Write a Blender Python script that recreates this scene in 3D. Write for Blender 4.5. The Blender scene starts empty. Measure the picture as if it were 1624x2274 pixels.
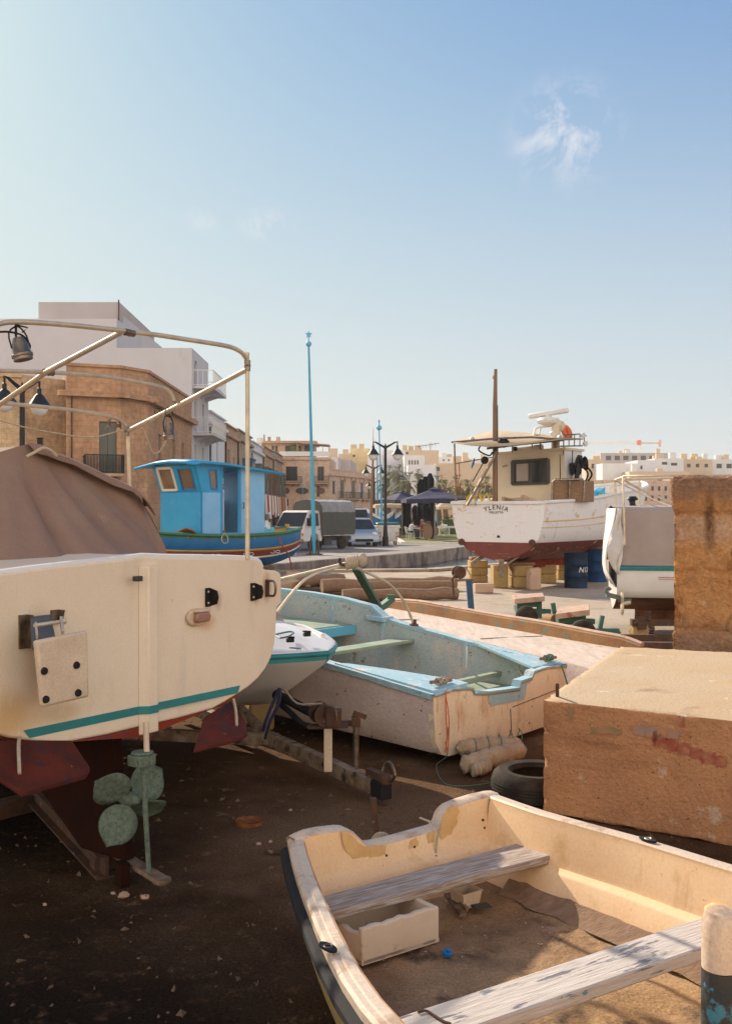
import bpy, bmesh, math, random
from mathutils import Vector, Matrix, noise
R = math.radians
random.seed(7)
sc = bpy.context.scene
col = sc.collection
# ---------------------------------------------------------------- camera
F, CX, CY, H = 2222.0, 812.0, 1137.0, 1.9
cam = bpy.data.objects.new('camera', bpy.data.cameras.new('camera'))
col.objects.link(cam)
cam.location = (0, 0, H)
cam.rotation_euler = (R(90), 0, 0)
cam.data.sensor_fit = 'VERTICAL'
cam.data.sensor_height = 36
cam.data.lens = 36 * F / 2273.0
cam.data.clip_start = .05
cam.data.clip_end = 6000
sc.camera = cam
# ---------------------------------------------------------------- sun and sky
SUN_AZ, SUN_EL = R(-36.5), R(30.3)          # azimuth from +Y, negative = to the left
S = Vector((math.sin(SUN_AZ) * math.cos(SUN_EL), math.cos(SUN_AZ) * math.cos(SUN_EL), math.sin(SUN_EL)))
sl = bpy.data.lights.new('sun', 'SUN')
sl.energy = 3.8
sl.angle = R(.55)
sl.color = (1.0, .87, .7)
so = bpy.data.objects.new('sun', sl)
col.objects.link(so)
so.rotation_euler = S.to_track_quat('Z', 'Y').to_euler()
world = bpy.data.worlds.new('World')
sc.world = world
world.use_nodes = True
wn, wl = world.node_tree.nodes, world.node_tree.links
wn.clear()
wo = wn.new('ShaderNodeOutputWorld')
bg = wn.new('ShaderNodeBackground')
sky = wn.new('ShaderNodeTexSky')
sky.sky_type = 'NISHITA'
sky.sun_disc = False
sky.sun_elevation = SUN_EL
sky.sun_rotation = SUN_AZ
sky.air_density = 1.0
sky.dust_density = .8
sky.ozone_density = 1.0
bg.inputs['Strength'].default_value = .15
wl.new(bg.outputs[0], wo.inputs[0])
tc = wn.new('ShaderNodeTexCoord')
def cloud(prev, cdir, rx, rz, amt, nsc, seed):
    """a wisp of cloud at one direction of the sky"""
    sub = wn.new('ShaderNodeVectorMath'); sub.operation = 'SUBTRACT'
    nrm = wn.new('ShaderNodeVectorMath'); nrm.operation = 'NORMALIZE'
    wl.new(tc.outputs['Generated'], nrm.inputs[0])
    wl.new(nrm.outputs[0], sub.inputs[0]); sub.inputs[1].default_value = Vector(cdir).normalized()
    mp = wn.new('ShaderNodeVectorMath'); mp.operation = 'MULTIPLY'
    wl.new(sub.outputs[0], mp.inputs[0]); mp.inputs[1].default_value = (1 / rx, 1 / rx, 1 / rz)
    ln = wn.new('ShaderNodeVectorMath'); ln.operation = 'LENGTH'
    wl.new(mp.outputs[0], ln.inputs[0])
    mr = wn.new('ShaderNodeMapRange'); mr.interpolation_type = 'SMOOTHSTEP'
    wl.new(ln.outputs['Value'], mr.inputs[0]); mr.inputs[1].default_value = 0; mr.inputs[2].default_value = 1.0
    mr.inputs[3].default_value = 1; mr.inputs[4].default_value = 0
    nz = wn.new('ShaderNodeTexNoise'); nz.noise_dimensions = '4D'; nz.inputs['W'].default_value = seed
    nz.inputs['Scale'].default_value = nsc; nz.inputs['Detail'].default_value = 9; nz.inputs['Roughness'].default_value = .68
    nz.inputs['Distortion'].default_value = .5
    wl.new(nrm.outputs[0], nz.inputs['Vector'])
    ad = wn.new('ShaderNodeMath'); ad.operation = 'MULTIPLY'
    mr2 = wn.new('ShaderNodeMapRange'); wl.new(nz.outputs[0], mr2.inputs[0])
    mr2.inputs[1].default_value = .45; mr2.inputs[2].default_value = .68
    wl.new(mr.outputs[0], ad.inputs[0]); wl.new(mr2.outputs[0], ad.inputs[1])
    am = wn.new('ShaderNodeMath'); am.operation = 'MULTIPLY'; am.inputs[1].default_value = amt
    wl.new(ad.outputs[0], am.inputs[0])
    mx = wn.new('ShaderNodeMix'); mx.data_type = 'RGBA'
    wl.new(am.outputs[0], mx.inputs[0]); wl.new(prev, mx.inputs[6]); mx.inputs[7].default_value = (19, 13.5, 20, 1)
    return mx.outputs[2]
def sdir(u, v):
    return ((u - CX) / F, 1, (CY - v) / F)
c0 = cloud(sky.outputs[0], sdir(1255, 298), .066, .064, .8, 19, 8.4)
c0 = cloud(c0, sdir(590, 500), .035, .02, .75, 30, 1.7)
c0 = cloud(c0, sdir(445, 490), .022, .014, .55, 22, 4.2)
# hazy bright air: soft shoulder on the sky colour and a pale band above the horizon
def vm(op, a, b):
    n = wn.new('ShaderNodeVectorMath'); n.operation = op
    for k, q in ((0, a), (1, b)):
        if isinstance(q, tuple): n.inputs[k].default_value = q
        else: wl.new(q, n.inputs[k])
    return n.outputs[0]
num = vm('MULTIPLY', c0, (4.95, 5.25, 3.55)); den = vm('ADD', c0, (11.6, 8.5, 2.4))
soft = vm('DIVIDE', num, den)
nv = wn.new('ShaderNodeVectorMath'); nv.operation = 'NORMALIZE'; wl.new(tc.outputs['Generated'], nv.inputs[0])
sz = wn.new('ShaderNodeSeparateXYZ'); wl.new(nv.outputs[0], sz.inputs[0])
hz = wn.new('ShaderNodeMapRange'); hz.interpolation_type = 'SMOOTHSTEP'; wl.new(sz.outputs[2], hz.inputs[0])
hz.inputs[1].default_value = 0; hz.inputs[2].default_value = .5; hz.inputs[3].default_value = .72; hz.inputs[4].default_value = 0
hm = wn.new('ShaderNodeMix'); hm.data_type = 'RGBA'; wl.new(hz.outputs[0], hm.inputs[0]); wl.new(soft, hm.inputs[6]); hm.inputs[7].default_value = (2.6, 2.68, 2.72, 1)
# warm fill added to the sky behind the camera to brighten shaded faces
wy = wn.new('ShaderNodeMapRange'); wy.interpolation_type = 'SMOOTHSTEP'; wl.new(sz.outputs[1], wy.inputs[0])
wy.inputs[1].default_value = .25; wy.inputs[2].default_value = -.5; wy.inputs[3].default_value = 0; wy.inputs[4].default_value = .9
we = wn.new('ShaderNodeMapRange'); we.interpolation_type = 'SMOOTHSTEP'; wl.new(sz.outputs[2], we.inputs[0])
we.inputs[1].default_value = .05; we.inputs[2].default_value = .85; we.inputs[3].default_value = 1; we.inputs[4].default_value = .25
wm_ = wn.new('ShaderNodeMath'); wm_.operation = 'MULTIPLY'; wl.new(wy.outputs[0], wm_.inputs[0]); wl.new(we.outputs[0], wm_.inputs[1])
wx = wn.new('ShaderNodeMix'); wx.data_type = 'RGBA'; wl.new(wm_.outputs[0], wx.inputs[0]); wl.new(hm.outputs[2], wx.inputs[6]); wx.inputs[7].default_value = (8.6, 7.4, 5.9, 1)
wl.new(wx.outputs[2], bg.inputs['Color'])
sc.view_settings.view_transform = 'Standard'
sc.view_settings.look = 'None'
sc.view_settings.exposure = .92
sc.view_settings.gamma = 1

# ---------------------------------------------------------------- pixel helpers (photo measured at 1624 px wide)
def at(u, v, Y):
    return Vector(((u - CX) / F * Y, Y, H - (v - CY) / F * Y))
def atz(u, v, z=0.0):
    Y = (H - z) * F / (v - CY)
    return Vector(((u - CX) / F * Y, Y, z))
def onplane(u, v, p, n):
    d = Vector(((u - CX) / F, 1, (CY - v) / F)); o = Vector((0, 0, H))
    t = (Vector(p) - o).dot(n) / d.dot(n)
    return o + d * t

# ---------------------------------------------------------------- materials
def mat(name, c, rough=.6, metal=0., c2=None, s=4., lo=.35, hi=.65, spots=(), bump=0., bs=40., bd=.01, st=(1, 1, 1), zc=None, brick=None, alpha=None, spec=None, loc=(), grit=None):
    m = bpy.data.materials.new(name); m.use_nodes = True
    N, L = m.node_tree.nodes, m.node_tree.links
    b = N['Principled BSDF']
    b.inputs['Roughness'].default_value = rough
    b.inputs['Metallic'].default_value = metal
    if spec is not None: b.inputs['Specular IOR Level'].default_value = spec
    t = N.new('ShaderNodeTexCoord')
    def nz(scale, stv=(1, 1, 1), det=6, w=0.):
        mp = N.new('ShaderNodeMapping'); mp.inputs['Scale'].default_value = stv; mp.inputs['Location'].default_value = (w * 3.1, w * 1.7, w)
        L.new(t.outputs['Object'], mp.inputs[0])
        n = N.new('ShaderNodeTexNoise'); n.inputs['Scale'].default_value = scale; n.inputs['Detail'].default_value = det
        n.inputs['Roughness'].default_value = .62
        L.new(mp.outputs[0], n.inputs['Vector']); return n.outputs[0]
    def rng(o, a, bb):
        mr = N.new('ShaderNodeMapRange'); L.new(o, mr.inputs[0]); mr.inputs[1].default_value = a; mr.inputs[2].default_value = bb
        return mr.outputs[0]
    def mix(f, a, bb):
        mx = N.new('ShaderNodeMix'); mx.data_type = 'RGBA'
        L.new(f, mx.inputs[0])
        for k, q in ((6, a), (7, bb)):
            if isinstance(q, (tuple, list)): mx.inputs[k].default_value = tuple(q) + (1,)
            else: L.new(q, mx.inputs[k])
        return mx.outputs[2]
    cur = tuple(c)
    if c2: cur = mix(rng(nz(s, st), lo, hi), cur, c2)
    if zc:                                   # paint boundaries by height: [(z, colour above it)]
        sp = N.new('ShaderNodeSeparateXYZ'); L.new(t.outputs['Object'], sp.inputs[0])
        for z, cc in zc:
            cur = mix(rng(sp.outputs[2], z - .002, z + .002), cur, cc)
    if brick:                                # (width, height, mortar colour, mortar size, strength)
        sp = N.new('ShaderNodeSeparateXYZ'); L.new(t.outputs['Object'], sp.inputs[0])
        a = N.new('ShaderNodeMath'); L.new(sp.outputs[0], a.inputs[0]); L.new(sp.outputs[1], a.inputs[1])
        cb = N.new('ShaderNodeCombineXYZ'); L.new(a.outputs[0], cb.inputs[0]); L.new(sp.outputs[2], cb.inputs[1])
        bt = N.new('ShaderNodeTexBrick'); L.new(cb.outputs[0], bt.inputs[0])
        bt.inputs['Scale'].default_value = 1; bt.inputs['Brick Width'].default_value = brick[0]; bt.inputs['Row Height'].default_value = brick[1]
        bt.inputs['Mortar Size'].default_value = brick[3]
        bt.inputs['Color1'].default_value = (1, 1, 1, 1); bt.inputs['Color2'].default_value = (.82, .8, .76, 1); bt.inputs['Mortar'].default_value = brick[2] + (1,)
        mu = N.new('ShaderNodeMix'); mu.data_type = 'RGBA'; mu.blend_type = 'MULTIPLY'; mu.inputs[0].default_value = brick[4]
        if isinstance(cur, tuple): mu.inputs[6].default_value = cur + (1,)
        else: L.new(cur, mu.inputs[6])
        L.new(bt.outputs[0], mu.inputs[7]); cur = mu.outputs[2]
    for i, q in enumerate(spots):            # (colour, scale, lo, hi, stretch, amount)
        stv = q[4] if len(q) > 4 else (1, 1, 1)
        f = rng(nz(q[1], stv, 7, 5.3 + 2.7 * i), q[2], q[3])
        if len(q) > 5:
            mm = N.new('ShaderNodeMath'); mm.operation = 'MULTIPLY'; mm.inputs[1].default_value = q[5]; L.new(f, mm.inputs[0]); f = mm.outputs[0]
        cur = mix(f, cur, q[0])
    for i, (cc, rr3, colr, am) in enumerate(loc):    # stains and painted shade at known places
        sb = N.new('ShaderNodeVectorMath'); sb.operation = 'SUBTRACT'; L.new(t.outputs['Object'], sb.inputs[0]); sb.inputs[1].default_value = tuple(cc)
        ml3 = N.new('ShaderNodeVectorMath'); ml3.operation = 'MULTIPLY'; L.new(sb.outputs[0], ml3.inputs[0]); ml3.inputs[1].default_value = tuple(1 / q for q in rr3)
        ln3 = N.new('ShaderNodeVectorMath'); ln3.operation = 'LENGTH'; L.new(ml3.outputs[0], ln3.inputs[0])
        fr = N.new('ShaderNodeMapRange'); fr.interpolation_type = 'SMOOTHSTEP'; L.new(ln3.outputs['Value'], fr.inputs[0]); fr.inputs[1].default_value = 1; fr.inputs[2].default_value = .15
        m4 = N.new('ShaderNodeMath'); m4.operation = 'MULTIPLY'; L.new(fr.outputs[0], m4.inputs[0]); L.new(rng(nz(14, (1, 1, .35), 6, 9.1 + i), .2, .45), m4.inputs[1])
        m5 = N.new('ShaderNodeMath'); m5.operation = 'MULTIPLY'; L.new(m4.outputs[0], m5.inputs[0]); m5.inputs[1].default_value = am
        cur = mix(m5.outputs[0], cur, colr)
    if grit:                                 # fine dirt speckle (scale, amount)
        g_ = rng(nz(grit[0], (1, 1, 1), 3, 6.6), .3, .7); mg = N.new('ShaderNodeMapRange'); L.new(g_, mg.inputs[0]); mg.inputs[3].default_value = 1 - grit[1]; mg.inputs[4].default_value = 1 + grit[1] * .6
        mu2 = N.new('ShaderNodeMix'); mu2.data_type = 'RGBA'; mu2.blend_type = 'MULTIPLY'; mu2.inputs[0].default_value = 1
        if isinstance(cur, tuple): mu2.inputs[6].default_value = cur + (1,)
        else: L.new(cur, mu2.inputs[6])
        L.new(mg.outputs[0], mu2.inputs[7]); cur = mu2.outputs[2]
    if isinstance(cur, tuple): b.inputs['Base Color'].default_value = cur + (1,)
    else: L.new(cur, b.inputs['Base Color'])
    if bump:
        bp = N.new('ShaderNodeBump'); bp.inputs['Strength'].default_value = bump; bp.inputs['Distance'].default_value = bd
        L.new(nz(bs, st, 8, 1.3), bp.inputs['Height']); L.new(bp.outputs[0], b.inputs['Normal'])
    if alpha is not None: b.inputs['Alpha'].default_value = alpha
    return m
def hexc(r, g, b):
    f = lambda x: ((x / 255 + .055) / 1.055) ** 2.4 if x > 10 else x / 255 / 12.92
    return (f(r), f(g), f(b))
RUST = (.16, .055, .015)
M = {}
M['soil'] = mat('yard_soil', (.07, .036, .019), .95, spec=.04, c2=(.16, .088, .045), s=.9, lo=.4, hi=.66, spots=[((.05, .034, .024), 2.3, .52, .7, (1, 1, 1), .35), ((.24, .15, .085), .55, .52, .66, (1, 1, 1), .75), ((.3, .2, .12), 9, .62, .7, (1, 1, 1), .6), ((.02, .014, .01), 1.7, .62, .7, (1, 1, 1), .7)], bump=.7, bs=34, bd=.03, grit=(75, .5), loc=[((-1.6, 3.2, 0), (3.0, 2.7, 1), (.008, .0065, .005), .95), ((-2.4, 6.3, 0), (2, 2.6, 1), (.012, .009, .007), .9), ((.25, 6.2, 0), (1.5, 1.3, 1), (.2, .12, .065), .7)])  # near-black patches paint in the shade below and beside the large left boat
M['concrete'] = mat('apron_concrete', (.45, .36, .27), .9, c2=(.34, .27, .2), s=.8, spots=[((.2, .15, .11), 1.1, .56, .72, (1, 1, 1), .7), ((.55, .33, .16), 1.7, .58, .7, (1, 1, 1), .7), ((.2, .14, .1), 6, .64, .7, (1, 1, 1), .6)], bump=.7, bs=18, bd=.03, grit=(30, .25))
M['asphalt'] = mat('quay_paving', (.2, .17, .15), .85, c2=(.3, .26, .23), s=.5, spots=[((.1, .085, .075), .9, .55, .7, (1, 4, 1), .7)], bump=.3, bs=14)
M['road'] = mat('road_asphalt', (.11, .1, .1), .85, c2=(.15, .14, .13), s=.6, bump=.3, bs=14)
M['quaywall'] = mat('quay_wall_stone', (.34, .27, .22), .9, c2=(.2, .155, .13), s=1.6, lo=.4, hi=.6, spots=[((.07, .055, .05), 1.5, .5, .66, (1, 1, .25), .9)], bump=.8, bs=8, bd=.04)
M['whitepaint'] = mat('kerb_paint', (.7, .66, .6), .8, c2=(.55, .5, .44), s=5)
M['grass'] = mat('lawn_grass', (.13, .15, .035), .95, c2=(.22, .2, .05), s=1.5, bump=.6, bs=30)
def watermat():
    m = bpy.data.materials.new('harbour_water'); m.use_nodes = True
    N, L = m.node_tree.nodes, m.node_tree.links; b = N['Principled BSDF']
    b.inputs['Base Color'].default_value = (.02, .035, .045, 1); b.inputs['Roughness'].default_value = .12
    t = N.new('ShaderNodeTexCoord'); mp = N.new('ShaderNodeMapping'); mp.inputs['Scale'].default_value = (.8, 1.8, 1)
    n = N.new('ShaderNodeTexNoise'); n.inputs['Scale'].default_value = 1.6; n.inputs['Detail'].default_value = 4
    L.new(t.outputs['Object'], mp.inputs[0]); L.new(mp.outputs[0], n.inputs['Vector'])
    bp = N.new('ShaderNodeBump'); bp.inputs['Strength'].default_value = .5; bp.inputs['Distance'].default_value = .12
    L.new(n.outputs[0], bp.inputs['Height']); L.new(bp.outputs[0], b.inputs['Normal'])
    return m
M['water'] = watermat()
def tl_(t, z): return (.578 * t, .816 * t, z)
M['gel'] = mat('transom_gelcoat', (.8, .67, .51), .45, c2=(.74, .6, .44), s=1.2, spots=[((.5, .34, .16), 2.2, .6, .8, (1, 1, .4), .5), ((.35, .2, .09), 26, .72, .75, (1, 1, 1), .7), ((.6, .5, .42), 9, .6, .7, (1, 1, .12), .35), ((.35, .24, .15), 30, .66, .7, (3, 3, .2), .35)], bump=.03, bs=90, grit=(120, .07),
    loc=[(tl_(.93, 1.47), (.05, .05, .11), (.4, .17, .04), .9), (tl_(.84, 1.43), (.04, .04, .08), (.4, .2, .07), .6), (tl_(.53, 1.42), (.04, .04, .08), (.4, .2, .07), .5), (tl_(.44, 1.31), (.1, .1, .06), (.55, .3, .1), .6), (tl_(-.62, 1.25), (.12, .12, .3), (.5, .3, .12), .7), (tl_(-.8, 1.0), (.3, .3, .18), (.55, .33, .12), .8), (tl_(-.5, .98), (.2, .2, .08), (.5, .33, .15), .6), (tl_(.3, .9), (.5, .5, .03), (.45, .33, .2), .6)])
M['gel2'] = mat('pad_plastic', (.68, .53, .39), .55, c2=(.58, .44, .31), s=6, spots=[((.35, .18, .06), 9, .6, .74, (1, 1, .25), .6)], bump=.08, bs=60, grit=(90, .12))
M['gelwhite'] = mat('white_gelcoat', (.74, .72, .7), .3, c2=(.68, .65, .62), s=2)
M['antifoul'] = mat('red_antifouling', (.25, .035, .018), .9, spec=.15, c2=(.18, .03, .018), s=3, spots=[((.05, .05, .07), 5, .6, .72, (1, 1, 1), .8), ((.4, .3, .26), 9, .66, .72, (1, 1, .3), .6)], bump=.35, bs=35)
M['teal'] = mat('teal_stripe', (.02, .22, .23), .45, c2=(.015, .17, .18), s=6)
M['steel'] = mat('polished_tube', (.7, .57, .4), .5, .6, c2=(.5, .42, .33), s=12, spots=[((.3, .14, .05), 16, .68, .75, (1, 1, 1), .4)])
M['steeld'] = mat('tarnished_steel', (.28, .24, .2), .42, 1., c2=(.16, .11, .07), s=20)
M['bronze'] = mat('verdigris_bronze', (.15, .19, .14), .85, .0, c2=(.1, .13, .1), s=45, lo=.4, hi=.62, spots=[((.05, .035, .025), 75, .58, .66, (1, 1, 1), .9), ((.3, .17, .12), 60, .64, .7, (1, 1, 1), .7)], bump=.3, bs=90, bd=.003, spec=.2)
M['keelp'] = mat('dark_fouled_keel', (.03, .008, .005), .95, c2=(.016, .008, .006), s=4, bump=.4, bs=30, spec=.1)
M['rust'] = mat('rusty_iron', (.13, .06, .03), .85, .2, c2=(.06, .035, .025), s=9, spots=[((.3, .2, .14), 14, .62, .7)], bump=.5, bs=45)
M['galv'] = mat('galvanised_beam', (.33, .25, .18), .7, .3, c2=(.16, .09, .05), s=7, lo=.4, hi=.62, spots=[((.05, .03, .02), 11, .55, .65)], bump=.4, bs=40)
M['black'] = mat('black_rubber', (.012, .013, .016), .8, c2=(.022, .02, .02), s=10, bump=.15, bs=30, spec=.2)
M['tyre'] = mat('worn_tyre_rubber', (.022, .018, .015), .9, spec=.2, c2=(.055, .042, .03), s=8, bump=.4, bs=30)
M['blackmetal'] = mat('black_metal', (.012, .013, .015), .5, 0, spec=.3)
M['canvas'] = mat('brown_canvas', (.275, .185, .14), .95, c2=(.25, .155, .115), s=3, spots=[((.2, .12, .09), 2.2, .58, .74, (1, 1, 1), .5), ((.4, .28, .21), 6, .64, .74, (1, 1, 1), .4)], bump=.5, bs=30, bd=.006, spec=.2, grit=(160, .12))
M['canvas_edge'] = mat('canvas_lining', (.5, .4, .3), .9)
M['canvasw'] = mat('grey_beige_cover', (.36, .3, .27), .95, c2=(.3, .245, .22), s=1.5, spots=[((.2, .14, .11), 2.5, .6, .75)], bump=.3, bs=9, bd=.05)
M['canvaswhite'] = mat('white_sail_cloth', (.68, .65, .62), .9, c2=(.6, .57, .54), s=3, bump=.5, bs=6, bd=.06)
M['dcream'] = mat('dinghy_cream_gelcoat', (.8, .56, .33), .5, spec=.35, c2=(.74, .48, .26), s=2.5, spots=[((.5, .27, .07), 2.6, .6, .68, (1, 1, .7), .55), ((.3, .15, .05), 30, .7, .73, (1, 1, 1), .8), ((.45, .26, .1), 7, .6, .7, (1, 1, .3), .45), ((.25, .16, .1), 45, .66, .7, (1, 1, 1), .5)], bump=.08, bs=50, grit=(90, .08))
M['drim'] = mat('dinghy_rim', (.62, .47, .34), .5, c2=(.56, .45, .35), s=4, spots=[((.2, .13, .08), 25, .66, .7, (1, 1, 1), .8), ((.4, .27, .18), 7, .55, .66)], bump=.15, bs=60, grit=(90, .15))
M['dout'] = mat('dinghy_outside', (.5, .36, .14), .5, c2=(.4, .28, .1), s=3)
M['dpatch'] = mat('filler_patch', (.68, .43, .19), .7, c2=(.56, .33, .12), s=9, bump=.3, bs=60)
M['driftwood'] = mat('weathered_plank', (.42, .34, .28), .9, c2=(.24, .17, .13), s=6, st=(1, 14, 14), lo=.42, hi=.62, spots=[((.5, .46, .44), 7, .52, .62, (1, 8, 8), .7)], bump=.9, bs=9, bd=.01)
M['paintwood'] = mat('flaking_blue_white_plank', (.56, .5, .45), .85, c2=(.46, .39, .33), s=6, st=(1, 10, 10), spots=[((.12, .12, .14), 5, .55, .6, (1, 5, 9), .9), ((.1, .2, .3), 9, .64, .68, (1, 4, 4), .9)], bump=.7, bs=9, bd=.01)
M['mud'] = mat('bilge_dirt', (.2, .115, .06), .8, spec=.2, c2=(.42, .26, .135), s=2.2, lo=.35, hi=.62, spots=[((.4, .33, .27), 90, .7, .74), ((.07, .045, .03), 4, .56, .68), ((.4, .26, .15), 3, .6, .68, (1, 1, 1), .7)], bump=.8, bs=30, bd=.012, grit=(110, .35))
M['foam'] = mat('styrofoam', (.62, .5, .38), .9, c2=(.56, .43, .31), s=4, spots=[((.25, .15, .09), 7, .62, .72)], bump=.25, bs=120)
M['block'] = mat('graffiti_concrete', (.58, .29, .14), .95, spec=.15, c2=(.42, .2, .1), s=1.6, spots=[((.6, .42, .3), 5, .62, .66, (1, 1, 1), .8), ((.14, .13, .05), 1.1, .6, .72, (1, 1, 1), .7), ((.1, .05, .03), 60, .63, .67), ((.62, .45, .32), 3.3, .68, .7, (1, 1, 1.5), .8), ((.25, .11, .05), 2.1, .55, .7, (.4, .4, 3), .7)], bump=.9, bs=32, bd=.02, grit=(60, .16))
M['blocktop'] = mat('block_top_cement', (.5, .38, .25), .95, c2=(.48, .34, .2), s=1.4, spots=[((.55, .32, .12), 1.3, .58, .7, (1, 1, 1), .6), ((.2, .11, .06), 2.4, .64, .74, (1, 1, 1), .6), ((.7, .6, .5), 4, .63, .68, (1, 1, 1), .6)], bump=.8, bs=45, bd=.012, grit=(80, .22))
M['wall'] = mat('eroded_limestone', (.56, .245, .085), .98, spec=.1, loc=[((0, 0, 1.62), (4, 4, .3), (.33, .19, .12), 1.0), ((0, 0, 1.18), (4, 4, .22), (.66, .42, .27), .8), ((.55, 0, .0), (1.2, 1, .45), (.36, .24, .17), .9), ((.28, -.1, 1.25), (.06, 1, .4), (.16, .07, .03), .9)], c2=(.7, .38, .16), s=1.1, lo=.4, hi=.62, spots=[((.4, .25, .17), 1.1, .55, .68, (1, 1, 1), .8), ((.12, .06, .03), 3, .62, .7, (1.6, 1.6, .5), .8), ((.75, .52, .32), 9, .64, .7, (1, 1, 1), .6), ((.14, .06, .03), 12, .66, .72, (1, 1, 1), .8), ((.22, .12, .07), .8, .6, .68, (1, 1, .6), .8)], bump=1., bs=14, bd=.1, grit=(28, .22))
M['cream'] = mat('peeling_cream_paint', (.84, .74, .54), .6, c2=(.78, .66, .46), s=2.2, spots=[((.5, .26, .08), 3.2, .59, .72, (1, 1, .3), .7), ((.28, .08, .03), 8, .66, .7, (1, 1, .3), .9), ((.03, .12, .24), 9, .7, .715), ((.15, .09, .06), 14, .67, .69), ((.3, .13, .04), 11, .62, .68, (2, 2, .25), .7)], bump=.5, bs=28, grit=(70, .12))
M['pinkhull'] = mat('faded_pink_white_hull', (.72, .6, .55), .75, c2=(.6, .47, .42), s=2, spots=[((.22, .13, .08), 3, .58, .72, (1, 1, .5), .8), ((.02, .07, .14), 7, .7, .715), ((.1, .06, .04), 19, .65, .68), ((.66, .55, .48), 3, .6, .66, (1, 1, 1), .6)], bump=.6, bs=24, grit=(60, .15))
M['skyblue'] = mat('flaking_sky_blue_paint', (.3, .5, .58), .65, c2=(.4, .56, .6), s=4, spots=[((.62, .6, .55), 7, .57, .62), ((.06, .25, .38), 5, .62, .66), ((.3, .2, .14), 16, .66, .69)], bump=.5, bs=30, grit=(60, .15))
M['innerblue'] = mat('grey_blue_inner_paint', (.36, .43, .42), .75, c2=(.44, .49, .46), s=2.4, spots=[((.58, .5, .42), 4, .56, .64, (1, 1, .6), .8), ((.2, .12, .07), 6, .61, .7), ((.15, .09, .06), 22, .64, .68)], bump=.6, bs=26, grit=(60, .18))
M['benchgreen'] = mat('faded_green_board', (.2, .28, .2), .8, c2=(.32, .36, .26), s=4, st=(1, 1, 1), spots=[((.35, .33, .27), 5, .6, .7)], bump=.3, bs=30)
M['greenpaint'] = mat('dark_green_paint', (.03, .1, .07), .6, c2=(.05, .15, .11), s=8, spots=[(RUST, 9, .64, .7)], bump=.2, bs=40)
M['bluepost'] = mat('blue_post_paint', (.015, .06, .13), .55, c2=(.02, .08, .17), s=8, spots=[(RUST, 9, .64, .7)])
M['deck'] = mat('pale_board_deck', (.6, .5, .42), .85, c2=(.48, .38, .3), s=3, st=(6, 1, 1), spots=[((.4, .2, .09), 1.6, .64, .72), ((.3, .2, .14), 9, .64, .68)], bump=.4, bs=10)
M['ochre'] = mat('flaking_ochre_gunwale', (.32, .17, .055), .8, c2=(.22, .1, .045), s=2, spots=[((.1, .19, .16), 5, .58, .62, (1, 1, 2.5), .8), ((.35, .12, .08), 6, .64, .69)], bump=.5, bs=22)
M['plank'] = mat('red_edged_plank', (.5, .35, .26), .85, c2=(.4, .26, .18), s=6, spots=[((.3, .08, .05), 6, .58, .66)], bump=.3, bs=30)
M['sandstone'] = mat('yellow_stone_block', (.46, .31, .12), .95, c2=(.36, .24, .1), s=3, spots=[((.15, .09, .04), 6, .62, .72)], bump=.7, bs=16, bd=.03)
M['sandstone2'] = mat('pinkish_stone_block', (.5, .34, .24), .95, c2=(.42, .28, .19), s=3, spots=[((.35, .12, .08), 6, .62, .68)], bump=.6, bs=16, bd=.03)
M['timber'] = mat('old_timber', (.19, .11, .065), .9, c2=(.28, .17, .1), s=5, st=(1, 8, 8), bump=.6, bs=12)
M['drum'] = mat('navy_drum_paint', (.006, .014, .03), .6, spec=.2, c2=(.015, .035, .075), s=5, spots=[(RUST, 14, .7, .74)])
M['drum2'] = mat('blue_drum_paint', (.006, .03, .09), .6, spec=.2, c2=(.01, .055, .15), s=5, spots=[(RUST, 14, .68, .72)])
M['white'] = mat('white_paint', (.74, .74, .74), .5, c2=(.64, .61, .57), s=3)
M['tab'] = mat('dark_red_trim_tab', (.12, .02, .011), .9, c2=(.06, .014, .009), s=5, spots=[((.02, .025, .04), 7, .56, .64, (1, 1, 1), .85), ((.3, .12, .08), 14, .64, .7)], bump=.4, bs=35, spec=.2)
M['brownfoul'] = mat('brown_antifouling', (.1, .035, .018), .85, c2=(.2, .08, .035), s=3, spots=[((.03, .015, .01), 2, .55, .7)], spec=.2)
M['yhull'] = mat('fishing_boat_hull_paint', (.19, .04, .028), .65, c2=(.13, .03, .022), s=2.2, zc=[(1.16, (.74, .72, .72))], spots=[((.5, .3, .14), 2.2, .6, .7, (1, 1, .2), .6), ((.6, .45, .3), 2.6, .63, .655, (1, 1, 1.6), .9), ((.12, .07, .05), 9, .69, .71), ((.55, .38, .22), 5, .6, .7, (.3, .3, 3), .5)], bump=.15, bs=9, bd=.02, grit=(40, .1), loc=[((-3.0, -3.7, 1.02), (.5, .5, .28), (.62, .42, .2), .9)])
M['ycabin'] = mat('cream_cabin_paint', (.62, .53, .4), .6, c2=(.58, .49, .37), s=3, spots=[((.4, .28, .15), 4, .68, .78, (1, 1, .3), .5)])
M['ycabin2'] = mat('white_cabin_paint', (.62, .63, .64), .55, c2=(.56, .56, .56), s=3)
M['awning'] = mat('beige_awning', (.42, .33, .23), .9, c2=(.36, .28, .19), s=4, bump=.2, bs=20)
M['mastwood'] = mat('dark_varnished_mast', (.12, .055, .025), .4, c2=(.2, .11, .06), s=5, st=(6, 6, .6))
M['ropew'] = mat('pale_rope', (.5, .41, .3), .95, c2=(.36, .28, .2), s=60, bump=.6, bs=120)
M['ropeo'] = mat('orange_rope', (.55, .13, .03), .9)
M['ropey'] = mat('yellow_rope', (.55, .36, .05), .9)
M['ropeg'] = mat('green_rope', (.1, .2, .14), .9)
M['netred'] = mat('red_cord', (.35, .06, .03), .9)
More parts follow.
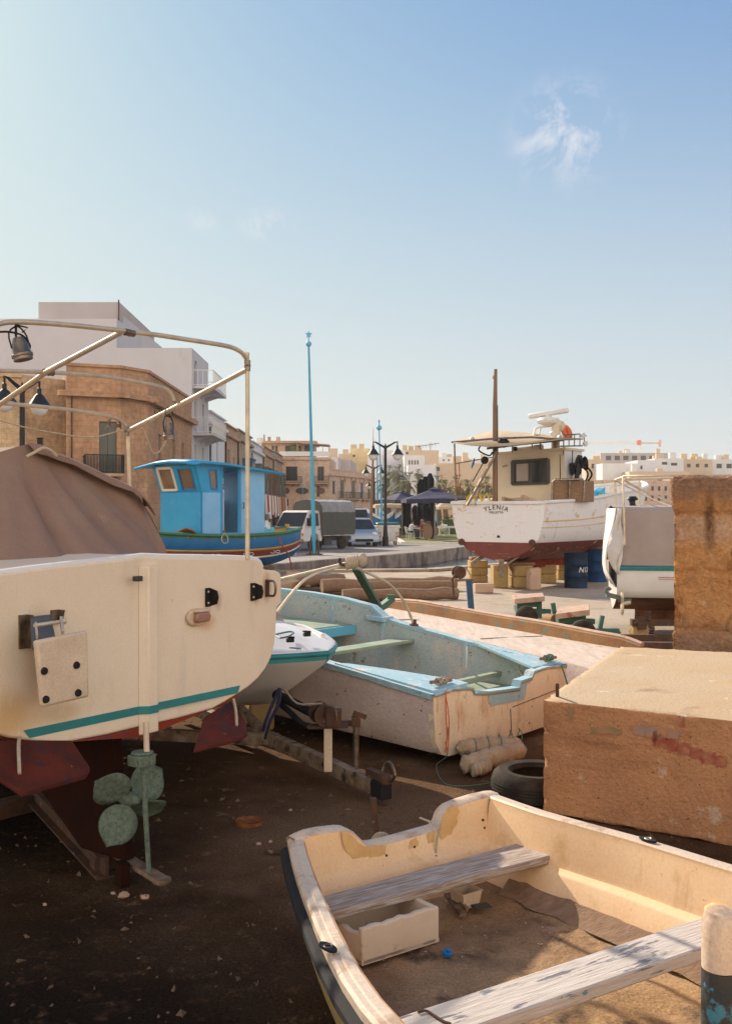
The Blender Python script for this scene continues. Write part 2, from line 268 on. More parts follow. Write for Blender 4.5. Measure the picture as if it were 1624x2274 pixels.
M['glass'] = mat('window_glass', (.025, .03, .033), .15, spec=.22)
M['glassb'] = mat('brown_reflecting_glass', (.16, .1, .07), .15, c2=(.24, .17, .12), s=2)
M['frame_dk'] = mat('dark_window_frame', (.035, .033, .035), .5)
M['frame_w'] = mat('white_window_frame', (.62, .56, .48), .6)
M['luzzu'] = mat('luzzu_bright_blue', (.01, .27, .55), .5, c2=(.015, .31, .6), s=2.5, spots=[((.1, .4, .58), 4, .62, .74)], bump=.08, bs=14)
M['luzzu2'] = mat('luzzu_pale_blue', (.17, .44, .72), .5, c2=(.23, .48, .74), s=2.5)
M['luzzud'] = mat('luzzu_deep_blue', (.006, .13, .34), .5, c2=(.01, .16, .4), s=3)
M['luzzuy'] = mat('luzzu_yellow', (.55, .3, .03), .5, c2=(.45, .24, .03), s=6)
M['luzzur'] = mat('luzzu_red', (.3, .05, .02), .55, c2=(.25, .035, .015), s=5)
M['luzzug'] = mat('luzzu_green', (.03, .13, .07), .6, c2=(.05, .17, .1), s=5, spots=[((.3, .28, .2), 7, .66, .7)])
M['lightblue'] = mat('light_blue_enamel', (.12, .42, .6), .5)
M['poleblue'] = mat('pole_blue_enamel', (.03, .3, .48), .45, c2=(.05, .36, .54), s=2)
M['orange'] = mat('orange_plastic', (.6, .12, .02), .5)
M['yellow'] = mat('yellow_plastic', (.55, .38, .08), .5)
M['lampglobe'] = mat('milky_lamp_glass', (.75, .72, .68), .25)
M['bluecloth'] = mat('bright_blue_tarp', (.04, .3, .48), .6, c2=(.06, .4, .55), s=3)
M['navy'] = mat('navy_parasol_cloth', (.01, .012, .04), .85, c2=(.03, .03, .085), s=2)
M['navyd'] = mat('dark_navy_folded_cloth', (.004, .005, .012), .95, spec=.1)
M['beigecloth'] = mat('beige_parasol_cloth', (.5, .38, .24), .9)
M['lightgrey'] = mat('grey_plastic', (.42, .44, .47), .5)
M['bingreen'] = mat('dark_green_lid', (.02, .09, .06), .5)
M['carsilver'] = mat('silver_blue_car_paint', (.26, .32, .4), .3, .5)
M['carwhite'] = mat('white_car_paint', (.62, .62, .62), .3)
M['truckwhite'] = mat('truck_white_paint', (.68, .62, .58), .45, c2=(.54, .5, .47), s=3)
M['carred'] = mat('red_car_paint', (.35, .03, .02), .3)
M['tarpgreen'] = mat('grey_green_truck_tarp', (.065, .07, .06), .85, c2=(.085, .085, .072), s=3, bump=.2, bs=10)
M['tarptop'] = mat('faded_truck_tarp', (.2, .2, .21), .85, c2=(.3, .3, .3), s=3, spots=[((.03, .05, .03), 3, .68, .72)])
M['frond'] = mat('palm_frond', (.07, .09, .02), .7, c2=(.17, .17, .04), s=.6)
M['bark'] = mat('palm_bark', (.18, .11, .07), .95, c2=(.1, .06, .04), s=6, bump=.6, bs=12)
M['leaf'] = mat('hedge_leaf', (.035, .06, .018), .8, c2=(.06, .09, .025), s=3)
M['skin'] = mat('skin', (.42, .23, .15), .6)
M['hair'] = mat('hair', (.05, .025, .012), .8)
M['hairfair'] = mat('fair_hair', (.4, .25, .12), .8)
M['shirtw'] = mat('white_shirt', (.62, .62, .64), .9)
M['shirtb'] = mat('blue_shirt', (.1, .3, .5), .9)
M['shirtr'] = mat('red_brown_shirt', (.3, .08, .05), .9)
M['jeans'] = mat('dark_jeans', (.03, .04, .07), .9)
M['chair'] = mat('white_plastic_chair', (.66, .64, .6), .5)
def stone(name, c, c2, br=.7, wear=(.2, .13, .08)):
    return mat(name, c, .95, c2=c2, s=.5, spots=[(wear, .55, .57, .72, (1, 1, .5), .6)], brick=(.7, .3, (.62, .56, .5), .012, br), bump=.6, bs=6, bd=.08, grit=(3.5, .25))
M['st_corner'] = stone('orange_limestone', (.56, .32, .18), (.45, .25, .14), wear=(.22, .13, .08))
M['st_pale'] = stone('pale_limestone', (.7, .5, .3), (.62, .43, .26))
M['st_pink'] = stone('pink_limestone', (.66, .46, .34), (.58, .4, .29), .4)
M['st_tan'] = stone('tan_limestone', (.55, .37, .25), (.46, .3, .2))
M['st_grey'] = stone('greyed_limestone', (.5, .38, .29), (.38, .28, .2))
M['ren_white'] = mat('white_render', (.68, .67, .7), .9, c2=(.62, .61, .64), s=.3, spots=[((.4, .37, .36), .5, .6, .75, (1, 1, .4), .6)])
M['ren_white2'] = mat('bright_white_render', (.7, .69, .68), .9, c2=(.64, .62, .6), s=.3)
M['ren_lilac'] = mat('lilac_grey_render', (.57, .545, .565), .9, c2=(.52, .495, .515), s=.25, spots=[((.28, .23, .21), .4, .6, .72, (1, 1, .4), .5)])
M['ren_top'] = mat('stained_grey_render', (.46, .41, .41), .9, c2=(.4, .35, .34), s=.3)
M['ren_yellow'] = mat('yellow_render', (.72, .56, .3), .9, c2=(.55, .42, .22), s=.4)
M['ren_beige'] = mat('beige_render', (.62, .48, .34), .9, c2=(.55, .41, .28), s=.2)
M['roof'] = mat('roof_screed', (.42, .38, .33), .9)
M['shutter_g'] = mat('grey_green_shutter', (.12, .12, .1), .7)
M['shutter_b'] = mat('blue_shutter', (.02, .1, .2), .6)
M['shutter_br'] = mat('brown_shutter', (.14, .07, .04), .7)
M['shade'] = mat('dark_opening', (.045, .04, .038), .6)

def wmat(o):
    m = Matrix.Translation(o.location) @ Matrix.Rotation(o.rotation_euler[2], 4, 'Z')
    return wmat(o.parent) @ m if o.parent else m
# ---------------------------------------------------------------- mesh collector
class MB:
    def __init__(s): s.v = []; s.f = []; s.mi = []; s.cur = 0
    def add(s, vs, fs):
        o = len(s.v); s.v += [Vector(p) for p in vs]
        for f in fs: s.f.append([i + o for i in f]); s.mi.append(s.cur)
    def quad(s, a, b, c, d): s.add([a, b, c, d], [(0, 1, 2, 3)])
    def poly(s, pts): s.add(pts, [tuple(range(len(pts)))])
    def box(s, c, d, rz=0, m=None):
        x, y, z = d[0] / 2, d[1] / 2, d[2] / 2
        mm = m or Matrix.Rotation(rz, 3, 'Z')
        vs = [mm @ Vector((i * x, j * y, k * z)) + Vector(c) for k in (-1, 1) for j in (-1, 1) for i in (-1, 1)]
        s.add(vs, [(0, 2, 3, 1), (4, 5, 7, 6), (0, 1, 5, 4), (2, 6, 7, 3), (0, 4, 6, 2), (1, 3, 7, 5)])
    def bar(s, a, b, w, h, up=(0, 0, 1)):
        a, b = Vector(a), Vector(b); d = (b - a).normalized(); u = Vector(up)
        r = d.cross(u)
        if r.length < 1e-4: r = d.cross(Vector((0, 1, 0)))
        r.normalize(); u = r.cross(d)
        vs = [p + r * (i * w / 2) + u * (j * h / 2) for p in (a, b) for j in (-1, 1) for i in (-1, 1)]
        s.add(vs, [(0, 1, 3, 2), (4, 6, 7, 5), (0, 4, 5, 1), (2, 3, 7, 6), (0, 2, 6, 4), (1, 5, 7, 3)])
    def tube(s, pts, r, n=8, closed=False, cap=True):
        pts = [Vector(p) for p in pts]; k = len(pts)
        rs = r if isinstance(r, (list, tuple)) else [r] * k
        def tan(i):
            if closed: return (pts[(i + 1) % k] - pts[i - 1]).normalized()
            return (pts[min(i + 1, k - 1)] - pts[max(i - 1, 0)]).normalized()
        t = tan(0); nrm = t.orthogonal().normalized(); o = len(s.v)
        for i in range(k):
            t2 = tan(i); ax = t.cross(t2)
            if ax.length > 1e-6: nrm = Matrix.Rotation(t.angle(t2), 3, ax.normalized()) @ nrm
            t = t2; bn = t.cross(nrm)
            for j in range(n):
                a = 2 * math.pi * j / n
                s.v.append(pts[i] + (nrm * math.cos(a) + bn * math.sin(a)) * rs[i])
        for i in range(k if closed else k - 1):
            i2 = (i + 1) % k
            for j in range(n):
                j2 = (j + 1) % n
                s.f.append([o + i * n + j, o + i * n + j2, o + i2 * n + j2, o + i2 * n + j]); s.mi.append(s.cur)
        if cap and not closed:
            s.f.append([o + j for j in range(n)][::-1]); s.mi.append(s.cur)
            s.f.append([o + (k - 1) * n + j for j in range(n)]); s.mi.append(s.cur)
    def cyl(s, a, b, r, n=16): s.tube([a, b], r, n)
    def lathe(s, c, prof, n=16, axis=(0, 0, 1)):
        """prof: (radius, height) list"""
        q = Vector((0, 0, 1)).rotation_difference(Vector(axis)).to_matrix(); o = len(s.v)
        for r, h in prof:
            for j in range(n):
                a = 2 * math.pi * j / n
                s.v.append(q @ Vector((r * math.cos(a), r * math.sin(a), h)) + Vector(c))
        for i in range(len(prof) - 1):
            for j in range(n):
                j2 = (j + 1) % n
                s.f.append([o + i * n + j, o + i * n + j2, o + (i + 1) * n + j2, o + (i + 1) * n + j]); s.mi.append(s.cur)
        if prof[0][0] > 1e-4: s.f.append([o + j for j in range(n)][::-1]); s.mi.append(s.cur)
        if prof[-1][0] > 1e-4: s.f.append([o + (len(prof) - 1) * n + j for j in range(n)]); s.mi.append(s.cur)
    def ball(s, c, r, n=12, sq=(1, 1, 1)):
        o = len(s.v); c = Vector(c); k = n // 2
        for i in range(k + 1):
            ph = math.pi * i / k
            for j in range(n):
                a = 2 * math.pi * j / n
                s.v.append(c + Vector((r * sq[0] * math.sin(ph) * math.cos(a), r * sq[1] * math.sin(ph) * math.sin(a), -r * sq[2] * math.cos(ph))))
        for i in range(k):
            for j in range(n):
                j2 = (j + 1) % n
                s.f.append([o + i * n + j, o + i * n + j2, o + (i + 1) * n + j2, o + (i + 1) * n + j]); s.mi.append(s.cur)
    def prism(s, pts, off):
        """closed outline pts extruded by vector off"""
        pts = [Vector(p) for p in pts]; off = Vector(off); n = len(pts)
        s.add(pts + [p + off for p in pts], [tuple(range(n))[::-1], tuple(range(n, 2 * n))] + [(i, (i + 1) % n, n + (i + 1) % n, n + i) for i in range(n)])
    def grid(s, rows, mats=None):
        """rows of equal-length point lists joined by quads; mats: material index per column gap"""
        o = len(s.v); n = len(rows[0])
        for r in rows: s.v += [Vector(p) for p in r]
        for i in range(len(rows) - 1):
            for j in range(n - 1):
                s.f.append([o + i * n + j, o + i * n + j + 1, o + (i + 1) * n + j + 1, o + (i + 1) * n + j])
                s.mi.append(mats[j] if mats else s.cur)
    def build(s, name, mats, parent=None, local=False, smooth=35, bevel=0, bseg=2, solid=0, fixn=True, kind=None, label=None, subsurf=0):
        me = bpy.data.meshes.new(name)
        vs = s.v
        if parent is not None and not local:
            inv = wmat(parent).inverted()
            vs = [inv @ p for p in vs]
        me.from_pydata([tuple(p) for p in vs], [], s.f)
        for m in (mats if isinstance(mats, (list, tuple)) else [mats]): me.materials.append(M[m] if isinstance(m, str) else m)
        if isinstance(mats, (list, tuple)): me.polygons.foreach_set('material_index', s.mi)
        bm = bmesh.new(); bm.from_mesh(me)
        bmesh.ops.remove_doubles(bm, verts=bm.verts, dist=1e-5)
        if fixn: bmesh.ops.recalc_face_normals(bm, faces=bm.faces)
        bm.to_mesh(me); bm.free()
        if smooth:
            me.polygons.foreach_set('use_smooth', [True] * len(me.polygons)); me.set_sharp_from_angle(angle=R(smooth))
        o = bpy.data.objects.new(name, me); col.objects.link(o)
        if parent is not None: o.parent = parent
        if solid:
            md = o.modifiers.new('solid', 'SOLIDIFY'); md.thickness = solid; md.offset = 0
        if bevel:
            md = o.modifiers.new('bevel', 'BEVEL'); md.width = bevel; md.segments = bseg; md.limit_method = 'ANGLE'; md.angle_limit = R(40)
        if subsurf:
            md = o.modifiers.new('sub', 'SUBSURF'); md.levels = subsurf; md.render_levels = subsurf
        if kind: o['kind'] = kind
        if label: o['label'] = label
        return o
def tag(o, label, cat, group=None):
    o['label'] = label; o['category'] = cat
    if group: o['group'] = group
    return o
def thing(name, label, cat, loc=(0, 0, 0), rz=0, group=None):
    o = bpy.data.objects.new(name, None); col.objects.link(o)
    o.location = loc; o.rotation_euler = (0, 0, rz); o.empty_display_size = .2
    return tag(o, label, cat, group)
def kids(o): return [c for c in col.objects if c.parent == o]
def dup(o, loc=None, rz=None, label=None, parent=None):
    c = o.copy(); col.objects.link(c)
    if parent is not None: c.parent = parent
    if loc is not None: c.location = loc
    if rz is not None: c.rotation_euler = (0, 0, rz)
    if label: c['label'] = label
    for k in kids(o): dup(k, parent=c)
    return c
def struct(mb, name, m, **k):
    o = mb.build(name, m, **k); o['kind'] = 'structure'; return o
def part(name, m, parent, fn, **k):
    mb = MB(); fn(mb); return mb.build(name, m, parent, **k)
def lerp(xs, x):
    """piecewise linear table [(x, y)]"""
    if x <= xs[0][0]: return xs[0][1]
    for (a, b), (c, d) in zip(xs, xs[1:]):
        if x <= c: return b + (d - b) * (x - a) / (c - a)
    return xs[-1][1]
def smoothpts(pts, n=6):
    """Catmull-Rom through pts"""
    pts = [Vector(p) for p in pts]; out = []
    for i in range(len(pts) - 1):
        p0, p1, p2, p3 = pts[max(i - 1, 0)], pts[i], pts[i + 1], pts[min(i + 2, len(pts) - 1)]
        for k in range(n):
            t = k / n
            out.append(.5 * ((2 * p1) + (p2 - p0) * t + (2 * p0 - 5 * p1 + 4 * p2 - p3) * t * t + (3 * p1 - p0 - 3 * p2 + p3) * t ** 3))
    out.append(pts[-1]); return out
def textmesh(body, size, extrude=.002, spacing=1.0, shear=0.):
    cu = bpy.data.curves.new('txt', 'FONT'); cu.body = body; cu.size = size; cu.extrude = extrude; cu.space_character = spacing; cu.shear = shear
    cu.align_x = 'CENTER'
    o = bpy.data.objects.new('txt', cu); col.objects.link(o)
    dg = bpy.context.evaluated_depsgraph_get(); me = bpy.data.meshes.new_from_object(o.evaluated_get(dg))
    vs = [v.co.copy() for v in me.vertices]; fs = [tuple(p.vertices) for p in me.polygons]
    bpy.data.objects.remove(o); bpy.data.curves.remove(cu); bpy.data.meshes.remove(me)
    return vs, fs
# ================================================================ ground, quay, water
mb = MB(); mb.quad((-3000, -200, -.6), (3000, -200, -.6), (3000, 5000, -.6), (-3000, 5000, -.6))
struct(mb, 'harbour_water', 'water')
# yard (soil slab with a visible edge at the water)
YE = [(-60, -60), (60, -60), (60, 48), (13, 48), (9.5, 46), (5.5, 36.5), (2, 32.3), (-3.4, 31.6), (-60, 30)]
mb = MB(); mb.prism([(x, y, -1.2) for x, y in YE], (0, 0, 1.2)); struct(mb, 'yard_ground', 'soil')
AP = [(60, 7.4), (60, 47.2), (13, 47.2), (9.9, 45.3), (5.9, 35.9), (2.3, 31.7), (-3.4, 31), (-3.2, 27.5), (.2, 25.5), (.9, 20.5), (1.3, 15.5), (2.8, 11.6), (4.6, 8.4)]
mb = MB(); mb.poly([(x, y, .004) for x, y in AP]); struct(mb, 'concrete_apron', 'concrete')
mb = MB()
KE = [(-3.4, 31.35), (2, 32.05), (5.3, 36.2), (9.2, 45.6)]
for a, b in zip(KE, KE[1:]): mb.bar((a[0], a[1], .045), (b[0], b[1], .045), .5, .08)
struct(mb, 'yard_edge_kerb', 'concrete')
# quay and street on the far side of the inlet
QE = [(-300, 30.6), (-9, 30.6), (-6, 32.5), (-3.05, 37), (-1.68, 39.8), (0, 42.6), (2.96, 48), (5.1, 54), (8.5, 62), (22, 80), (40, 120), (60, 190), (70, 250), (160, 262), (600, 290), (900, 320), (900, 1500), (-300, 1500)]
mb = MB(); mb.prism([(x, y, -1.5) for x, y in QE], (0, 0, 1.496)); struct(mb, 'quay_wall', 'quaywall')
mb = MB(); mb.poly([(x, y + .25, .006) for x, y in QE]); struct(mb, 'quay_street', 'asphalt')
mb = MB(); mb.poly([(-12.4, 34, .011), (-7.5, 34, .011), (-2.6, 48, .011), (-1.4, 62, .011), (-1.0, 148, .011), (-12.4, 148, .011)]); struct(mb, 'street_road', 'road')
g0, g1, g2 = atz(898, 1206.5), atz(1045, 1209.5), atz(868, 1186)
mb = MB(); mb.poly([(g0.x, g0.y, .02), (g1.x + 2, g1.y + 1.5, .02), (21, 82, .02), (g2.x + 14, 135, .02), (g2.x + .5, 135, .02), (g2.x, g2.y, .02)]); struct(mb, 'lawn', 'grass')
mb = MB(); K = [(g2.x - .35, 135), (g2.x - .12, g2.y), (g0.x - .1, g0.y - .12), (g1.x + 2, g1.y + 1.2)]
for a, b in zip(K, K[1:]): mb.bar((a[0], a[1], .04), (b[0], b[1], .04), .28, .1)
struct(mb, 'lawn_kerb', 'whitepaint')
# fine grit and stones on the soil
mb = MB()
rr = random.Random(3)
for i in range(2600):
    x, y = rr.uniform(-2.6, 2.4), rr.uniform(2.6, 12) ** 1.0
    r = rr.choice([.004, .006, .006, .009, .012, .02]) * (1 if y < 8 else 1.5)
    vs = [(x + r * rr.uniform(-1.3, 1.3), y + r * rr.uniform(-1.3, 1.3), r * rr.uniform(-.2, .1)) for _ in range(4)] + [(x, y, r * rr.uniform(.5, 1.1))]
    mb.add(vs, [(0, 1, 4), (1, 2, 4), (2, 3, 4), (3, 0, 4), (0, 2, 4), (1, 3, 4)])
o = mb.build('loose_grit', mat('grit_stones', (.2, .13, .08), .95, spec=.05, c2=(.1, .07, .05), s=9), kind='stuff', smooth=0, fixn=False)
for i, (u, v, r) in enumerate([(125, 1797, .02), (275, 1992, .03), (322, 1995, .022), (252, 1985, .014), (1055, 1697, .03), (600, 1870, .014), (574, 1876, .018), (100, 2010, .012), (645, 1800, .013)]):
    p = atz(u, v); mb = MB(); mb.ball(p + Vector((0, 0, r * .3)), r, 8, (1, .8, .6))
    for q in mb.v: q += Vector([rr.uniform(-.2, .2) * r for _ in range(3)])
    o = mb.build('stone', 'sandstone2', smooth=60)
    tag(o, 'small pale stone on the dark soil ' + ['left of the propeller', 'below the propeller shaft shoe', 'right of the shaft shoe', 'just left of the largest stone under the propeller', 'beside the bundle under the old blue boat', 'near the rusty disc', 'between the rusty disc and the cream dinghy', 'at the left under the red trim tab', 'beyond the rusty disc'][i], 'stone', 'loose stones on the soil')

# ================================================================ buildings
def facade(mb, P0, P1, z0, z1, ops, dep=.18):
    """wall with real recessed openings; returns frames for each opening"""
    P0, P1 = Vector((P0[0], P0[1], 0)), Vector((P1[0], P1[1], 0)); L = (P1 - P0).length; d = (P1 - P0) / L; n = Vector((d.y, -d.x, 0))
    xs = sorted({0, L} | {min(max(o[0], 0), L) for o in ops} | {min(max(o[1], 0), L) for o in ops})
    zs = sorted({z0, z1} | {o[2] for o in ops} | {o[3] for o in ops})
    P = lambda a, z, o=0: P0 + d * a - n * o + Vector((0, 0, z))
    for i in range(len(xs) - 1):
        for j in range(len(zs) - 1):
            cx, cz = (xs[i] + xs[i + 1]) / 2, (zs[j] + zs[j + 1]) / 2
            if any(o[0] < cx < o[1] and o[2] < cz < o[3] for o in ops): continue
            mb.quad(P(xs[i], zs[j]), P(xs[i + 1], zs[j]), P(xs[i + 1], zs[j + 1]), P(xs[i], zs[j + 1]))
    for o in ops:
        a, b, c, e = o[:4]
        for q in (((a, c), (b, c)), ((b, c), (b, e)), ((b, e), (a, e)), ((a, e), (a, c))):
            (x1, y1), (x2, y2) = q; mb.quad(P(x1, y1), P(x2, y2), P(x2, y2, dep), P(x1, y1, dep))
    return P, d, n
def building(label, pts, z1, wallm, faces, roofm='roof', z0=-.2, par=.0, name='building', cat='building', group=None, cornice=None):
    """pts CCW footprint; faces {edge: [(a0,a1,b0,b1,kind)]} kind: w window, s shutter, b blue, a arch, d dark, c curtain"""
    cx = sum(p[0] for p in pts) / len(pts); cy = sum(p[1] for p in pts) / len(pts)
    th = thing(name, label, cat, (pts[0][0], pts[0][1], 0), 0, group)
    mb = MB(); n = len(pts); allw = []
    for i in range(n):
        ops = faces.get(i, [])
        P, d, nn = facade(mb, pts[i], pts[(i + 1) % n], z0, z1, ops)
        allw.append((P, d, nn, ops))
    wl_ = mb.build('wall', wallm, th, fixn=False, smooth=0)
    part('roof', roofm, th, lambda m: m.poly([(p[0], p[1], z1 - .35) for p in pts]), smooth=0)
    for P, d, nn, ops in allw:
        for o in ops:
            a, b, c, e = o[:4]; kind = o[4] if len(o) > 4 else 'w'
            fm = {'w': 'frame_w', 's': 'shutter_g', 'b': 'shutter_b', 'd': 'shade', 'c': 'frame_w', 'k': 'frame_dk', 'r': 'shutter_br'}.get(kind, 'frame_w')
            m1 = MB(); W = b - a; t = min(.1, W * .09)
            if kind in ('s', 'b', 'r'):
                mid = (a + b) / 2
                for (x0, x1) in ((a, mid - .01), (mid + .01, b)):
                    m1.add([P(x, z, o_) for o_ in (.13, .17) for z in (c, e) for x in (x0, x1)], [(0, 1, 3, 2), (0, 2, 6, 4), (1, 5, 7, 3), (2, 3, 7, 6)])
                    k = max(3, int((e - c) / .25))
                    for q in range(1, k): 
                        zz = c + (e - c) * q / k
                        m1.add([P(x, z, .115) for z in (zz - .035, zz + .035) for x in (x0 + .06, x1 - .06)], [(0, 1, 3, 2)])
                w = m1.build('window' if kind != 'r' else 'door', fm, th, smooth=0, fixn=False)
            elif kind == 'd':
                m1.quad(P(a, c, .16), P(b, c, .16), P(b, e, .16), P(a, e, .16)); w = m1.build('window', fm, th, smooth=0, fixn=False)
            else:
                for (x0, x1, y0, y1) in ((a, a + t, c, e), (b - t, b, c, e), (a, b, c, c + t), (a, b, e - t, e), ((a + b) / 2 - t / 2, (a + b) / 2 + t / 2, c, e)):
                    m1.quad(P(x0, y0, .12), P(x1, y0, .12), P(x1, y1, .12), P(x0, y1, .12))
                w = m1.build('window', fm, th, smooth=0, fixn=False)
                m2 = MB(); m2.quad(P(a, c, .15), P(b, c, .15), P(b, e, .15), P(a, e, .15))
                m2.build('pane', 'glass' if kind != 'c' else 'glassb', w, smooth=0, fixn=False)
    if cornice:                              # list of (edge, z, proud, height)
        for (e, z, pr, h) in cornice:
            a, b = Vector((*pts[e], 0)), Vector((*pts[(e + 1) % n], 0)); d = (b - a).normalized(); nn = Vector((d.y, -d.x, 0))
            part('cornice', wallm, th, lambda m: m.bar(a + nn * (pr / 2 + .003) + Vector((0, 0, z)) - d * pr, b + nn * (pr / 2 + .003) + Vector((0, 0, z)) + d * pr, pr, h))
    return th
def balcony(th, P0, P1, z, out, railm='blackmetal', slabm='st_tan', h=1.0, bars=14, glass=False):
    P0, P1 = Vector((P0[0], P0[1], z)), Vector((P1[0], P1[1], z)); d = (P1 - P0).normalized(); n = Vector((d.y, -d.x, 0)); L = (P1 - P0).length
    def slab(m):
        m.prism([P0 + n * .003, P1 + n * .003, P1 + n * out, P0 + n * out], (0, 0, -.16))
        for t in (.15, .5, .85):
            q = P0.lerp(P1, t) - Vector((0, 0, .165)); m.prism([q + n * .004, q + n * out * .8, q + n * .01 - Vector((0, 0, .4))], d * .14)
    b = part('balcony', slabm, th, slab)
    def rail(m):
        q = [P0, P0 + n * (out - .04), P1 + n * (out - .04), P1]
        q[0] = q[0] + n * .02; q[3] = q[3] + n * .02
        up = Vector((0, 0, h))
        for a, c in zip(q, q[1:]):
            m.bar(a + up, c + up, .05, .05); m.bar(a + up * .08, c + up * .08, .04, .04)
            k = max(2, int((c - a).length / L * bars))
            for i in range(k + 1):
                s_ = a.lerp(c, i / k); m.bar(s_, s_ + up, .032, .032)
    part('railing', railm, b, rail, smooth=0)
    return b
XF = -12.5
def yu(u, X=XF): return X * F / (u - CX)                 # depth at which the street front X is seen at u
def zv(v, Y): return H - (v - CY) / F * Y
# --- corner house (orange limestone)
c0_, c1_, c2_, c3_ = (-16.3, 54.5), (-13.6, 55.6), (XF, 57.4), (XF, 71.9)
def az(P0, u0, v0, u1, v1, Y, d=None):
    """opening seen at pixel box on a camera facing wall through P0"""
    X0, X1 = (u0 - CX) / F * Y, (u1 - CX) / F * Y
    return (X0 - P0[0], X1 - P0[0], zv(v1, Y), zv(v0, Y))
def onst(P0, u0, v0, u1, v1):
    """opening on the street front plane, v measured at u0 side"""
    Y0, Y1 = yu(u0), yu(u1); return (Y0 - P0[1], Y1 - P0[1], zv(v1, Y0), zv(v0, Y0))
f0 = [(1.75, 2.7, 4.0, 6.9, 's')]
f2 = [(3.0, 3.9, 4.0, 6.6, 's'), (7.4, 8.3, 4.0, 6.6, 's'), (10.6, 11.5, 4.0, 6.6, 's'), (5.2, 6.2, .1, 2.4, 'r'), (9, 10, .1, 2.4, 'r')]
th = building('old orange limestone corner house with iron balcony behind the brown boat cover', [c0_, c1_, c2_, c3_, (-24, 71.9), (-17.6, 58.8)], 9.95, 'st_corner', {0: f0, 2: f2, 5: [(1.6, 2.1, 5.2, 6.3, 'd')]}, cornice=[(0, 8.35, .45, .3), (1, 8.35, .45, .3), (2, 8.3, .4, .3), (0, 9.95, .12, .16), (2, 9.95, .12, .16), (1, 9.95, .12, .16)])
balcony(th, (c0_[0] + .85, c0_[1] + .35), (c1_[0] + .02, c1_[1] + .02), 4.0, 1.1, bars=26)
balcony(th, (XF, c2_[1] + 2.4), (XF, c2_[1] + 4.6), 4.0, .8, bars=14)
balcony(th, (XF, c2_[1] + 9.8), (XF, c2_[1] + 12.2), 4.0, .8, bars=14)
part('downpipe', 'rust', th, lambda m: m.tube([(-16.0, 54.52, 8.2), (-16.0, 54.5, 4.0), (-15.9, 54.5, 0)], .05, 6))
# --- house next to it, at the left, lower parapet; pale stone imitates sunlight
building('pale limestone house with sunlight painted in at the left edge behind the twin lamp', [(-30, 52.5), (-19.6, 56.6), (-17.7, 59.2), (-30, 66)], 9.7, 'st_pale', {0: [(9.0, 9.5, 4.6, 6, 'd'), (6, 7, 4, 6.4, 's')], 1: [(1.2, 1.7, 4.8, 6.2, 'd')]}, cornice=[(0, 9.6, .15, .2)])
# --- lilac white block of flats behind
Yw = 72.0
th = building('tall lilac-white apartment block with grey roof room rising above the corner house', [(-34, Yw), (XF, Yw), (XF, 79.5), (-34, 79.5)], 13.7, 'ren_lilac',
     {1: [(1.0, 1.8, 4.0, 6.8, 'w'), (4.4, 5.2, 4.0, 6.8, 'w'), (1.2, 2.2, 7.8, 10.2, 'c'), (4.6, 5.6, 7.8, 10.2, 'c'), (1.2, 2.2, 11, 13, 'w')]})
part('upper_storey', 'ren_lilac', th, lambda m: m.prism([(-34, 72.02, 13.35), ((259 - CX) / F * 72, 72.02, 13.35), ((259 - CX) / F * 72, 79, 13.35), (-34, 79, 13.35)], (0, 0, 2.45)))
x0, x1 = (86 - CX) / F * 76, (265 - CX) / F * 76
part('roof_room', 'ren_top', th, lambda m: m.prism([(x0, 76, 13), (x1, 76, 13), (x1 - .3, 90, 13), (x0, 90, 13)], (0, 0, zv(671, 76) - 13)))
x2 = (323 - CX) / F * 86
part('stair_tower', 'ren_lilac', th, lambda m: m.prism([(x1 + .01, 77, 13), (x2, 86, 13), (x2, 92, 13), (x1, 92, 13)], (0, 0, zv(727, 82) - 13)))
part('downpipe', 'rust', th, lambda m: m.tube([(x0 + 6.1, 75.95, 18), (x0 + 6.1, 75.95, 14)], .06, 6))
for zz in (11.0, 7.6): balcony(th, (XF, 72.3), (XF, 79), zz, 1.5, 'white', 'ren_lilac', 1.15, 22)
# --- the street row
ROW = [(79.5, 88.5, 9.9, 'ren_white', 'white house front with tall arched openings in the street row', [(1.0, 2.1, 4.2, 7.9, 'w'), (4.4, 5.5, 4.2, 7.9, 'w'), (1, 2.2, .1, 2.8, 'b'), (5, 7.2, .1, 2.8, 'd')]),
       (88.5, 97, 9.7, 'st_tan', 'tan stone house with a brown arched window and black drainpipe in the row', [(2.2, 3.4, 4.3, 7.6, 'r'), (5.8, 6.8, 4.3, 7, 's'), (1.5, 3.5, .1, 2.7, 'd')]),
       (97, 109, 9.9, 'st_grey', 'greyed stone house with closed blue timber balcony in the row', [(1, 2, 4.3, 7.2, 's'), (9.4, 10.4, 4.3, 7.2, 's'), (3, 6.6, .1, 2.8, 'd')]),
       (109, 121, 9.6, 'ren_white', 'narrow dirty white house beyond the blue balcony', [(2.4, 3.6, 4.3, 7, 's'), (8, 9.4, 4.3, 7, 'k'), (3, 8.6, .1, 2.9, 'd')]),
       (121, 134, 9.9, 'st_tan', 'weathered tan house with closed grey balconies near the end of the row', [(2, 3.4, 4.2, 7.2, 's'), (9.6, 11, 4.2, 7.2, 's'), (2, 5, .1, 2.9, 'd'), (8, 11.5, .1, 2.9, 'd')]),
       (134, 149.4, 10.1, 'st_grey', 'last house of the street row with souvenir shop under it', [(3, 4.5, 4.2, 7.2, 's'), (10, 11.6, 4.2, 7.2, 's'), (2, 12, .1, 3, 'd')])]
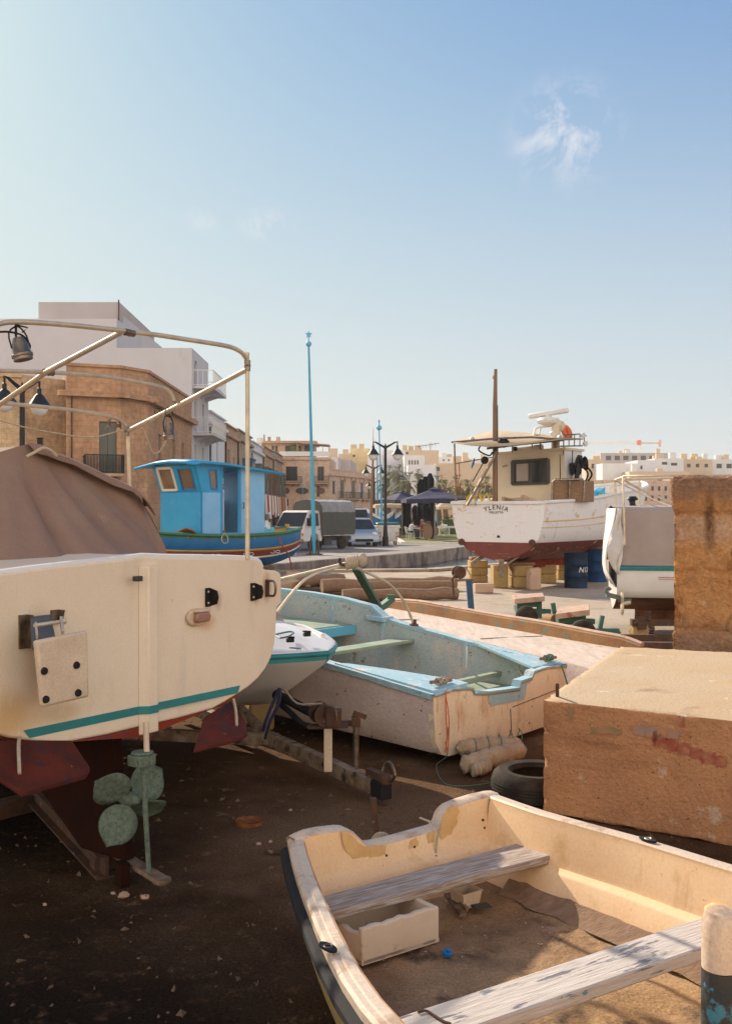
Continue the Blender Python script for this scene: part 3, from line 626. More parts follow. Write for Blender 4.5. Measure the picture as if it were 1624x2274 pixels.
for i, (y0, y1, z1, m_, lab, ops) in enumerate(ROW):
    z0_ = z1
    th = building(lab, [(XF, y0), (XF, y1), (-26, y1), (-26, y0)], z1, m_, {0: ops}, cornice=[(0, z1 - .9, .35, .25), (0, 3.55, .12, .18)], name='terraced_house', cat='house', group='houses along the street')
    part('parapet_cap', m_, th, lambda m: m.bar((XF + .05, y0, z1 + .05), (XF + .05, y1, z1 + .05), .34, .12))
    part('downpipe', 'blackmetal', th, lambda m: m.tube([(XF + .1, y0 + .35, z1 - 1.2), (XF + .1, y0 + .35, 0)], .07, 6))
    if i == 2:
        b = part('enclosed_balcony', 'shutter_b', th, lambda m: (m.box((XF + .48, 103, 5.6), (.95, 3.0, 3.2)), m.box((XF + .5, 103, 7.3), (1.1, 3.2, .16)), m.box((XF + .5, 103, 3.95), (1.1, 3.2, .14))))
        part('pane', 'glass', b, lambda m: [m.box((XF + .965, 102 + k * .95, 6.3), (.02, .7, 1.2)) for k in range(3)] + [m.box((XF + .5, 101.49, 6.3), (.6, .02, 1.2))])
    if i in (3, 4, 5):
        for yy in (y0 + 2.0, y0 + 9.6):
            b = part('enclosed_balcony', 'shutter_g' if i != 4 else 'shutter_br', th, lambda m: (m.box((XF + .42, yy + .8, 5.7), (.82, 2.3, 2.9)), m.box((XF + .45, yy + .8, 7.2), (1.0, 2.5, .14)), m.box((XF + .45, yy + .8, 4.2), (1.0, 2.5, .14))))
            part('pane', 'glass', b, lambda m: [m.box((XF + .845, yy + .1 + k * .7, 6.2), (.02, .5, 1.1)) for k in range(3)])
    else:
        for o in [q for q in ops if q[2] > 4][:2]: balcony(th, (XF, y0 + o[0] - .4), (XF, y0 + o[1] + .4), 4.1, .7, bars=10)
# shop goods: clothes on rails in front of the last house
th = thing('clothes_rail', 'rail of white and brown dresses hanging outside the last shop of the row', 'clothes rail', (XF + .9, 118, 0))
part('frame', 'steeld', th, lambda m: (m.tube([(XF + 1, 112, 0), (XF + 1, 112, 4.0), (XF + 1, 145, 4.0), (XF + 1, 145, 0)], .05, 6)))
for k in range(26):
    y = 112.6 + k * 1.25; w = rr.uniform(.25, .5); zt = 3.95 - rr.uniform(0, .1); zb = rr.uniform(1.1, 1.9); cc = ['shirtw', 'ren_beige', 'white', 'shirtr', 'awning'][rr.randrange(5)]
    part('dress', cc, th, lambda m: m.grid([[(XF + 1 + a * (.1 + .12 * t), y + b * w * (.45 + .55 * t), zt + (zb - zt) * t) for a, b in ((0, -1), (1, -.5), (-1, 0), (1, .5), (0, 1))] for t in (0, .3, .6, 1)]), fixn=False)
# --- cross building closing the street
Y = 150.0
P0 = ((620 - CX) / F * Y, Y); P1 = ((731 - CX) / F * Y, Y)
ops = [az(P0, 634.5, 1036, 660, 1067.5, Y) + ('k',), az(P0, 704.6, 1036, 719, 1067.5, Y) + ('k',), az(P0, 627, 1108, 640, 1124, Y) + ('k',), az(P0, 703, 1079.5, 709.5, 1103, Y) + ('d',)]
th = building('cream three storey house with two iron balconies and oval signs closing the street', [P0, P1, (P1[0] + .5, 166), (P0[0], 166)], zv(1015, Y), 'st_pink', {0: ops}, cornice=[(0, zv(1019, Y), .3, .3)])
balcony(th, ((628 - CX) / F * Y, Y), ((669 - CX) / F * Y, Y), zv(1073, Y), 1.0, bars=18)
balcony(th, ((697 - CX) / F * Y, Y), ((730 - CX) / F * Y, Y), zv(1073, Y), 1.0, bars=16)
for (u, w) in ((670.5, 14.5), (636, 7), (713, 8)):
    c = at(u, 1090, Y)
    part('oval_sign', 'frame_dk' if w > 10 else 'shutter_br', th, lambda m: m.prism([(c.x + math.cos(a) * w / F * Y, Y - .08, c.z + math.sin(a) * 7 / F * Y) for a in [k * math.pi / 10 for k in range(20)]], (0, .07, 0)))
part('roof_terrace_room', 'st_pink', th, lambda m: m.prism([at(589, 1016, 153), at(697, 1016, 153), at(697, 1016, 153) + Vector((0, 8, 0)), at(589, 1016, 153) + Vector((-1, 8, 0))], (0, 0, zv(984, 153) - zv(1016, 153))))
part('roof_slab', 'st_tan', th, lambda m: m.prism([at(583, 984, 152), at(702, 984, 152), at(702, 984, 152) + Vector((0, 10, 0)), at(575, 984, 152) + Vector((-1, 10, 0))], (0, 0, .35)))
part('terrace_wall', 'ren_white2', th, lambda m: m.box(((P0[0] + P1[0]) / 2, Y + .3, zv(1012, Y) + .3), (P1[0] - P0[0], .2, .7)))
for (a, b_) in ((633, 649), (653, 668), (676, 690), (603, 608), (611, 616)):
    w = part('window', 'frame_dk', th, lambda m: m.prism([at(a, 1013, 152.9), at(b_, 1013, 152.9), at(b_, 990, 152.9), at(a, 990, 152.9)], (0, .05, 0)))
b = part('pergola', 'st_tan', th, lambda m: (m.bar(at(660, 983, 150.6), at(731, 988, 150.6), .3, .16), m.bar(at(660, 983, 150.6) + Vector((0, 4, 0)), at(731, 988, 150.6) + Vector((0, 4, 0)), .3, .16), m.quad(at(660, 982, 150.6), at(731, 987, 150.6), at(731, 987, 150.6) + Vector((0, 4, 0)), at(660, 982, 150.6) + Vector((0, 4, 0))),
    m.bar(at(660, 985, 150.6), at(660, 1012, 150.6), .14, .14), m.bar(at(716, 988, 150.6), at(716, 1012, 150.6), .1, .1), m.bar(at(730, 989, 150.6), at(730, 1014, 150.6), .14, .14)))
part('plant', 'frond', th, lambda m: [m.quad(*[at(655 + rr.uniform(-9, 9), 998 + rr.uniform(-9, 9), 151.5) + Vector((rr.uniform(-.4, .4), rr.uniform(-.3, .3), rr.uniform(-.4, .4))) for _ in range(4)]) for k in range(50)], fixn=False, smooth=0)
for (u0, v0, u1, v1, cc) in ((570, 972, 582, 985, 'ren_white2'), (594, 970, 600, 983, 'st_tan'), (613, 970, 621, 983, 'st_pink'), (585, 965, 587, 984, 'steeld')):
    part('roof_tank', cc, th, lambda m: m.prism([at(u0, v1, 155), at(u1, v1, 155), at(u1, v1, 155) + Vector((0, .8, 0)), at(u0, v1, 155) + Vector((0, .8, 0))], (0, 0, (v1 - v0) / F * 155)))
# --- low row to its right
A, B = (P1[0] + .02, 150.1), ((829 - CX) / F * 168, 168)
LL = math.hypot(B[0] - A[0], B[1] - A[1]); zr = zv(1042, 150)
mk = lambda a, b, c, e, k: (LL * a, LL * b, c, e, k)
ops = [mk(.06, .12, 4.6, 6.6, 'd'), mk(.22, .31, 4.1, 6.9, 's'), mk(.47, .56, 4.1, 6.9, 's'), mk(.68, .75, 4.1, 6.7, 'b'), mk(.85, .93, 4.1, 6.7, 's'), mk(.1, .3, .1, 2.6, 'd'), mk(.5, .75, .1, 2.6, 'd')]
th = building('low cream terrace with arched balcony doors right of the three storey house', [A, B, (B[0] - 4, 180), (A[0], 170)], zr, 'st_pink', {0: ops}, cornice=[(0, zr - .8, .35, .25), (0, zr, .1, .2)])
for a, b in ((.18, .36), (.44, .6), (.66, .97)):
    pa = Vector((*A, 0)).lerp(Vector((*B, 0)), a); pb = Vector((*A, 0)).lerp(Vector((*B, 0)), b); balcony(th, (pa.x, pa.y), (pb.x, pb.y), 4.0, .8, bars=14)
for t in (.265, .515, .715, .89):
    q = Vector((*A, 0)).lerp(Vector((*B, 0)), t); d = (Vector((*B, 0)) - Vector((*A, 0))).normalized(); nn = Vector((d.y, -d.x, 0))
    part('arch', 'st_tan', th, lambda m: m.tube([q + nn * .06 + d * math.cos(k * math.pi / 8) * 1.15 + Vector((0, 0, 6.5 + math.sin(k * math.pi / 8) * 1.0)) for k in range(9)], .12, 6))
# --- distant town, camera facing blocks
def block(label, u0, v0, u1, v1, Y, m_, dep=14, wins=(), kind='d', tank=0, name='building', base=1150, side=0, group='distant houses across the town'):
    a, b = (u0 - CX) / F * Y, (u1 - CX) / F * Y; z1 = zv(v0, Y)
    ops = []
    for (wu0, wv0, wu1, wv1) in wins: ops.append(((wu0 - u0) / F * Y, (wu1 - u0) / F * Y, zv(wv1, Y), zv(wv0, Y), kind))
    th = building(label, [(a, Y), (b, Y + side), (b + 1, Y + dep + side), (a, Y + dep)], z1, m_, {0: ops}, name=name, group=group)
    for k in range(tank):
        x = a + (b - a) * rr.uniform(.1, .9); hh = rr.uniform(1, 2.4)
        part('roof_tank', ['ren_beige', 'ren_white2', 'ren_yellow'][k % 3], th, lambda m: m.box((x, Y + 3 + k, z1 - .3 + hh / 2), (rr.uniform(1, 2.4), 1.5, hh)))
    return th
def wrow(u0, u1, v0, v1, n, w): return [(u0 + (u1 - u0) * (k + .5) / n - w / 2, v0, u0 + (u1 - u0) * (k + .5) / n + w / 2, v1) for k in range(n)]
block('grey stepped house behind the low cream terrace', 731, 1015, 750, 1060, 185, 'ren_lilac', wins=[(736, 1022, 741, 1032)], tank=1)
block('grey-brown house seen over the low terrace roof', 750, 1022, 778, 1060, 190, 'ren_top', tank=1)
block('yellow rendered house with two roof tanks left of the twin lamp', 777, 996, 819, 1060, 260, 'ren_yellow', wins=[(783, 1010, 788, 1015)], tank=3)
block('low yellow house stepping down beside the yellow one', 762, 1006, 778, 1060, 255, 'ren_yellow', tank=1)
block('pale grey house wall behind the twin lamp', 817, 1008, 848, 1110, 235, 'ren_white')
block('long pale white house behind the palm trees', 846, 1010, 900, 1110, 250, 'ren_white', wins=[(853, 1000, 853.5, 1001)], tank=1)
block('broad beige apartment building on the hill above the white houses', 890, 1000, 973, 1070, 320, 'ren_beige', wins=[(900, 1004, 906, 1009)], tank=4)
block('modern white house with a band of windows behind the palms', 897, 1011, 942, 1110, 238, 'ren_white2', wins=wrow(905, 930, 1022, 1032, 4, 4), kind='w')
block('lower white wing of the modern house above the closed parasols', 905, 1032, 967, 1110, 228, 'ren_white', wins=[(936, 1040, 937, 1041)])
block('long beige warehouse wall behind the awning posts', 966, 1029, 1100, 1100, 230, 'ren_beige', wins=[(968, 1037, 975, 1046)], tank=4)
block('small pale houses on the skyline behind the white fishing boat mast', 972, 1015, 1040, 1060, 400, 'ren_white2', wins=wrow(978, 1036, 1020, 1024, 5, 4), tank=5)
block('hazy beige house on the skyline above the warehouse', 1035, 1019, 1120, 1060, 380, 'ren_beige', tank=3, wins=wrow(1040, 1110, 1026, 1031, 4, 5))
block('brown shuttered house beyond the warehouse end', 1096, 1042, 1180, 1100, 240, 'st_tan', wins=wrow(1100, 1175, 1060, 1072, 5, 5))
block('long low beige waterfront terrace below the warehouse', 960, 1072, 1130, 1140, 205, 'st_pale', wins=wrow(965, 1125, 1085, 1100, 12, 5))
block('beige stone house to the right of the fishing boat cabin', 1300, 1020, 1340, 1110, 280, 'ren_beige', wins=[(1312, 1030, 1318, 1040), (1325, 1042, 1331, 1052)], tank=1)
block('big plain bright white building on the right skyline', 1336, 1029, 1415, 1062, 270, 'ren_white2', side=0)
block('white building wing stepping back on the right skyline', 1414, 1022, 1455, 1062, 282, 'ren_white', wins=[(1420, 1034, 1425, 1042)])
block('grey concrete building shell under the crane', 1332, 1006, 1481, 1040, 420, 'ren_top', wins=wrow(1340, 1475, 1012, 1022, 7, 12), tank=4)
block('pale apartment block with two dark openings on the right skyline', 1452, 1018, 1516, 1070, 300, 'ren_white2', wins=[(1468, 1026, 1480, 1032), (1488, 1028, 1502, 1034)], tank=4)
block('beige apartment block at the far right of the skyline', 1512, 1020, 1580, 1075, 310, 'ren_beige', wins=wrow(1518, 1576, 1030, 1038, 3, 8), tank=4)
block('cream houses above the end of the ruined wall', 1576, 1020, 1660, 1075, 320, 'ren_white2', wins=wrow(1584, 1650, 1030, 1040, 3, 12), tank=3)
block('low beige roofs in front of the white skyline buildings', 1396, 1047, 1530, 1100, 262, 'ren_beige', wins=[(1500, 1055, 1510, 1062)], tank=2)
block('pink stone waterfront house with dark windows beyond the white boat bow', 1404, 1068, 1488, 1150, 250, 'st_pink', wins=wrow(1410, 1484, 1080, 1090, 5, 6) + wrow(1410, 1484, 1100, 1112, 5, 6))
block('tan waterfront house next to the pink one', 1486, 1062, 1600, 1150, 252, 'st_tan', wins=wrow(1490, 1590, 1078, 1090, 6, 6))
block('long pale waterfront wall seen beyond the white boat bow', 1290, 1066, 1406, 1150, 255, 'st_pale', wins=wrow(1300, 1400, 1082, 1094, 8, 6))
block('hazy town houses on the skyline between mast and cabin', 1130, 1030, 1310, 1100, 400, 'ren_beige', wins=wrow(1140, 1300, 1040, 1048, 12, 5), tank=4)
# crane
th = thing('tower_crane', 'red and white tower crane on the skyline at right', 'crane', at(1417, 1100, 600))
part('mast', 'ren_white2', th, lambda m: [m.bar(at(1417, 1100, 600) + Vector((i, j, 0)), at(1417, 985, 600) + Vector((i, j, 0)), .25, .25) for i in (-.9, .9) for j in (-.9, .9)] + [m.bar(at(1417, 1100 - k * 6, 600) + Vector((-.9, -.9, 0)), at(1417, 1094 - k * 6, 600) + Vector((.9, -.9, 0)), .2, .2) for k in range(18)])
part('cab', 'orange', th, lambda m: m.box(at(1417, 983, 600), (2.2, 2, 3)))
part('jib', 'ren_white2', th, lambda m: (m.bar(at(1304, 982, 600), at(1417, 981, 600), .5, .5), m.bar(at(1304, 986, 600), at(1417, 985, 600), .5, .5)) + tuple(m.bar(at(1304 + k * 7, 986, 600), at(1307.5 + k * 7, 982, 600), .3, .3) for k in range(16)))
part('counter_jib', 'st_pink', th, lambda m: (m.bar(at(1417, 984, 600), at(1464, 984, 600), .6, .7), m.box(at(1463, 985, 600), (1.6, 1.2, 4))))
# hill behind the town
mb = MB(); rows = []
for j, (Yh, hz) in enumerate(((460, 2), (560, 9), (760, 14), (1200, 6))):
    rows.append([(x, Yh, hz * (1 + .35 * math.sin(x * .011 + j)) * (1 if j else .2)) for x in range(-900, 1300, 60)])
mb.grid(rows); struct(mb, 'town_hill', 'ren_beige')

# ================================================================ palms and hedge
def palm(label, u, vc, Y, r=2.1):
    c = at(u, vc, Y); th = thing('palm_tree', label, 'palm tree', (c.x, Y, 0), 0, 'palm trees beyond the parasols')
    part('trunk', 'bark', th, lambda m: m.tube([(c.x + .1 * math.sin(k), Y, c.z * k / 7) for k in range(8)], [.34 - .014 * k for k in range(8)], 8))
    def crown(m):
        for k in range(58):
            a = rr.uniform(0, 6.283); el = rr.uniform(-.9, 1.35); L_ = r * rr.uniform(.75, 1.15); o = Vector((c.x, Y, c.z))
            d = Vector((math.cos(a) * math.cos(el), math.sin(a) * math.cos(el), math.sin(el)))
            w = rr.uniform(.28, .5); sd = d.cross(Vector((0, 0, 1))).normalized()
            p1 = o + d * L_ * .5 + Vector((0, 0, .1)); p2 = o + d * L_ - Vector((0, 0, L_ * .28))
            for q in range(7):                 # fan palm: splayed leaflets at the frond tip
                t = (q - 3) / 3; e = p1 + (p2 - p1) * (1 - .25 * abs(t)) + sd * t * w * 1.7
                m.add([p1 - sd * .04, p1 + sd * .04, e], [(0, 1, 2)])
            m.add([o, p1 + sd * .03, p1 - sd * .03], [(0, 1, 2)])
    part('crown', 'frond', th, crown, fixn=False, smooth=0)
palm('tall palm with its crown against the white wall left of the others', 862, 1052, 150, 1.9)
palm('tallest round headed palm in front of the long white house', 884, 1053, 142, 2.1)
palm('broad palm just left of the closed parasols', 907, 1072, 130, 2.3)
palm('smaller palm at the far left half hidden by the lamp posts', 849, 1075, 150, 1.8)
palm('low palm under the tall one, behind the near navy parasol', 884, 1087, 128, 2.2)
palm('small distant palm between the white house and closed parasols', 929, 1053, 170, 1.3)
palm('palm right of the closed parasols', 973, 1076, 140, 2.2)
palm('low palm behind the wide parasol roof', 988, 1088, 125, 2.1)
palm('palm beside the awning post of the fishing boat', 1016, 1080, 135, 2.3)
palm('palm seen between awning post and mast of the fishing boat', 1038, 1084, 138, 2.0)
palm('palm seen just left of the dark mast', 1080, 1078, 132, 2.2)
def hedge(label, x0, x1, y0, y1, z1, n):
    m = MB()
    for k in range(n):
        p = Vector((rr.uniform(x0, x1), rr.uniform(y0, y1), rr.uniform(0, z1) ** 1)); s_ = rr.uniform(.05, .13)
        m.quad(*[p + Vector((rr.uniform(-s_, s_), rr.uniform(-s_, s_), rr.uniform(-s_, s_))) for _ in range(4)])
    m.box(((x0 + x1) / 2, (y0 + y1) / 2, z1 * .4), ((x1 - x0) * .9, (y1 - y0) * .8, z1 * .78))
    tag(m.build('hedge', 'leaf', fixn=False, smooth=0), label, 'hedge')
hedge('dark clipped hedge behind the cafe tables under the wide parasol', 6.3, 11.8, 84, 85.4, 1.6, 1500)
hedge('low dark hedge at the left end of the lawn tables', 2.6, 5.4, 81, 82, 1.1, 700)
# ================================================================ lamps and poles
def street_lamp(label, u, Y, vtop, rot=0, H_=None, sep=.67):
    x = (u - CX) / F * Y; h = H_ or zv(vtop, Y)
    th = thing('street_lamp', label, 'street lamp', (x, Y, 0), rot, 'black twin lamps along the quay')
    part('post', 'blackmetal', th, lambda m: m.lathe((0, 0, 0), [(.17, 0), (.17, .5), (.13, .55), (.1, 1.2), (.085, 1.25), (.075, h - .45), (.1, h - .42), (.06, h - .3), (.02, h - .15)], 12), local=True)
    for s in (-1, 1):
        a = part('arm', 'blackmetal', th, lambda m: m.tube([(0, 0, h - .38), (s * sep * .45, 0, h - .22), (s * sep * .8, 0, h - .08), (s * sep, 0, h - .05), (s * sep, 0, h - .3)], [.07, .055, .045, .04, .03], 8), local=True)
        part('lamp_shade', 'blackmetal', th, lambda m: m.lathe((s * sep, 0, h - .78), [(.36, 0), (.3, .06), (.14, .3), (.07, .36), (.06, .52), (.0, .56)], 16), local=True)
        part('globe', 'lampglobe', th, lambda m: m.lathe((s * sep, 0, h - 1.1), [(0, 0), (.13, .03), (.22, .12), (.27, .24), (.29, .33), (0, .33)], 16), local=True)
    return th
street_lamp('nearest central twin-armed black street lamp standing in front of the white bin', 855, 55.8, 979)
street_lamp('second twin-armed lamp, smaller, left of the nearest central one', 829, 85, 1031)
street_lamp('third and smallest twin-armed lamp beyond the other two central ones', 831, 118, 1065)
street_lamp('twin-armed lamp at the left edge in front of the limestone houses', 50, 29.7, 838, rot=R(62))
def flagpole(label, u0, v0, u1, v1, Y, r, m_, star=True, nm='flagpole'):
    p1 = at(u1, v1, Y); p0 = Vector(((u0 - CX) / F * Y, Y, 0)); h = p1.z
    th = thing(nm, label, 'pole', p0, 0)
    part('shaft', m_, th, lambda m: m.tube([p0, p0.lerp(p1, .33), p0.lerp(p1, .66), p1], [r, r * .8, r * .6, r * .45], 10))
    part('base_bracket', 'rust', th, lambda m: (m.box(p0 + Vector((-r * 1.8, 0, .3)), (r * .7, r * 3, .7)), m.box(p0 + Vector((r * 1.8, 0, .3)), (r * .7, r * 3, .7)), m.box(p0 + Vector((0, 0, .03)), (r * 7, r * 5, .06))))
    if star:
        def st(m):
            m.ball(p1 + Vector((0, 0, .08)), .13, 10)
            c = p1 + Vector((0, 0, .5)); pts = []
            for k in range(10):
                a = math.pi / 2 + k * math.pi / 5; q = .17 if k % 2 == 0 else .075; pts.append(c + Vector((math.cos(a) * q, -.02, math.sin(a) * q)))
            m.prism(pts, (0, .05, 0)); m.tube([p1, c], .025, 6)
        def st2(m): m.ball(p1 + Vector((0, 0, .06)), .17, 10); m.tube([p1, p1 + Vector((0, 0, .5))], .04, 6); m.ball(p1 + Vector((0, 0, .45)), .09, 8, (.7, .7, 1.3))
        part('finial', 'lightblue', th, st if star == True else st2)
    return th
flagpole('tall light blue pole with a star on top standing in front of the truck', 697.5, 1232, 685, 768, 44.2, .1, 'poleblue')
flagpole('slimmer light blue pole with ball finial crossing the nearest twin lamp', 849, 1200, 841, 952, 62, .07, 'poleblue', star=2)
flagpole('brown wooden pole with thin tip left of the nearest twin lamp', 822, 1180, 828, 1000, 72, .13, 'timber', star=False)
flagpole('thick pale blue pole end seen between the brown pole and the lamp', 839, 1160, 837, 1012, 95, .12, 'poleblue', star=False)
flagpole('thin pale pole in front of the three storey cream house', 672, 1165, 671, 1040, 130, .06, 'poleblue', star=False)
flagpole('pale blue pole behind the closed parasols', 968, 1160, 970, 1040, 100, .07, 'poleblue', star=False)
tag(part('antenna', 'steeld', None, lambda m: m.tube([at(828, 1000, 72.3), at(828, 949, 72.3)], [.03, .012], 6)), 'thin rod on top of the brown pole', 'antenna')
# tv antenna on the beige block roof
th = thing('roof_antenna', 'spindly aerial on the beige apartment roof', 'antenna', at(955, 1001, 321))
part('mast', 'steeld', th, lambda m: (m.tube([at(955, 1003, 321), at(955, 983, 321)], .12, 5),))
part('dipole', 'steeld', th, lambda m: (m.tube([at(925, 992, 321), at(975, 984, 321)], .1, 5),) + tuple(m.tube([at(930 + k * 7, 988 - k, 321), at(931 + k * 7, 996 - k, 321)], .08, 5) for k in range(6)))

# ================================================================ truck
yl = Vector((-.5, -.87, 0)).normalized()        # forward of the truck
rzt = math.atan2(-yl.x, yl.y)
th = thing('truck', 'small white light truck with grey-green canvas cover parked behind the tall blue pole', 'truck', (-2.55, 50.6, 0), rzt)
def wheel(th, x, y, r, w, local=True):
    t = part('wheel', 'tyre', th, lambda m: m.lathe((x, y, r), [(r * .55, -w / 2), (r * .93, -w / 2), (r, -w * .35), (r, w * .35), (r * .93, w / 2), (r * .55, w / 2)], 20, (1, 0, 0)), local=True)
    part('rim', 'steeld', t, lambda m: m.lathe((x, y, r), [(0, w * .3), (r * .3, w * .38), (r * .56, w * .3), (r * .56, -w * .3), (r * .3, -w * .38), (0, -w * .3)], 16, (1, 0, 0)), local=True)
for x, y in ((-.72, 1.35), (.72, 1.35), (-.72, -1.35), (.72, -1.35)): wheel(th, x, y, .33, .22)
def cab(m):
    prof = [(.72, .35), (.72, 2.28), (.98, 2.38), (1.12, 2.35), (1.78, 1.55), (1.82, 1.3)]   # z, y
    prof = [(.45, 1.75), (.45, 2.3), (.62, 2.36), (1.18, 2.34), (1.92, 1.72), (1.98, 1.5), (1.98, .72), (1.2, .68), (.45, .68), (.45, .95), (.75, 1.02), (.85, 1.35), (.75, 1.68)]
    n = len(prof)
    L_ = []
    for x, k in ((-.84, 1), (-.8, 1.0), (.8, 1.0), (.84, 1)):
        L_.append([(x * (1 - .1 * max(0, (z - 1.2) / .8)), y, z) for z, y in prof])
    m.prism(L_[0], Vector((1.68, 0, 0)))
cb = part('cab', 'truckwhite', th, cab, local=True, bevel=.05)
for v in cb.data.vertices:
    if v.co.z > 1.2: v.co.x *= 1 - .1 * (v.co.z - 1.2) / .8
part('windscreen', 'glass', th, lambda m: m.prism([(-.76, 2.35, 1.2), (.76, 2.35, 1.2), (.69, 1.8, 1.86), (-.69, 1.8, 1.86)], (0, .02, .02)), local=True)
for s in (-1, 1):
    part('side_window', 'glass', th, lambda m: m.prism([(s * .845, 1.0, 1.22), (s * .845, 1.95, 1.22), (s * .79, 1.62, 1.84), (s * .79, 1.0, 1.84)], (s * .012, 0, 0)), local=True)
    mi = part('mirror', 'black', th, lambda m: (m.box((s * 1.02, 2.2, 1.42), (.16, .08, .36)), m.bar((s * .82, 2.1, 1.6), (s * 1.02, 2.2, 1.6), .03, .03)), local=True, bevel=.02)
    part('headlight', 'lampglobe', th, lambda m: m.box((s * .58, 2.37, .82), (.3, .03, .2)), local=True, bevel=.02)
    part('indicator', 'orange', th, lambda m: m.box((s * .78, 2.36, .82), (.1, .05, .12)), local=True)
    part('door_handle', 'black', th, lambda m: m.box((s * .86, .95, 1.05), (.02, .12, .04)), local=True)
part('grille', 'shade', th, lambda m: [m.box((0, 2.365, .68 + k * .05), (.8, .02, .03)) for k in range(5)], local=True)
part('bumper', 'steeld', th, lambda m: m.box((0, 2.42, .5), (1.68, .12, .2)), local=True, bevel=.03)
part('chassis', 'shade', th, lambda m: (m.box((0, -.8, .55), (1.1, 3.6, .2)), m.box((-.5, -.1, .4), (.4, .7, .3))), local=True)
part('cargo_bed', 'truckwhite', th, lambda m: m.box((0, -.9, .78), (1.72, 3.1, .14)), local=True)
def tarp(m):
    rows = []
    for y in [-2.46 + k * .32 for k in range(11)]:
        sec = [(-.88, .74), (-.9, 1.3), (-.9, 1.9), (-.86, 2.2), (-.7, 2.42), (-.35, 2.5), (0, 2.53), (.35, 2.5), (.7, 2.42), (.86, 2.2), (.9, 1.9), (.9, 1.3), (.88, .74)]
        rows.append([(x + .012 * math.sin(y * 9 + z * 5), y, z + .015 * math.sin(y * 7)) for x, z in sec])
    m.grid(rows, mats=[0, 0, 1, 1, 1, 1, 1, 1, 1, 1, 0, 0])
    m.cur = 0; m.poly(rows[0]); m.poly(rows[-1])
part('canvas_cover', ['tarpgreen', 'tarptop'], th, tarp, local=True)
# ================================================================ cars
def car(label, u, Y, fwd, paint, L_=3.9, W=1.65, h=1.5, van=False, name='parked_car', cat='car', group='cars parked beyond the truck'):
    x = (u - CX) / F * Y; f = Vector((*fwd, 0)).normalized()
    th = thing(name, label, cat, (x, Y, 0), math.atan2(-f.x, f.y), group)
    if van: prof = [(-L_ / 2, .3), (-L_ / 2, h - .12), (-L_ / 2 + .12, h), (L_ * .2, h), (L_ * .38, h * .62), (L_ / 2 - .03, h * .5), (L_ / 2, .3)]
    else: prof = [(-L_ / 2, .28), (-L_ / 2 + .03, .85), (-L_ / 2 + .3, h * .88), (-L_ / 2 + .7, h), (L_ * .08, h), (L_ * .3, .95), (L_ / 2 - .1, .76), (L_ / 2, .55), (L_ / 2 - .02, .26)]
    bw = [(x_, y_, z_) for y_, z_ in prof for x_ in (0,)]
    rows = []
    for t in (-1, -.92, .92, 1):
        rows.append([(t * W / 2 * (1 - (.22 if not van else .1) * max(0, (z - .85) / (h - .85))), y, z if abs(t) < 1 else z * .985 + .01) for y, z in prof])
    def body(m):
        m.grid([r_ + [r_[0]] for r_ in rows]); m.poly(rows[0]); m.poly(rows[-1])
    part('body', paint, th, body, local=True)
    k = (1 - (.22 if not van else .1) * .12)
    if van: fw = [(L_ * .225, h * .94), (L_ * .37, h * .64)]
    else: fw = [(L_ * .1, h * .97), (L_ * .29, .985)]
    part('windscreen', 'glass', th, lambda m: m.prism([(-W * .36, fw[0][0] + .02, fw[0][1]), (W * .36, fw[0][0] + .02, fw[0][1]), (W * .44, fw[1][0] + .03, fw[1][1]), (-W * .44, fw[1][0] + .03, fw[1][1])], (0, .015, .02)), local=True)
    for s in (-1, 1):
        part('side_window', 'glass', th, lambda m: m.prism([(s * (W / 2 - .005), -L_ * .32, .95), (s * (W / 2 - .005), L_ * .22, .95), (s * W * .4, L_ * .08, h * .93), (s * W * .4, -L_ * .3, h * .93)], (s * .02, 0, 0)), local=True)
        part('headlight', 'lampglobe', th, lambda m: m.ball((s * W * .36, L_ / 2 - .12, .7), .17, 10, (1, .8, .7)), local=True)
        for y in (-L_ * .31, L_ * .31): wheel(th, s * (W / 2 - .1), y, .3, .2)
    part('bumper', 'black', th, lambda m: (m.box((0, L_ / 2, .36), (W * .6, .06, .14)),), local=True, bevel=.02)
    return th
car('silver-blue hatchback parked close behind the truck', 796, 56.4, (.16, -1), 'carsilver')
car('white estate car behind the silver-blue hatchback', 797, 66, (.1, -1), 'carwhite')
car('white van with high roof beyond the cars', 792, 78, (.05, -1), 'carwhite', 4.8, 1.9, 2.2, True, 'parked_van', 'van')
car('second white van farther along the street', 806, 96, (.05, -1), 'carwhite', 4.8, 1.9, 2.1, True, 'parked_van', 'van')
car('red car parked between the vans and the brown pole', 830, 88, (.1, -1), 'carred')
# ================================================================ white wheeled bin
bx_ = (868 - 9 - CX) / F * 57.8
th = thing('wheeled_bin', 'large white wheeled rubbish container with dark green lid behind the nearest lamp', 'bin', (bx_, 57.8, 0), R(8))
def binb(m):
    rings = []
    for z, w, d in ((.24, .5, .38), (.3, .53, .42), (1.02, .62, .5), (1.06, .67, .54), (1.14, .67, .54)):
        rings.append([(-w, -d, z), (w, -d, z), (w, d, z), (-w, d, z), (-w, -d, z)])
    m.grid(rings); m.poly(rings[0][:4]); m.poly(rings[-1][:4])
    for x in (-.56, -.28, .28, .56): m.bar((x * .92, -.42, .3), (x, -.52, 1.0), .035, .04)
part('container', 'white', th, binb, local=True)
part('lid', 'bingreen', th, lambda m: m.grid([[(x, -.56 + .02, 1.15), (x, -.4, 1.25 + dz), (x, 0, 1.3 + dz), (x, .4, 1.25 + dz), (x, .56, 1.15)] for x, dz in ((-.68, -.05), (-.6, 0), (.6, 0), (.68, -.05))]), local=True, solid=.03)
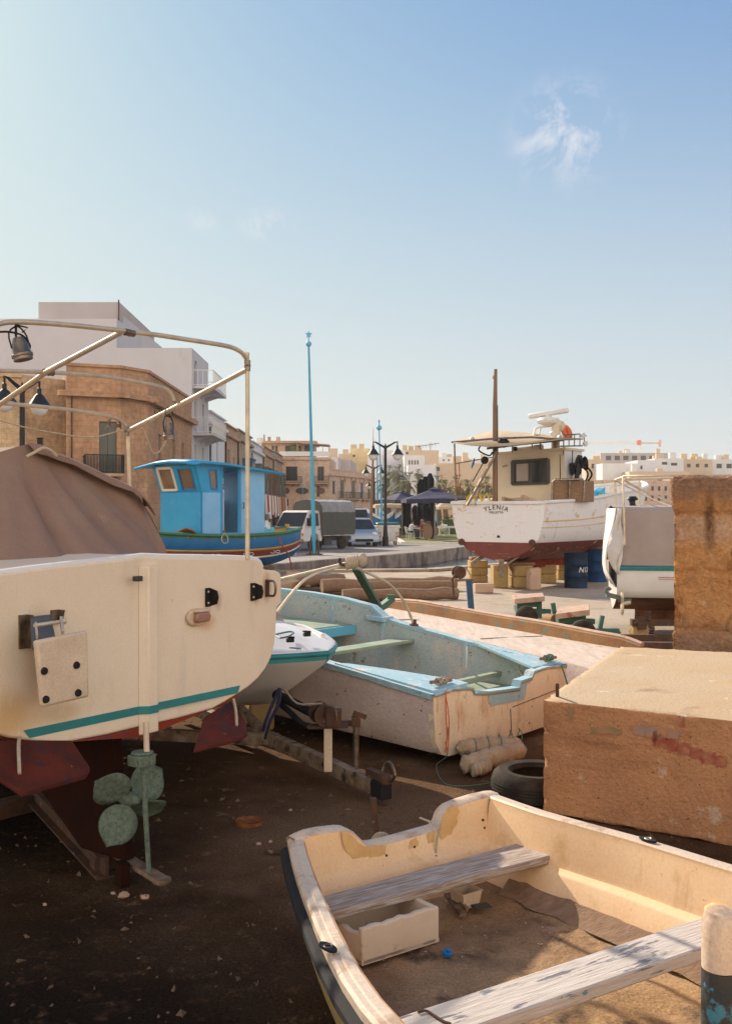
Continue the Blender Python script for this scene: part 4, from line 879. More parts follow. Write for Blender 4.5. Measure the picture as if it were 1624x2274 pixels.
for x, y in ((-.45, -.36), (.45, -.36), (-.45, .36), (.45, .36)):
    part('wheel', 'black', th, lambda m: (m.lathe((x, y, .11), [(0, -.03), (.11, -.03), (.11, .03), (0, .03)], 14, (1, 0, 0)), m.box((x, y, .2), (.04, .06, .1))), local=True)
for s in (-1, 1):
    part('reflective_marker', 'frame_w', th, lambda m: m.box((s * .49, -.5 + .0, .62), (.12, .012, .42)), local=True)
    part('red_stripe', 'carred', th, lambda m: [m.prism([(s * .49 - .055, -.512, z), (s * .49 + .055, -.512, z + .07), (s * .49 + .055, -.512, z + .14), (s * .49 - .055, -.512, z + .07)], (0, -.004, 0)) for z in (.43, .62)], local=True)
# ================================================================ parasols
def parasol(label, u, Y, w, zb, zt, group='open navy parasols', rot=.1, m_='navy'):
    x = (u - CX) / F * Y; th = thing('parasol', label, 'parasol', (x, Y, 0), rot, group)
    part('pole', 'steeld', th, lambda m: (m.cyl((0, 0, 0), (0, 0, zt), .05, 8), m.box((0, 0, .06), (.8, .8, .12))), local=True)
    def can(m):
        n = 8; c = [(w / 2 * math.copysign(1, math.cos(math.pi / 4 + k * math.pi / 2)), w / 2 * math.copysign(1, math.sin(math.pi / 4 + k * math.pi / 2))) for k in range(4)]
        ring = []
        for k in range(4):
            a, b = c[k], c[(k + 1) % 4]; ring += [(a[0], a[1], zb), ((a[0] + b[0]) / 2 * .97, (a[1] + b[1]) / 2 * .97, zb + .06)]
        top = [(p[0] * .12, p[1] * .12, zt - .08) for p in ring]; mid = [(p[0] * .55, p[1] * .55, zb + (zt - zb) * .42) for p in ring]
        val = [(p[0], p[1], p[2] - .26) for p in ring]
        R4 = [val, ring, mid, top]
        m.grid([r_ + [r_[0]] for r_ in R4])
        t2 = [(p[0] * .2, p[1] * .2, zt - .06) for p in ring]; m.grid([t2 + [t2[0]], [(0, 0, zt + .1)] * 9])
    part('canopy', m_, th, can, local=True, smooth=0, fixn=False)
    part('rib', 'steeld', th, lambda m: [m.bar((0, 0, zt - .3), (math.cos(a) * w * .62, math.sin(a) * w * .62, zb + .02), .03, .03) for a in [math.pi / 4 + k * math.pi / 2 for k in range(4)]], local=True)
    return th
parasol('wide navy parasol over the cafe tables left of the white fishing boat', 964, 66, 4.1, 2.72, 3.45, rot=.05)
parasol('navy parasol to the left of the wide one behind the lamp', 892, 73, 2.9, 2.75, 3.4, rot=.5)
parasol('low beige parasol behind the nearest lamp', 864, 80, 2.5, 2.45, 2.75, group='beige parasols', m_='beigecloth', rot=.1)
parasol('small beige parasol on the far side of the lawn', 987, 100, 2.2, 2.4, 3.0, group='beige parasols', m_='beigecloth', rot=.3)
def closedp(label, u, vt, Y, r=.3, zb=.9):
    x = (u - CX) / F * Y; h = zv(vt, Y); th = thing('closed_parasol', label, 'parasol', (x, Y, 0), rr.uniform(0, 1), 'closed dark parasols')
    part('pole', 'steeld', th, lambda m: (m.cyl((0, 0, 0), (0, 0, h), .05, 8), m.box((0, 0, .05), (.7, .7, .1))), local=True)
    def fold(m):
        rows = []
        for k in range(9):
            t = k / 8; z = zb + (h - zb) * t; q = r * (1.0 - .25 * t - .6 * max(0, t - .9) * 8) * (.85 + .15 * math.sin(t * 9)); q = max(q, .05)
            rows.append([(math.cos(a) * q * (1 + .22 * math.cos(5 * a)), math.sin(a) * q * (1 + .22 * math.cos(5 * a)), z) for a in [j * math.pi / 10 for j in range(21)]])
        m.grid(rows); m.poly(rows[0][:-1]); m.poly(rows[-1][:-1])
    part('folded_canopy', 'navyd', th, fold, local=True)
for i, (u, vt, Y) in enumerate([(933.5, 1064, 79), (944, 1058, 77), (954.5, 1051, 75)]):
    closedp(['leftmost and shortest', 'middle', 'rightmost and tallest'][i] + ' of the three closed dark parasols rising above the open one', u, vt, Y, .38)
for i, (u, vt, Y, r) in enumerate([(901, 1110, 74, .42), (921, 1122, 80, .3), (931, 1121, 78, .34), (943, 1119, 76, .36), (956, 1118, 74, .42)]):
    closedp(['wide folded dark parasol at the left under the wide canopy', 'thin folded parasol right of the wide folded one', 'folded dark parasol, third from the left under the canopy', 'folded dark parasol second from the right under the canopy', 'thick folded dark parasol rightmost under the canopy'][i], u, vt, Y, r, .5)
# ================================================================ cafe furniture and people
def cafe_table(label, u, Y, w=1.6, rot=0):
    x = (u - CX) / F * Y; th = thing('cafe_table', label, 'table', (x, Y, 0), rot, 'white cafe tables on the lawn')
    part('tabletop', 'chair', th, lambda m: m.box((0, 0, .74), (w, .8, .05)), local=True, bevel=.01)
    for i in (-1, 1):
        for j in (-1, 1): part('leg', 'chair', th, lambda m: m.box((i * w * .43, j * .32, .36), (.06, .06, .72)), local=True)
def chair(label, u, Y, rot):
    x = (u - CX) / F * Y; th = thing('plastic_chair', label, 'chair', (x, Y, 0), rot, 'white plastic chairs on the lawn')
    part('seat', 'chair', th, lambda m: m.box((0, 0, .45), (.46, .46, .035)), local=True, bevel=.01)
    part('backrest', 'chair', th, lambda m: m.grid([[(-.22, -.24 - t * .1, .47 + t * .42), (0, -.28 - t * .1, .47 + t * .45), (.22, -.24 - t * .1, .47 + t * .42)] for t in (0, .3, .6, 1)]), local=True, solid=.03)
    for i in (-1, 1):
        for j in (-1, 1): part('leg', 'chair', th, lambda m: m.bar((i * .2, j * .2, .45), (i * .24, j * .24, 0), .04, .04), local=True)
        part('armrest', 'chair', th, lambda m: m.tube([(i * .24, -.22, .66), (i * .25, .05, .68), (i * .24, .2, .6), (i * .22, .2, .45)], .02, 6), local=True)
cafe_table('white table between the two seated guests', 930, 70.3, 1.5, .1)
cafe_table('long white table at the left under the parasols', 905, 74, 2.0, -.2)
cafe_table('white table right of the wooden cable reel', 992, 74, 2.4, .05)
cafe_table('white table far right beside the fishing boat transom', 1015, 80, 1.6, .0)
chair('white chair with the guest in the pale blue shirt', 909.5, 69, R(-75))
chair('white chair under the guest leaning on the table', 941, 69.3, R(60))
chair('white chair behind the tables, tilted, left of the post', 977, 80, R(30))
chair('white chair next to the tilted one', 984, 80.5, R(10))
chair('white chair at the back near the hedge', 990, 86, R(-20))
th = thing('cable_reel', 'dark wooden reel standing on edge on the lawn', 'reel', (*at(951, 1200, 66.5).xy, 0), R(28))
part('reel_disc', 'timber', th, lambda m: m.lathe((0, 0, .62), [(0, -.04), (.6, -.04), (.6, .04), (0, .04)], 24, (1, .1, 0)), local=True)
part('reel_rim', 'black', th, lambda m: m.tube([(.0, math.cos(a) * .6, .62 + math.sin(a) * .6) for a in [k * math.pi / 12 for k in range(24)]], .07, 8, closed=True), local=True)
part('reel_core', 'timber', th, lambda m: m.lathe((.3, 0, .62), [(0, -.3), (.3, -.3), (.3, .3), (0, .3)], 16, (1, 0, 0)), local=True)
# far boats displayed behind the bin
for i, (u, v, w) in enumerate([(846, 1152, 30), (868, 1146, 24)]):
    Y = 74 + i * 5; p = at(u, v, Y); W_ = w / F * Y
    th = thing('rowing_boat', ['bright blue and white boat on the quay behind the white bin', 'second blue boat on the quay, partly behind the first'][i], 'boat', (p.x, Y, 0), .3, 'blue boats on the quay behind the bin')
    def bh(m):
        rows = []
        for k in range(9):
            t = k / 8; b = .45 * math.sin(math.pi * (.08 + .84 * t)) ** .6; zs = 1.55 + .5 * (2 * t - 1) ** 2
            rows.append([(-W_ + 2 * W_ * t, -b, zs), (-W_ + 2 * W_ * t, -b * .95, zs - .2), (-W_ * .95 + 1.9 * W_ * t, -b * .8, .85), (-W_ * .9 + 1.8 * W_ * t, 0, .5), (-W_ * .95 + 1.9 * W_ * t, b * .8, .85), (-W_ + 2 * W_ * t, b * .95, zs - .2), (-W_ + 2 * W_ * t, b, zs)])
        m.grid(rows, mats=[1, 0, 0, 0, 0, 1])
    part('hull', ['luzzud', 'white'], th, bh, local=True, solid=.04)
    part('cradle', 'timber', th, lambda m: [m.box((x, 0, .28), (.15, .9, .56)) for x in (-.7, .7)], local=True)
def person(label, loc, rz, J, top, bot, hairm, shoes='black', child=1.0):
    """J: joint dictionary in metres, x right y forward; body one skinned mesh"""
    th = thing('person', label, 'person', loc, rz, 'people at the cafe')
    names = ['pelvis', 'waist', 'chest', 'neck', 'headb', 'headt', 'shl', 'ell', 'hal', 'shr', 'elr', 'har', 'hil', 'knl', 'anl', 'tol', 'hir', 'knr', 'anr', 'tor']
    rad = dict(pelvis=.13, waist=.12, chest=.135, neck=.05, headb=.075, headt=.085, shl=.06, ell=.042, hal=.035, shr=.06, elr=.042, har=.035, hil=.085, knl=.06, anl=.04, tol=.035, hir=.085, knr=.06, anr=.04, tor=.035)
    E = [('pelvis', 'waist'), ('waist', 'chest'), ('chest', 'neck'), ('neck', 'headb'), ('headb', 'headt'), ('chest', 'shl'), ('shl', 'ell'), ('ell', 'hal'), ('chest', 'shr'), ('shr', 'elr'), ('elr', 'har'), ('pelvis', 'hil'), ('hil', 'knl'), ('knl', 'anl'), ('anl', 'tol'), ('pelvis', 'hir'), ('hir', 'knr'), ('knr', 'anr'), ('anr', 'tor')]
    me = bpy.data.meshes.new('body'); me.from_pydata([J[n] for n in names], [(names.index(a), names.index(b)) for a, b in E], [])
    for q in ('skin', top, bot): me.materials.append(M[q])
    o = bpy.data.objects.new('body', me); col.objects.link(o); o.parent = th
    sk = o.modifiers.new('skin', 'SKIN'); sk.use_smooth_shade = True
    for i, n in enumerate(names):
        sv = me.skin_vertices[0].data[i]; sv.radius = (rad[n], rad[n]); sv.use_root = (i == 0)
    sb = o.modifiers.new('sub', 'SUBSURF'); sb.levels = 1; sb.render_levels = 1
    hb, ht = Vector(J['headb']), Vector(J['headt']); hd = (ht - hb).normalized()
    def limb(m, ks, rs):
        pts = [Vector(J[k]) for k in ks]; m.tube(pts, rs, 8)
    def shirt(m):
        m.tube([Vector(J['pelvis']) + Vector((0, 0, .02)), J['waist'], J['chest'], Vector(J['chest']).lerp(Vector(J['neck']), .6)], [.165, .155, .175, .08], 10)
        for s in 'lr': m.tube([J['chest'], J['sh' + s], Vector(J['sh' + s]).lerp(Vector(J['el' + s]), .9)], [.1, .085, .062], 8)
    part('shirt', top, th, shirt, local=True)
    def trou(m):
        for s in 'lr': m.tube([J['pelvis'], J['hi' + s], J['kn' + s], Vector(J['kn' + s]).lerp(Vector(J['an' + s]), .9)], [.12, .11, .08, .06], 8)
    part('trousers', bot, th, trou, local=True)
    part('hair', hairm, th, lambda m: (m.ball(hb.lerp(ht, .8) + Vector((0, -.025, .03)), .118, 12, (1, 1, .95)), m.ball(hb + Vector((0, -.07, -.02)), .07, 8)), local=True)
    for s in 'lr': part('shoe', shoes, th, lambda m: m.tube([Vector(J['an' + s]) + Vector((0, -.02, -.03)), Vector(J['to' + s]) + Vector((0, .02, 0))], [.05, .045], 8), local=True)
    return th
SIT = dict(pelvis=(0, 0, .56), waist=(0, .02, .72), chest=(0, .08, .95), neck=(0, .12, 1.1), headb=(0, .15, 1.18), headt=(0, .17, 1.28), shl=(-.19, .1, 1.0), ell=(-.24, .28, .85), hal=(-.12, .45, .82), shr=(.19, .1, 1.0), elr=(.24, .28, .85), har=(.1, .46, .95), hil=(-.1, .05, .55), knl=(-.13, .46, .55), anl=(-.13, .5, .1), tol=(-.13, .64, .04), hir=(.1, .05, .55), knr=(.13, .46, .55), anr=(.13, .5, .1), tor=(.13, .64, .04))
SIT2 = dict(SIT); SIT2.update(har=(.03, .22, 1.22), elr=(.2, .34, 1.0), knl=(-.05, .5, .6), anl=(.1, .62, .25), tol=(.14, .74, .2))
STA = dict(pelvis=(0, 0, .92), waist=(0, 0, 1.08), chest=(0, .01, 1.32), neck=(0, .01, 1.47), headb=(0, .03, 1.55), headt=(0, .04, 1.66), shl=(-.19, 0, 1.38), ell=(-.25, -.03, 1.12), hal=(-.24, .08, .9), shr=(.19, 0, 1.38), elr=(.26, -.03, 1.12), har=(.22, .1, .92), hil=(-.09, 0, .88), knl=(-.1, .05, .48), anl=(-.1, .0, .08), tol=(-.1, .14, .04), hir=(.09, 0, .88), knr=(.12, -.05, .48), anr=(.12, -.12, .08), tor=(.12, .0, .04))
def pl(u, Y): return ((u - CX) / F * Y, Y, 0)
person('seated guest in a pale blue shirt on the left white chair, facing the table', pl(911, 69), R(-78), SIT, 'shirtw', 'jeans', 'hair')
person('seated guest in brown and white top raising a hand to the face at the table', pl(940, 69.3), R(65), SIT2, 'shirtr', 'shirtr', 'hairfair')
person('seated guest in white behind the one raising a hand', pl(946, 70.6), R(80), SIT, 'shirtw', 'jeans', 'hair')
person('person in a bright blue shirt standing among the far tables', pl(888, 84), R(160), STA, 'shirtb', 'jeans', 'hair')
person('fair haired person in a red patterned top left of the blue shirt', pl(871, 86), R(200), STA, 'shirtr', 'jeans', 'hairfair')
# ================================================================ generic planked hull
def hull_grid(origin, ax, L_, bfun, zsfun, zkfun, shape, qs, ns=22, rake=0., lat=None):
    """rows of stations; origin stern centre, ax unit vector to bow. qs: 0 sheer .. 1 keel"""
    a = Vector((*ax, 0)).normalized(); l = Vector((-a.y, a.x, 0))
    rows = []
    for i in range(ns + 1):
        t = i / ns; s = L_ * t; b = bfun(t); zs = zsfun(t); zk = zkfun(t); r_ = []
        for side in (-1, 1):
            seq = qs if side == -1 else qs[::-1][1:]
            for q in seq:
                w = b * shape(q, t); z = zs + (zk - zs) * q
                r_.append(Vector((*origin, 0)) + a * (s + rake * (1 - q) * (t ** 3)) + l * (side * w) + Vector((0, 0, z)))
        rows.append(r_)
    return rows, a, l
# ---------------------------------------------------------------- luzzu (blue fishing boat with cabin)
la = Vector((-.6, -.8, 0)); ls = Vector((-2.36, 32.6, 0))
th = thing('fishing_boat', 'bright blue traditional wooden fishing boat with wheelhouse and yellow, red and green stripes', 'boat', (ls.x + la.x * 4, ls.y + la.y * 4, 0))
bl = lambda t: 1.22 * (math.sin(math.pi * min(1, max(0, .03 + .94 * t))) ** .55)
zsl = lambda t: 1.22 + .42 * abs(2 * t - .85) ** 2.2 * .55
qs = [0, .06, .1, .2, .3, .4, .44, .52, .6, .63, .66, .76, .86, 1]
rows, a_, l_ = hull_grid((ls.x, ls.y), (la.x, la.y), 8.0, bl, zsl, lambda t: .14 + .35 * abs(2 * t - 1) ** 4, lambda q, t: (1 - q ** 2.6) ** .75 if q < 1 else .02, qs, 30, rake=.35)
mm = [3, 3, 0, 0, 0, 1, 2, 2, 4, 4, 0, 0, 0]
def hl(m): m.grid(rows, mats=mm + mm[::-1]); m.cur = 5; m.poly(rows[0]); m.poly(rows[-1])
part('hull', ['luzzud', 'luzzuy', 'luzzur', 'luzzug', 'white', 'luzzu'], th, hl)
nq = len(qs)
part('deck', 'luzzuy', th, lambda m: m.grid([[r_[2] * .96 + (r_[2] + r_[-3]) * .02, r_[-3] * .96 + (r_[2] + r_[-3]) * .02] for r_ in rows]), fixn=False)
for i, (c, q, rad) in enumerate((('luzzug', 0, .055), ('luzzuy', 5, .03), ('white', 9, .022))):
    for side in (0, 1):
        part(['gunwale', 'yellow_rail', 'white_rail'][i], c, th, lambda m: m.tube([r_[q if side == 0 else -1 - q] for r_ in rows], rad, 6))
# raised bulwark inside near the stern, yellow
part('stern_bulwark', 'luzzuy', th, lambda m: m.grid([[r_[0] + (r_[-1] - r_[0]) * .06, r_[2] + (r_[-3] - r_[2]) * .07 - Vector((0, 0, .2))] for r_ in rows[:8]] ), fixn=False, solid=.03)
part('stem_post', 'luzzuy', th, lambda m: m.bar(rows[0][0] + Vector((0, 0, -.1)) - la * .05, rows[0][0] + Vector((0, 0, .12)) - la * .08, .1, .12))
part('sternpost_trim', 'white', th, lambda m: m.tube([rows[0][k].lerp(rows[0][-1 - k], .5) - la * .06 for k in range(nq)], .05, 6))
def eye(m, c):
    c = c + Vector((.8, -.6, 0)) * .03
    for s in (-1, 1): m.tube([c + la * (.12 * s + .09 * math.cos(a)) + Vector((0, 0, .055 * math.sin(a) * (1 + .3 * math.cos(2 * a)))) for a in [k * math.pi / 6 for k in range(12)]], .012, 5, closed=True)
port = 0 if rows[10][0].x > rows[10][-1].x else 1
for k in (7, 12, 17):
    r_ = rows[k]; c = (r_[7] if port == 0 else r_[-8]); part('painted_scroll', 'white', th, lambda m: eye(m, c))
# wheelhouse
hx = Vector((-4.6, 28.0, 0)); sd = Vector((.6, .8, 0)); fd = Vector((-.8, .6, 0))      # port front corner, aft direction, across
P = lambda s, w, z: hx + sd * s + fd * w + Vector((0, 0, z))
zb, zm, zt = 1.2, 2.45, 3.22
L1, L2, L3 = .62, 1.25, 2.55; W_ = 1.65
def cabin(m):
    # lower front face with chamfer, upper leaning outward, split walls around openings
    lo = [P(0, 0, zb), P(-.12, W_ * .5, zb), P(0, W_, zb), P(.5, W_ + .35, zb)]
    mi = [P(0, 0, zm), P(-.12, W_ * .5, zm), P(0, W_, zm), P(.5, W_ + .35, zm)]
    up = [P(-.28, -.02, zt), P(-.4, W_ * .5, zt), P(-.28, W_ + .02, zt), P(.3, W_ + .45, zt)]
    m.grid([lo, mi])
    # side strip before door
    m.quad(P(0, 0, zb), P(L1 + .12, 0, zb), P(L1 + .12, 0, zm), P(0, 0, zm))
    return lo, mi, up
part('wheelhouse_front', 'luzzu', th, lambda m: cabin(m) and None, solid=.04, fixn=False, smooth=0)
def frame_wall(m, A, B, C, D, wins):
    """quad wall A(bl) B(br) C(tr) D(tl) with window holes given in 0..1"""
    A, B, C, D = map(Vector, (A, B, C, D))
    xs = sorted({0, 1} | {w[0] for w in wins} | {w[1] for w in wins}); ys = sorted({0, 1} | {w[2] for w in wins} | {w[3] for w in wins})
    Q = lambda x, y: (A.lerp(B, x)).lerp(D.lerp(C, x), y)
    for i in range(len(xs) - 1):
        for j in range(len(ys) - 1):
            cx, cy = (xs[i] + xs[i + 1]) / 2, (ys[j] + ys[j + 1]) / 2
            if any(w[0] < cx < w[1] and w[2] < cy < w[3] for w in wins): continue
            m.quad(Q(xs[i], ys[j]), Q(xs[i + 1], ys[j]), Q(xs[i + 1], ys[j + 1]), Q(xs[i], ys[j + 1]))
    return Q
QS = []
def upf(m):
    QS.append(frame_wall(m, P(0, 0, zm), P(0, W_, zm), P(-.28, W_ + .02, zt), P(-.28, -.02, zt), [(.1, .42, .1, .88), (.56, .92, .1, .9)]))
    QS.append(frame_wall(m, P(0, W_, zm), P(.5, W_ + .35, zm), P(.3, W_ + .45, zt), P(-.28, W_ + .02, zt), [(.25, .8, .12, .85)]))
    QS.append(frame_wall(m, P(0, 0, zm), P(L1 + .12, 0, zm), P(L1 + .12, -.0, zt), P(-.28, -.02, zt), [(.5, .85, .12, .85)]))
part('wheelhouse_window_band', 'luzzu', th, upf, fixn=False, solid=.05, smooth=0)
def wpane(Q, w, fm, gl='glassb', fw=.05):
    x0, x1, y0, y1 = w
    c = [Q(x0, y0), Q(x1, y0), Q(x1, y1), Q(x0, y1)]
    f_ = part('window', fm, th, lambda m: [m.bar(c[k], c[(k + 1) % 4], fw, .07) for k in range(4)])
    part('pane', gl, f_, lambda m: m.poly(c), fixn=False)
wpane(QS[0], (.1, .42, .1, .88), 'luzzud'); wpane(QS[0], (.56, .92, .1, .9), 'frame_w', fw=.09); wpane(QS[1], (.25, .8, .12, .85), 'luzzud'); wpane(QS[2], (.5, .85, .12, .85), 'luzzud')
part('side_panel', 'luzzu2', th, lambda m: (m.quad(P(.02, -.03, zb), P(L1 + .14, -.03, zb), P(L1 + .14, -.03, zm), P(.02, -.03, zm)), m.prism([P(1.5, 0, zb), P(L3, 0, zb), P(L3, 0, zt - .08), P(1.5, 0, zt - .02)], fd * .06), m.prism([P(L3, 0, zb), P(L3, W_, zb), P(L3, W_, zt - .1), P(L3, 0, zt - .1)], sd * .05)))
part('door_jamb', 'luzzu', th, lambda m: (m.bar(P(1.5, -.03, zb), P(1.5, -.03, zt - .02), .07, .07), m.bar(P(L1 + .14, -.03, zb), P(L1 + .14, -.03, zt), .07, .07), m.bar(P(L1 + .1, 0, 1.25), P(1.52, 0, 1.25), .1, .1)))
part('far_side', 'canvas', th, lambda m: m.prism([P(.5, W_ + .35, zb), P(L3, W_ + .1, zb), P(L3, W_ + .1, 2.3), P(.5, W_ + .35, 2.3)], fd * .05))
part('wheelhouse_roof', 'luzzu', th, lambda m: m.grid([[P(s, w, z - .05 * ((w - W_ / 2) / W_) ** 2 * 4) for w in (-.28, .2, W_ / 2, W_ - .2, W_ + .6)] for s, z in ((-.5, zt + .07), (-.25, zt + .14), (.8, zt + .12), (2.0, zt + .02), (3.2, zt - .08))]), solid=.07, fixn=False, smooth=15)
part('door_handle', 'blackmetal', th, lambda m: m.tube([P(1.62, -.05, 2.0), P(1.62, -.09, 2.03), P(1.62, -.09, 2.15), P(1.62, -.05, 2.18)], .015, 5))
# deck gear
dp = lambda u, v, Y: at(u, v, Y)
t2 = thing('gangway_frame', 'brown wooden rack leaning on the deck of the blue fishing boat', 'rack', at(470, 1180, 28.3)); 
part('rails', 'timber', t2, lambda m: (m.bar(at(454, 1160, 28.2), at(500, 1183, 28.9), .07, .07), m.bar(at(456, 1160, 28.6), at(456, 1184, 28.6), .07, .07), m.bar(at(470, 1166, 28.4), at(470, 1184, 28.4), .07, .07), m.bar(at(456, 1174, 28.2), at(486, 1182, 28.6), .05, .05)))
t2 = thing('light_blue_box', 'light blue box with white gas fitting on the stern of the blue fishing boat', 'box', at(588, 1188, 30.5))
part('box_body', 'lightblue', t2, lambda m: m.box(at(589, 1180, 30.5), (.42, .4, .26), .6), bevel=.01)
part('fitting', 'white', t2, lambda m: (m.cyl(at(584, 1174, 30.4), at(584, 1158, 30.4), .03, 8), m.cyl(at(592, 1174, 30.4), at(592, 1156, 30.4), .05, 8), m.cyl(at(598, 1174, 30.4), at(598, 1160, 30.4), .025, 8), m.box(at(589, 1171, 30.4), (.3, .2, .1))))
tag(part('folded_tarp', 'canvas', None, lambda m: m.grid([[at(393 + i * 7, 1182 - 9 * math.sin(i / 6 * math.pi) * (1 - .3 * j) + j, 27.4 + j * .3) + Vector((0, 0, .02 * math.sin(i * 3 + j))) for i in range(7)] for j in range(4)]), solid=.03), 'small folded brown tarp on the gunwale of the blue fishing boat', 'tarp')
tag(part('rope_loop', 'ropew', None, lambda m: m.tube(smoothpts([at(497, 1184, 27.6), at(492, 1196, 27.4), at(497, 1206, 27.4), at(505, 1204, 27.4), at(506, 1194, 27.4), at(498, 1184, 27.4)], 4), .014, 5)), 'pale rope loop hanging over the side of the blue fishing boat', 'rope')
tag(part('mooring_rope', 'netred', None, lambda m: m.tube(smoothpts([at(617, 1189, 30.2), at(628, 1215, 30.3), at(640, 1232, 31.0), at(646, 1255, 31.2), at(648, 1275, 31.3)], 5), .022, 5)), 'red-brown mooring rope hanging from the stern of the blue fishing boat', 'rope')
# supports under the luzzu
for k, (s, w) in enumerate(((1.6, 0), (4.0, 0), (6.2, 0))):
    q = ls + la * s; tag(part('keel_block', 'timber', None, lambda m: m.box(q + Vector((0, 0, .09)), (.9, .3, .18), .64), bevel=.01), ['stern', 'middle', 'bow'][k] + ' timber block under the keel of the blue fishing boat', 'block', 'keel blocks under the blue boat')

# ---------------------------------------------------------------- white fishing boat on blocks
ya = Vector((.575, .818, 0)).normalized(); yo = Vector((3.2, 24.5, 0))
th = thing('fishing_boat', 'white wooden fishing boat with red bottom and cream cabin propped on yellow blocks', 'boat', (yo.x + ya.x * 4, yo.y + ya.y * 4, 0))
by = lambda t: lerp([(0, 1.27), (.2, 1.42), (.45, 1.5), (.65, 1.38), (.8, 1.05), (.92, .52), (1, .05)], t)
zsy = lambda t: lerp([(0, 2.13), (.2, 2.2), (.32, 2.29), (.47, 2.43), (.75, 2.64), (1, 2.88)], t)
zky = lambda t: lerp([(0, .68), (.3, .62), (.8, .62), (.93, .9), (1, 1.45)], t)
qy = [0, .03, .14, .3, .45, .6, .7, .8, .9, 1]
def shy(q, t):
    f = lerp([(0, 1), (.3, .97), (.6, .88), (.8, .66), (.9, .42), (1, .05)], q); g = lerp([(0, 1), (.3, .86), (.6, .62), (.8, .36), (1, .05)], q)
    k = max(0, min(1, (t - .45) / .5)); return f * (1 - k) + g * k
rows, a_, l_ = hull_grid((yo.x, yo.y), (ya.x, ya.y), 9.2, by, zsy, zky, shy, qy, 26, rake=.75)
stb = -1 if (rows[5][0] - rows[5][-1]).dot(Vector((.82, -.57, 0))) > 0 else 1
hy = part('hull', 'yhull', th, lambda m: (m.grid(rows), m.poly(rows[0])))
part('inner_deck', 'ycabin', th, lambda m: m.grid([[r_[2], r_[-3]] for r_ in rows]), fixn=False)
for e in (0, -1): part('gunwale', 'white', th, lambda m: m.tube([r_[e] for r_ in rows], .045, 6))
part('transom_rail', 'white', th, lambda m: m.bar(rows[0][0], rows[0][-1], .09, .07))
part('rubbing_strake', 'dpatch', th, lambda m: [m.tube([r_[k].lerp(r_[k + 1], .1) for r_ in rows[:24]], .016, 5) for k in (3,)] + [m.tube([r_[-4].lerp(r_[-5], .1) for r_ in rows[:24]], .016, 5)] + [m.tube([r_[3].lerp(r_[4], .8) for r_ in rows[:24]], .012, 5), m.tube([r_[-4].lerp(r_[-5], .8) for r_ in rows[:24]], .012, 5)])
part('keel', 'antifoul', th, lambda m: m.bar(Vector((*(yo + ya * .9).xy, .58)), Vector((*(yo + ya * 8.2).xy, .6)), .16, .26))
# name on the transom
n_out = -ya; tl = Vector((ya.y, -ya.x, 0))            # tl = to the viewer's right
def on_transom(vs, cx, cz, off=.012): return [yo + tl * (cx + v.x) + n_out * (off + v.z) + Vector((0, 0, cz + v.y)) for v in vs]
vs, fs = textmesh('YLENIA', .155, .003, 1.35)
rad_ = .9
vs2 = []
for v in vs:
    a = v.x / rad_; rr_ = rad_ + v.y; vs2.append(Vector((rr_ * math.sin(a), rr_ * math.cos(a) - rad_, v.z)))
part('name_lettering', 'frame_dk', th, lambda m: m.add(on_transom(vs2, -.02, 1.965), fs), smooth=0, fixn=False)
vs, fs = textmesh('VALLETTA', .085, .003, 1.0)
part('port_lettering', 'steeld', th, lambda m: m.add(on_transom(vs, -.02, 1.865), fs), smooth=0, fixn=False)
for dx, dz in ((-.98, 1.15), (.95, 1.16), (.05, 1.3)):
    r0 = .085 if abs(dx) > .5 else .03
    c = yo + tl * dx + Vector((0, 0, dz))
    f_ = part('exhaust_outlet', 'rust' if r0 > .05 else 'black', th, lambda m: m.lathe(c, [(r0 * .62, .001), (r0, .001), (r0, .04), (r0 * .62, .04)], 14, n_out))
    part('outlet_hole', 'shade', f_, lambda m: m.lathe(c, [(0, .012), (r0 * .62, .012)], 14, n_out))
# propeller strut and rudder
part('rudder_stock', 'steeld', th, lambda m: (m.bar(yo + tl * .15 + n_out * .05 + Vector((0, 0, .75)), yo + tl * .15 + n_out * .05 + Vector((0, 0, .3)), .12, .04), m.bar(yo + tl * .3 + Vector((0, 0, .8)), yo + tl * .7 + ya * .4 + Vector((0, 0, .95)), .05, .05), m.bar(yo + tl * .15 + Vector((0, 0, .55)), yo + tl * .65 + ya * .3 + Vector((0, 0, .95)), .04, .04), m.bar(yo + tl * -.7 + Vector((0, 0, .62)), yo + tl * -.5 + ya * .2 + Vector((0, 0, .8)), .05, .09)))
# cabin
C0 = at(1104, 1120, 26.3); Cdir = Vector((.82, -.57, 0))
Wc = 1.88
zc0, zc1, zc2 = 1.9, H + (1137 - 1009) / F * 26.3, H + (1137 - 998) / F * 25.2
Lc = 1.1
KP = lambda w, s, z: Vector((C0.x, C0.y, 0)) + tl * w + ya * s + Vector((0, 0, z))
QC = []
def cabw(m): QC.append(frame_wall(m, KP(0, 0, zc0), KP(Wc, 0, zc0), KP(Wc, 0, zc2), KP(0, 0, zc1), [(.235, .765, .47, .86)]))
bk = part('cabin_back', 'ycabin', th, cabw, fixn=False)
part('cabin_side', 'ycabin2', th, lambda m: (m.quad(KP(Wc, 0, zc0), KP(Wc, Lc, zc0), KP(Wc, Lc, zc2 + .03), KP(Wc, 0, zc2)), m.quad(KP(Wc, Lc, zc0), KP(0, Lc, zc0), KP(0, Lc, zc1), KP(Wc, Lc, zc2 + .03)), m.quad(KP(0, Lc, zc0), KP(0, 0, zc0), KP(0, 0, zc1), KP(0, Lc, zc1))), fixn=False)
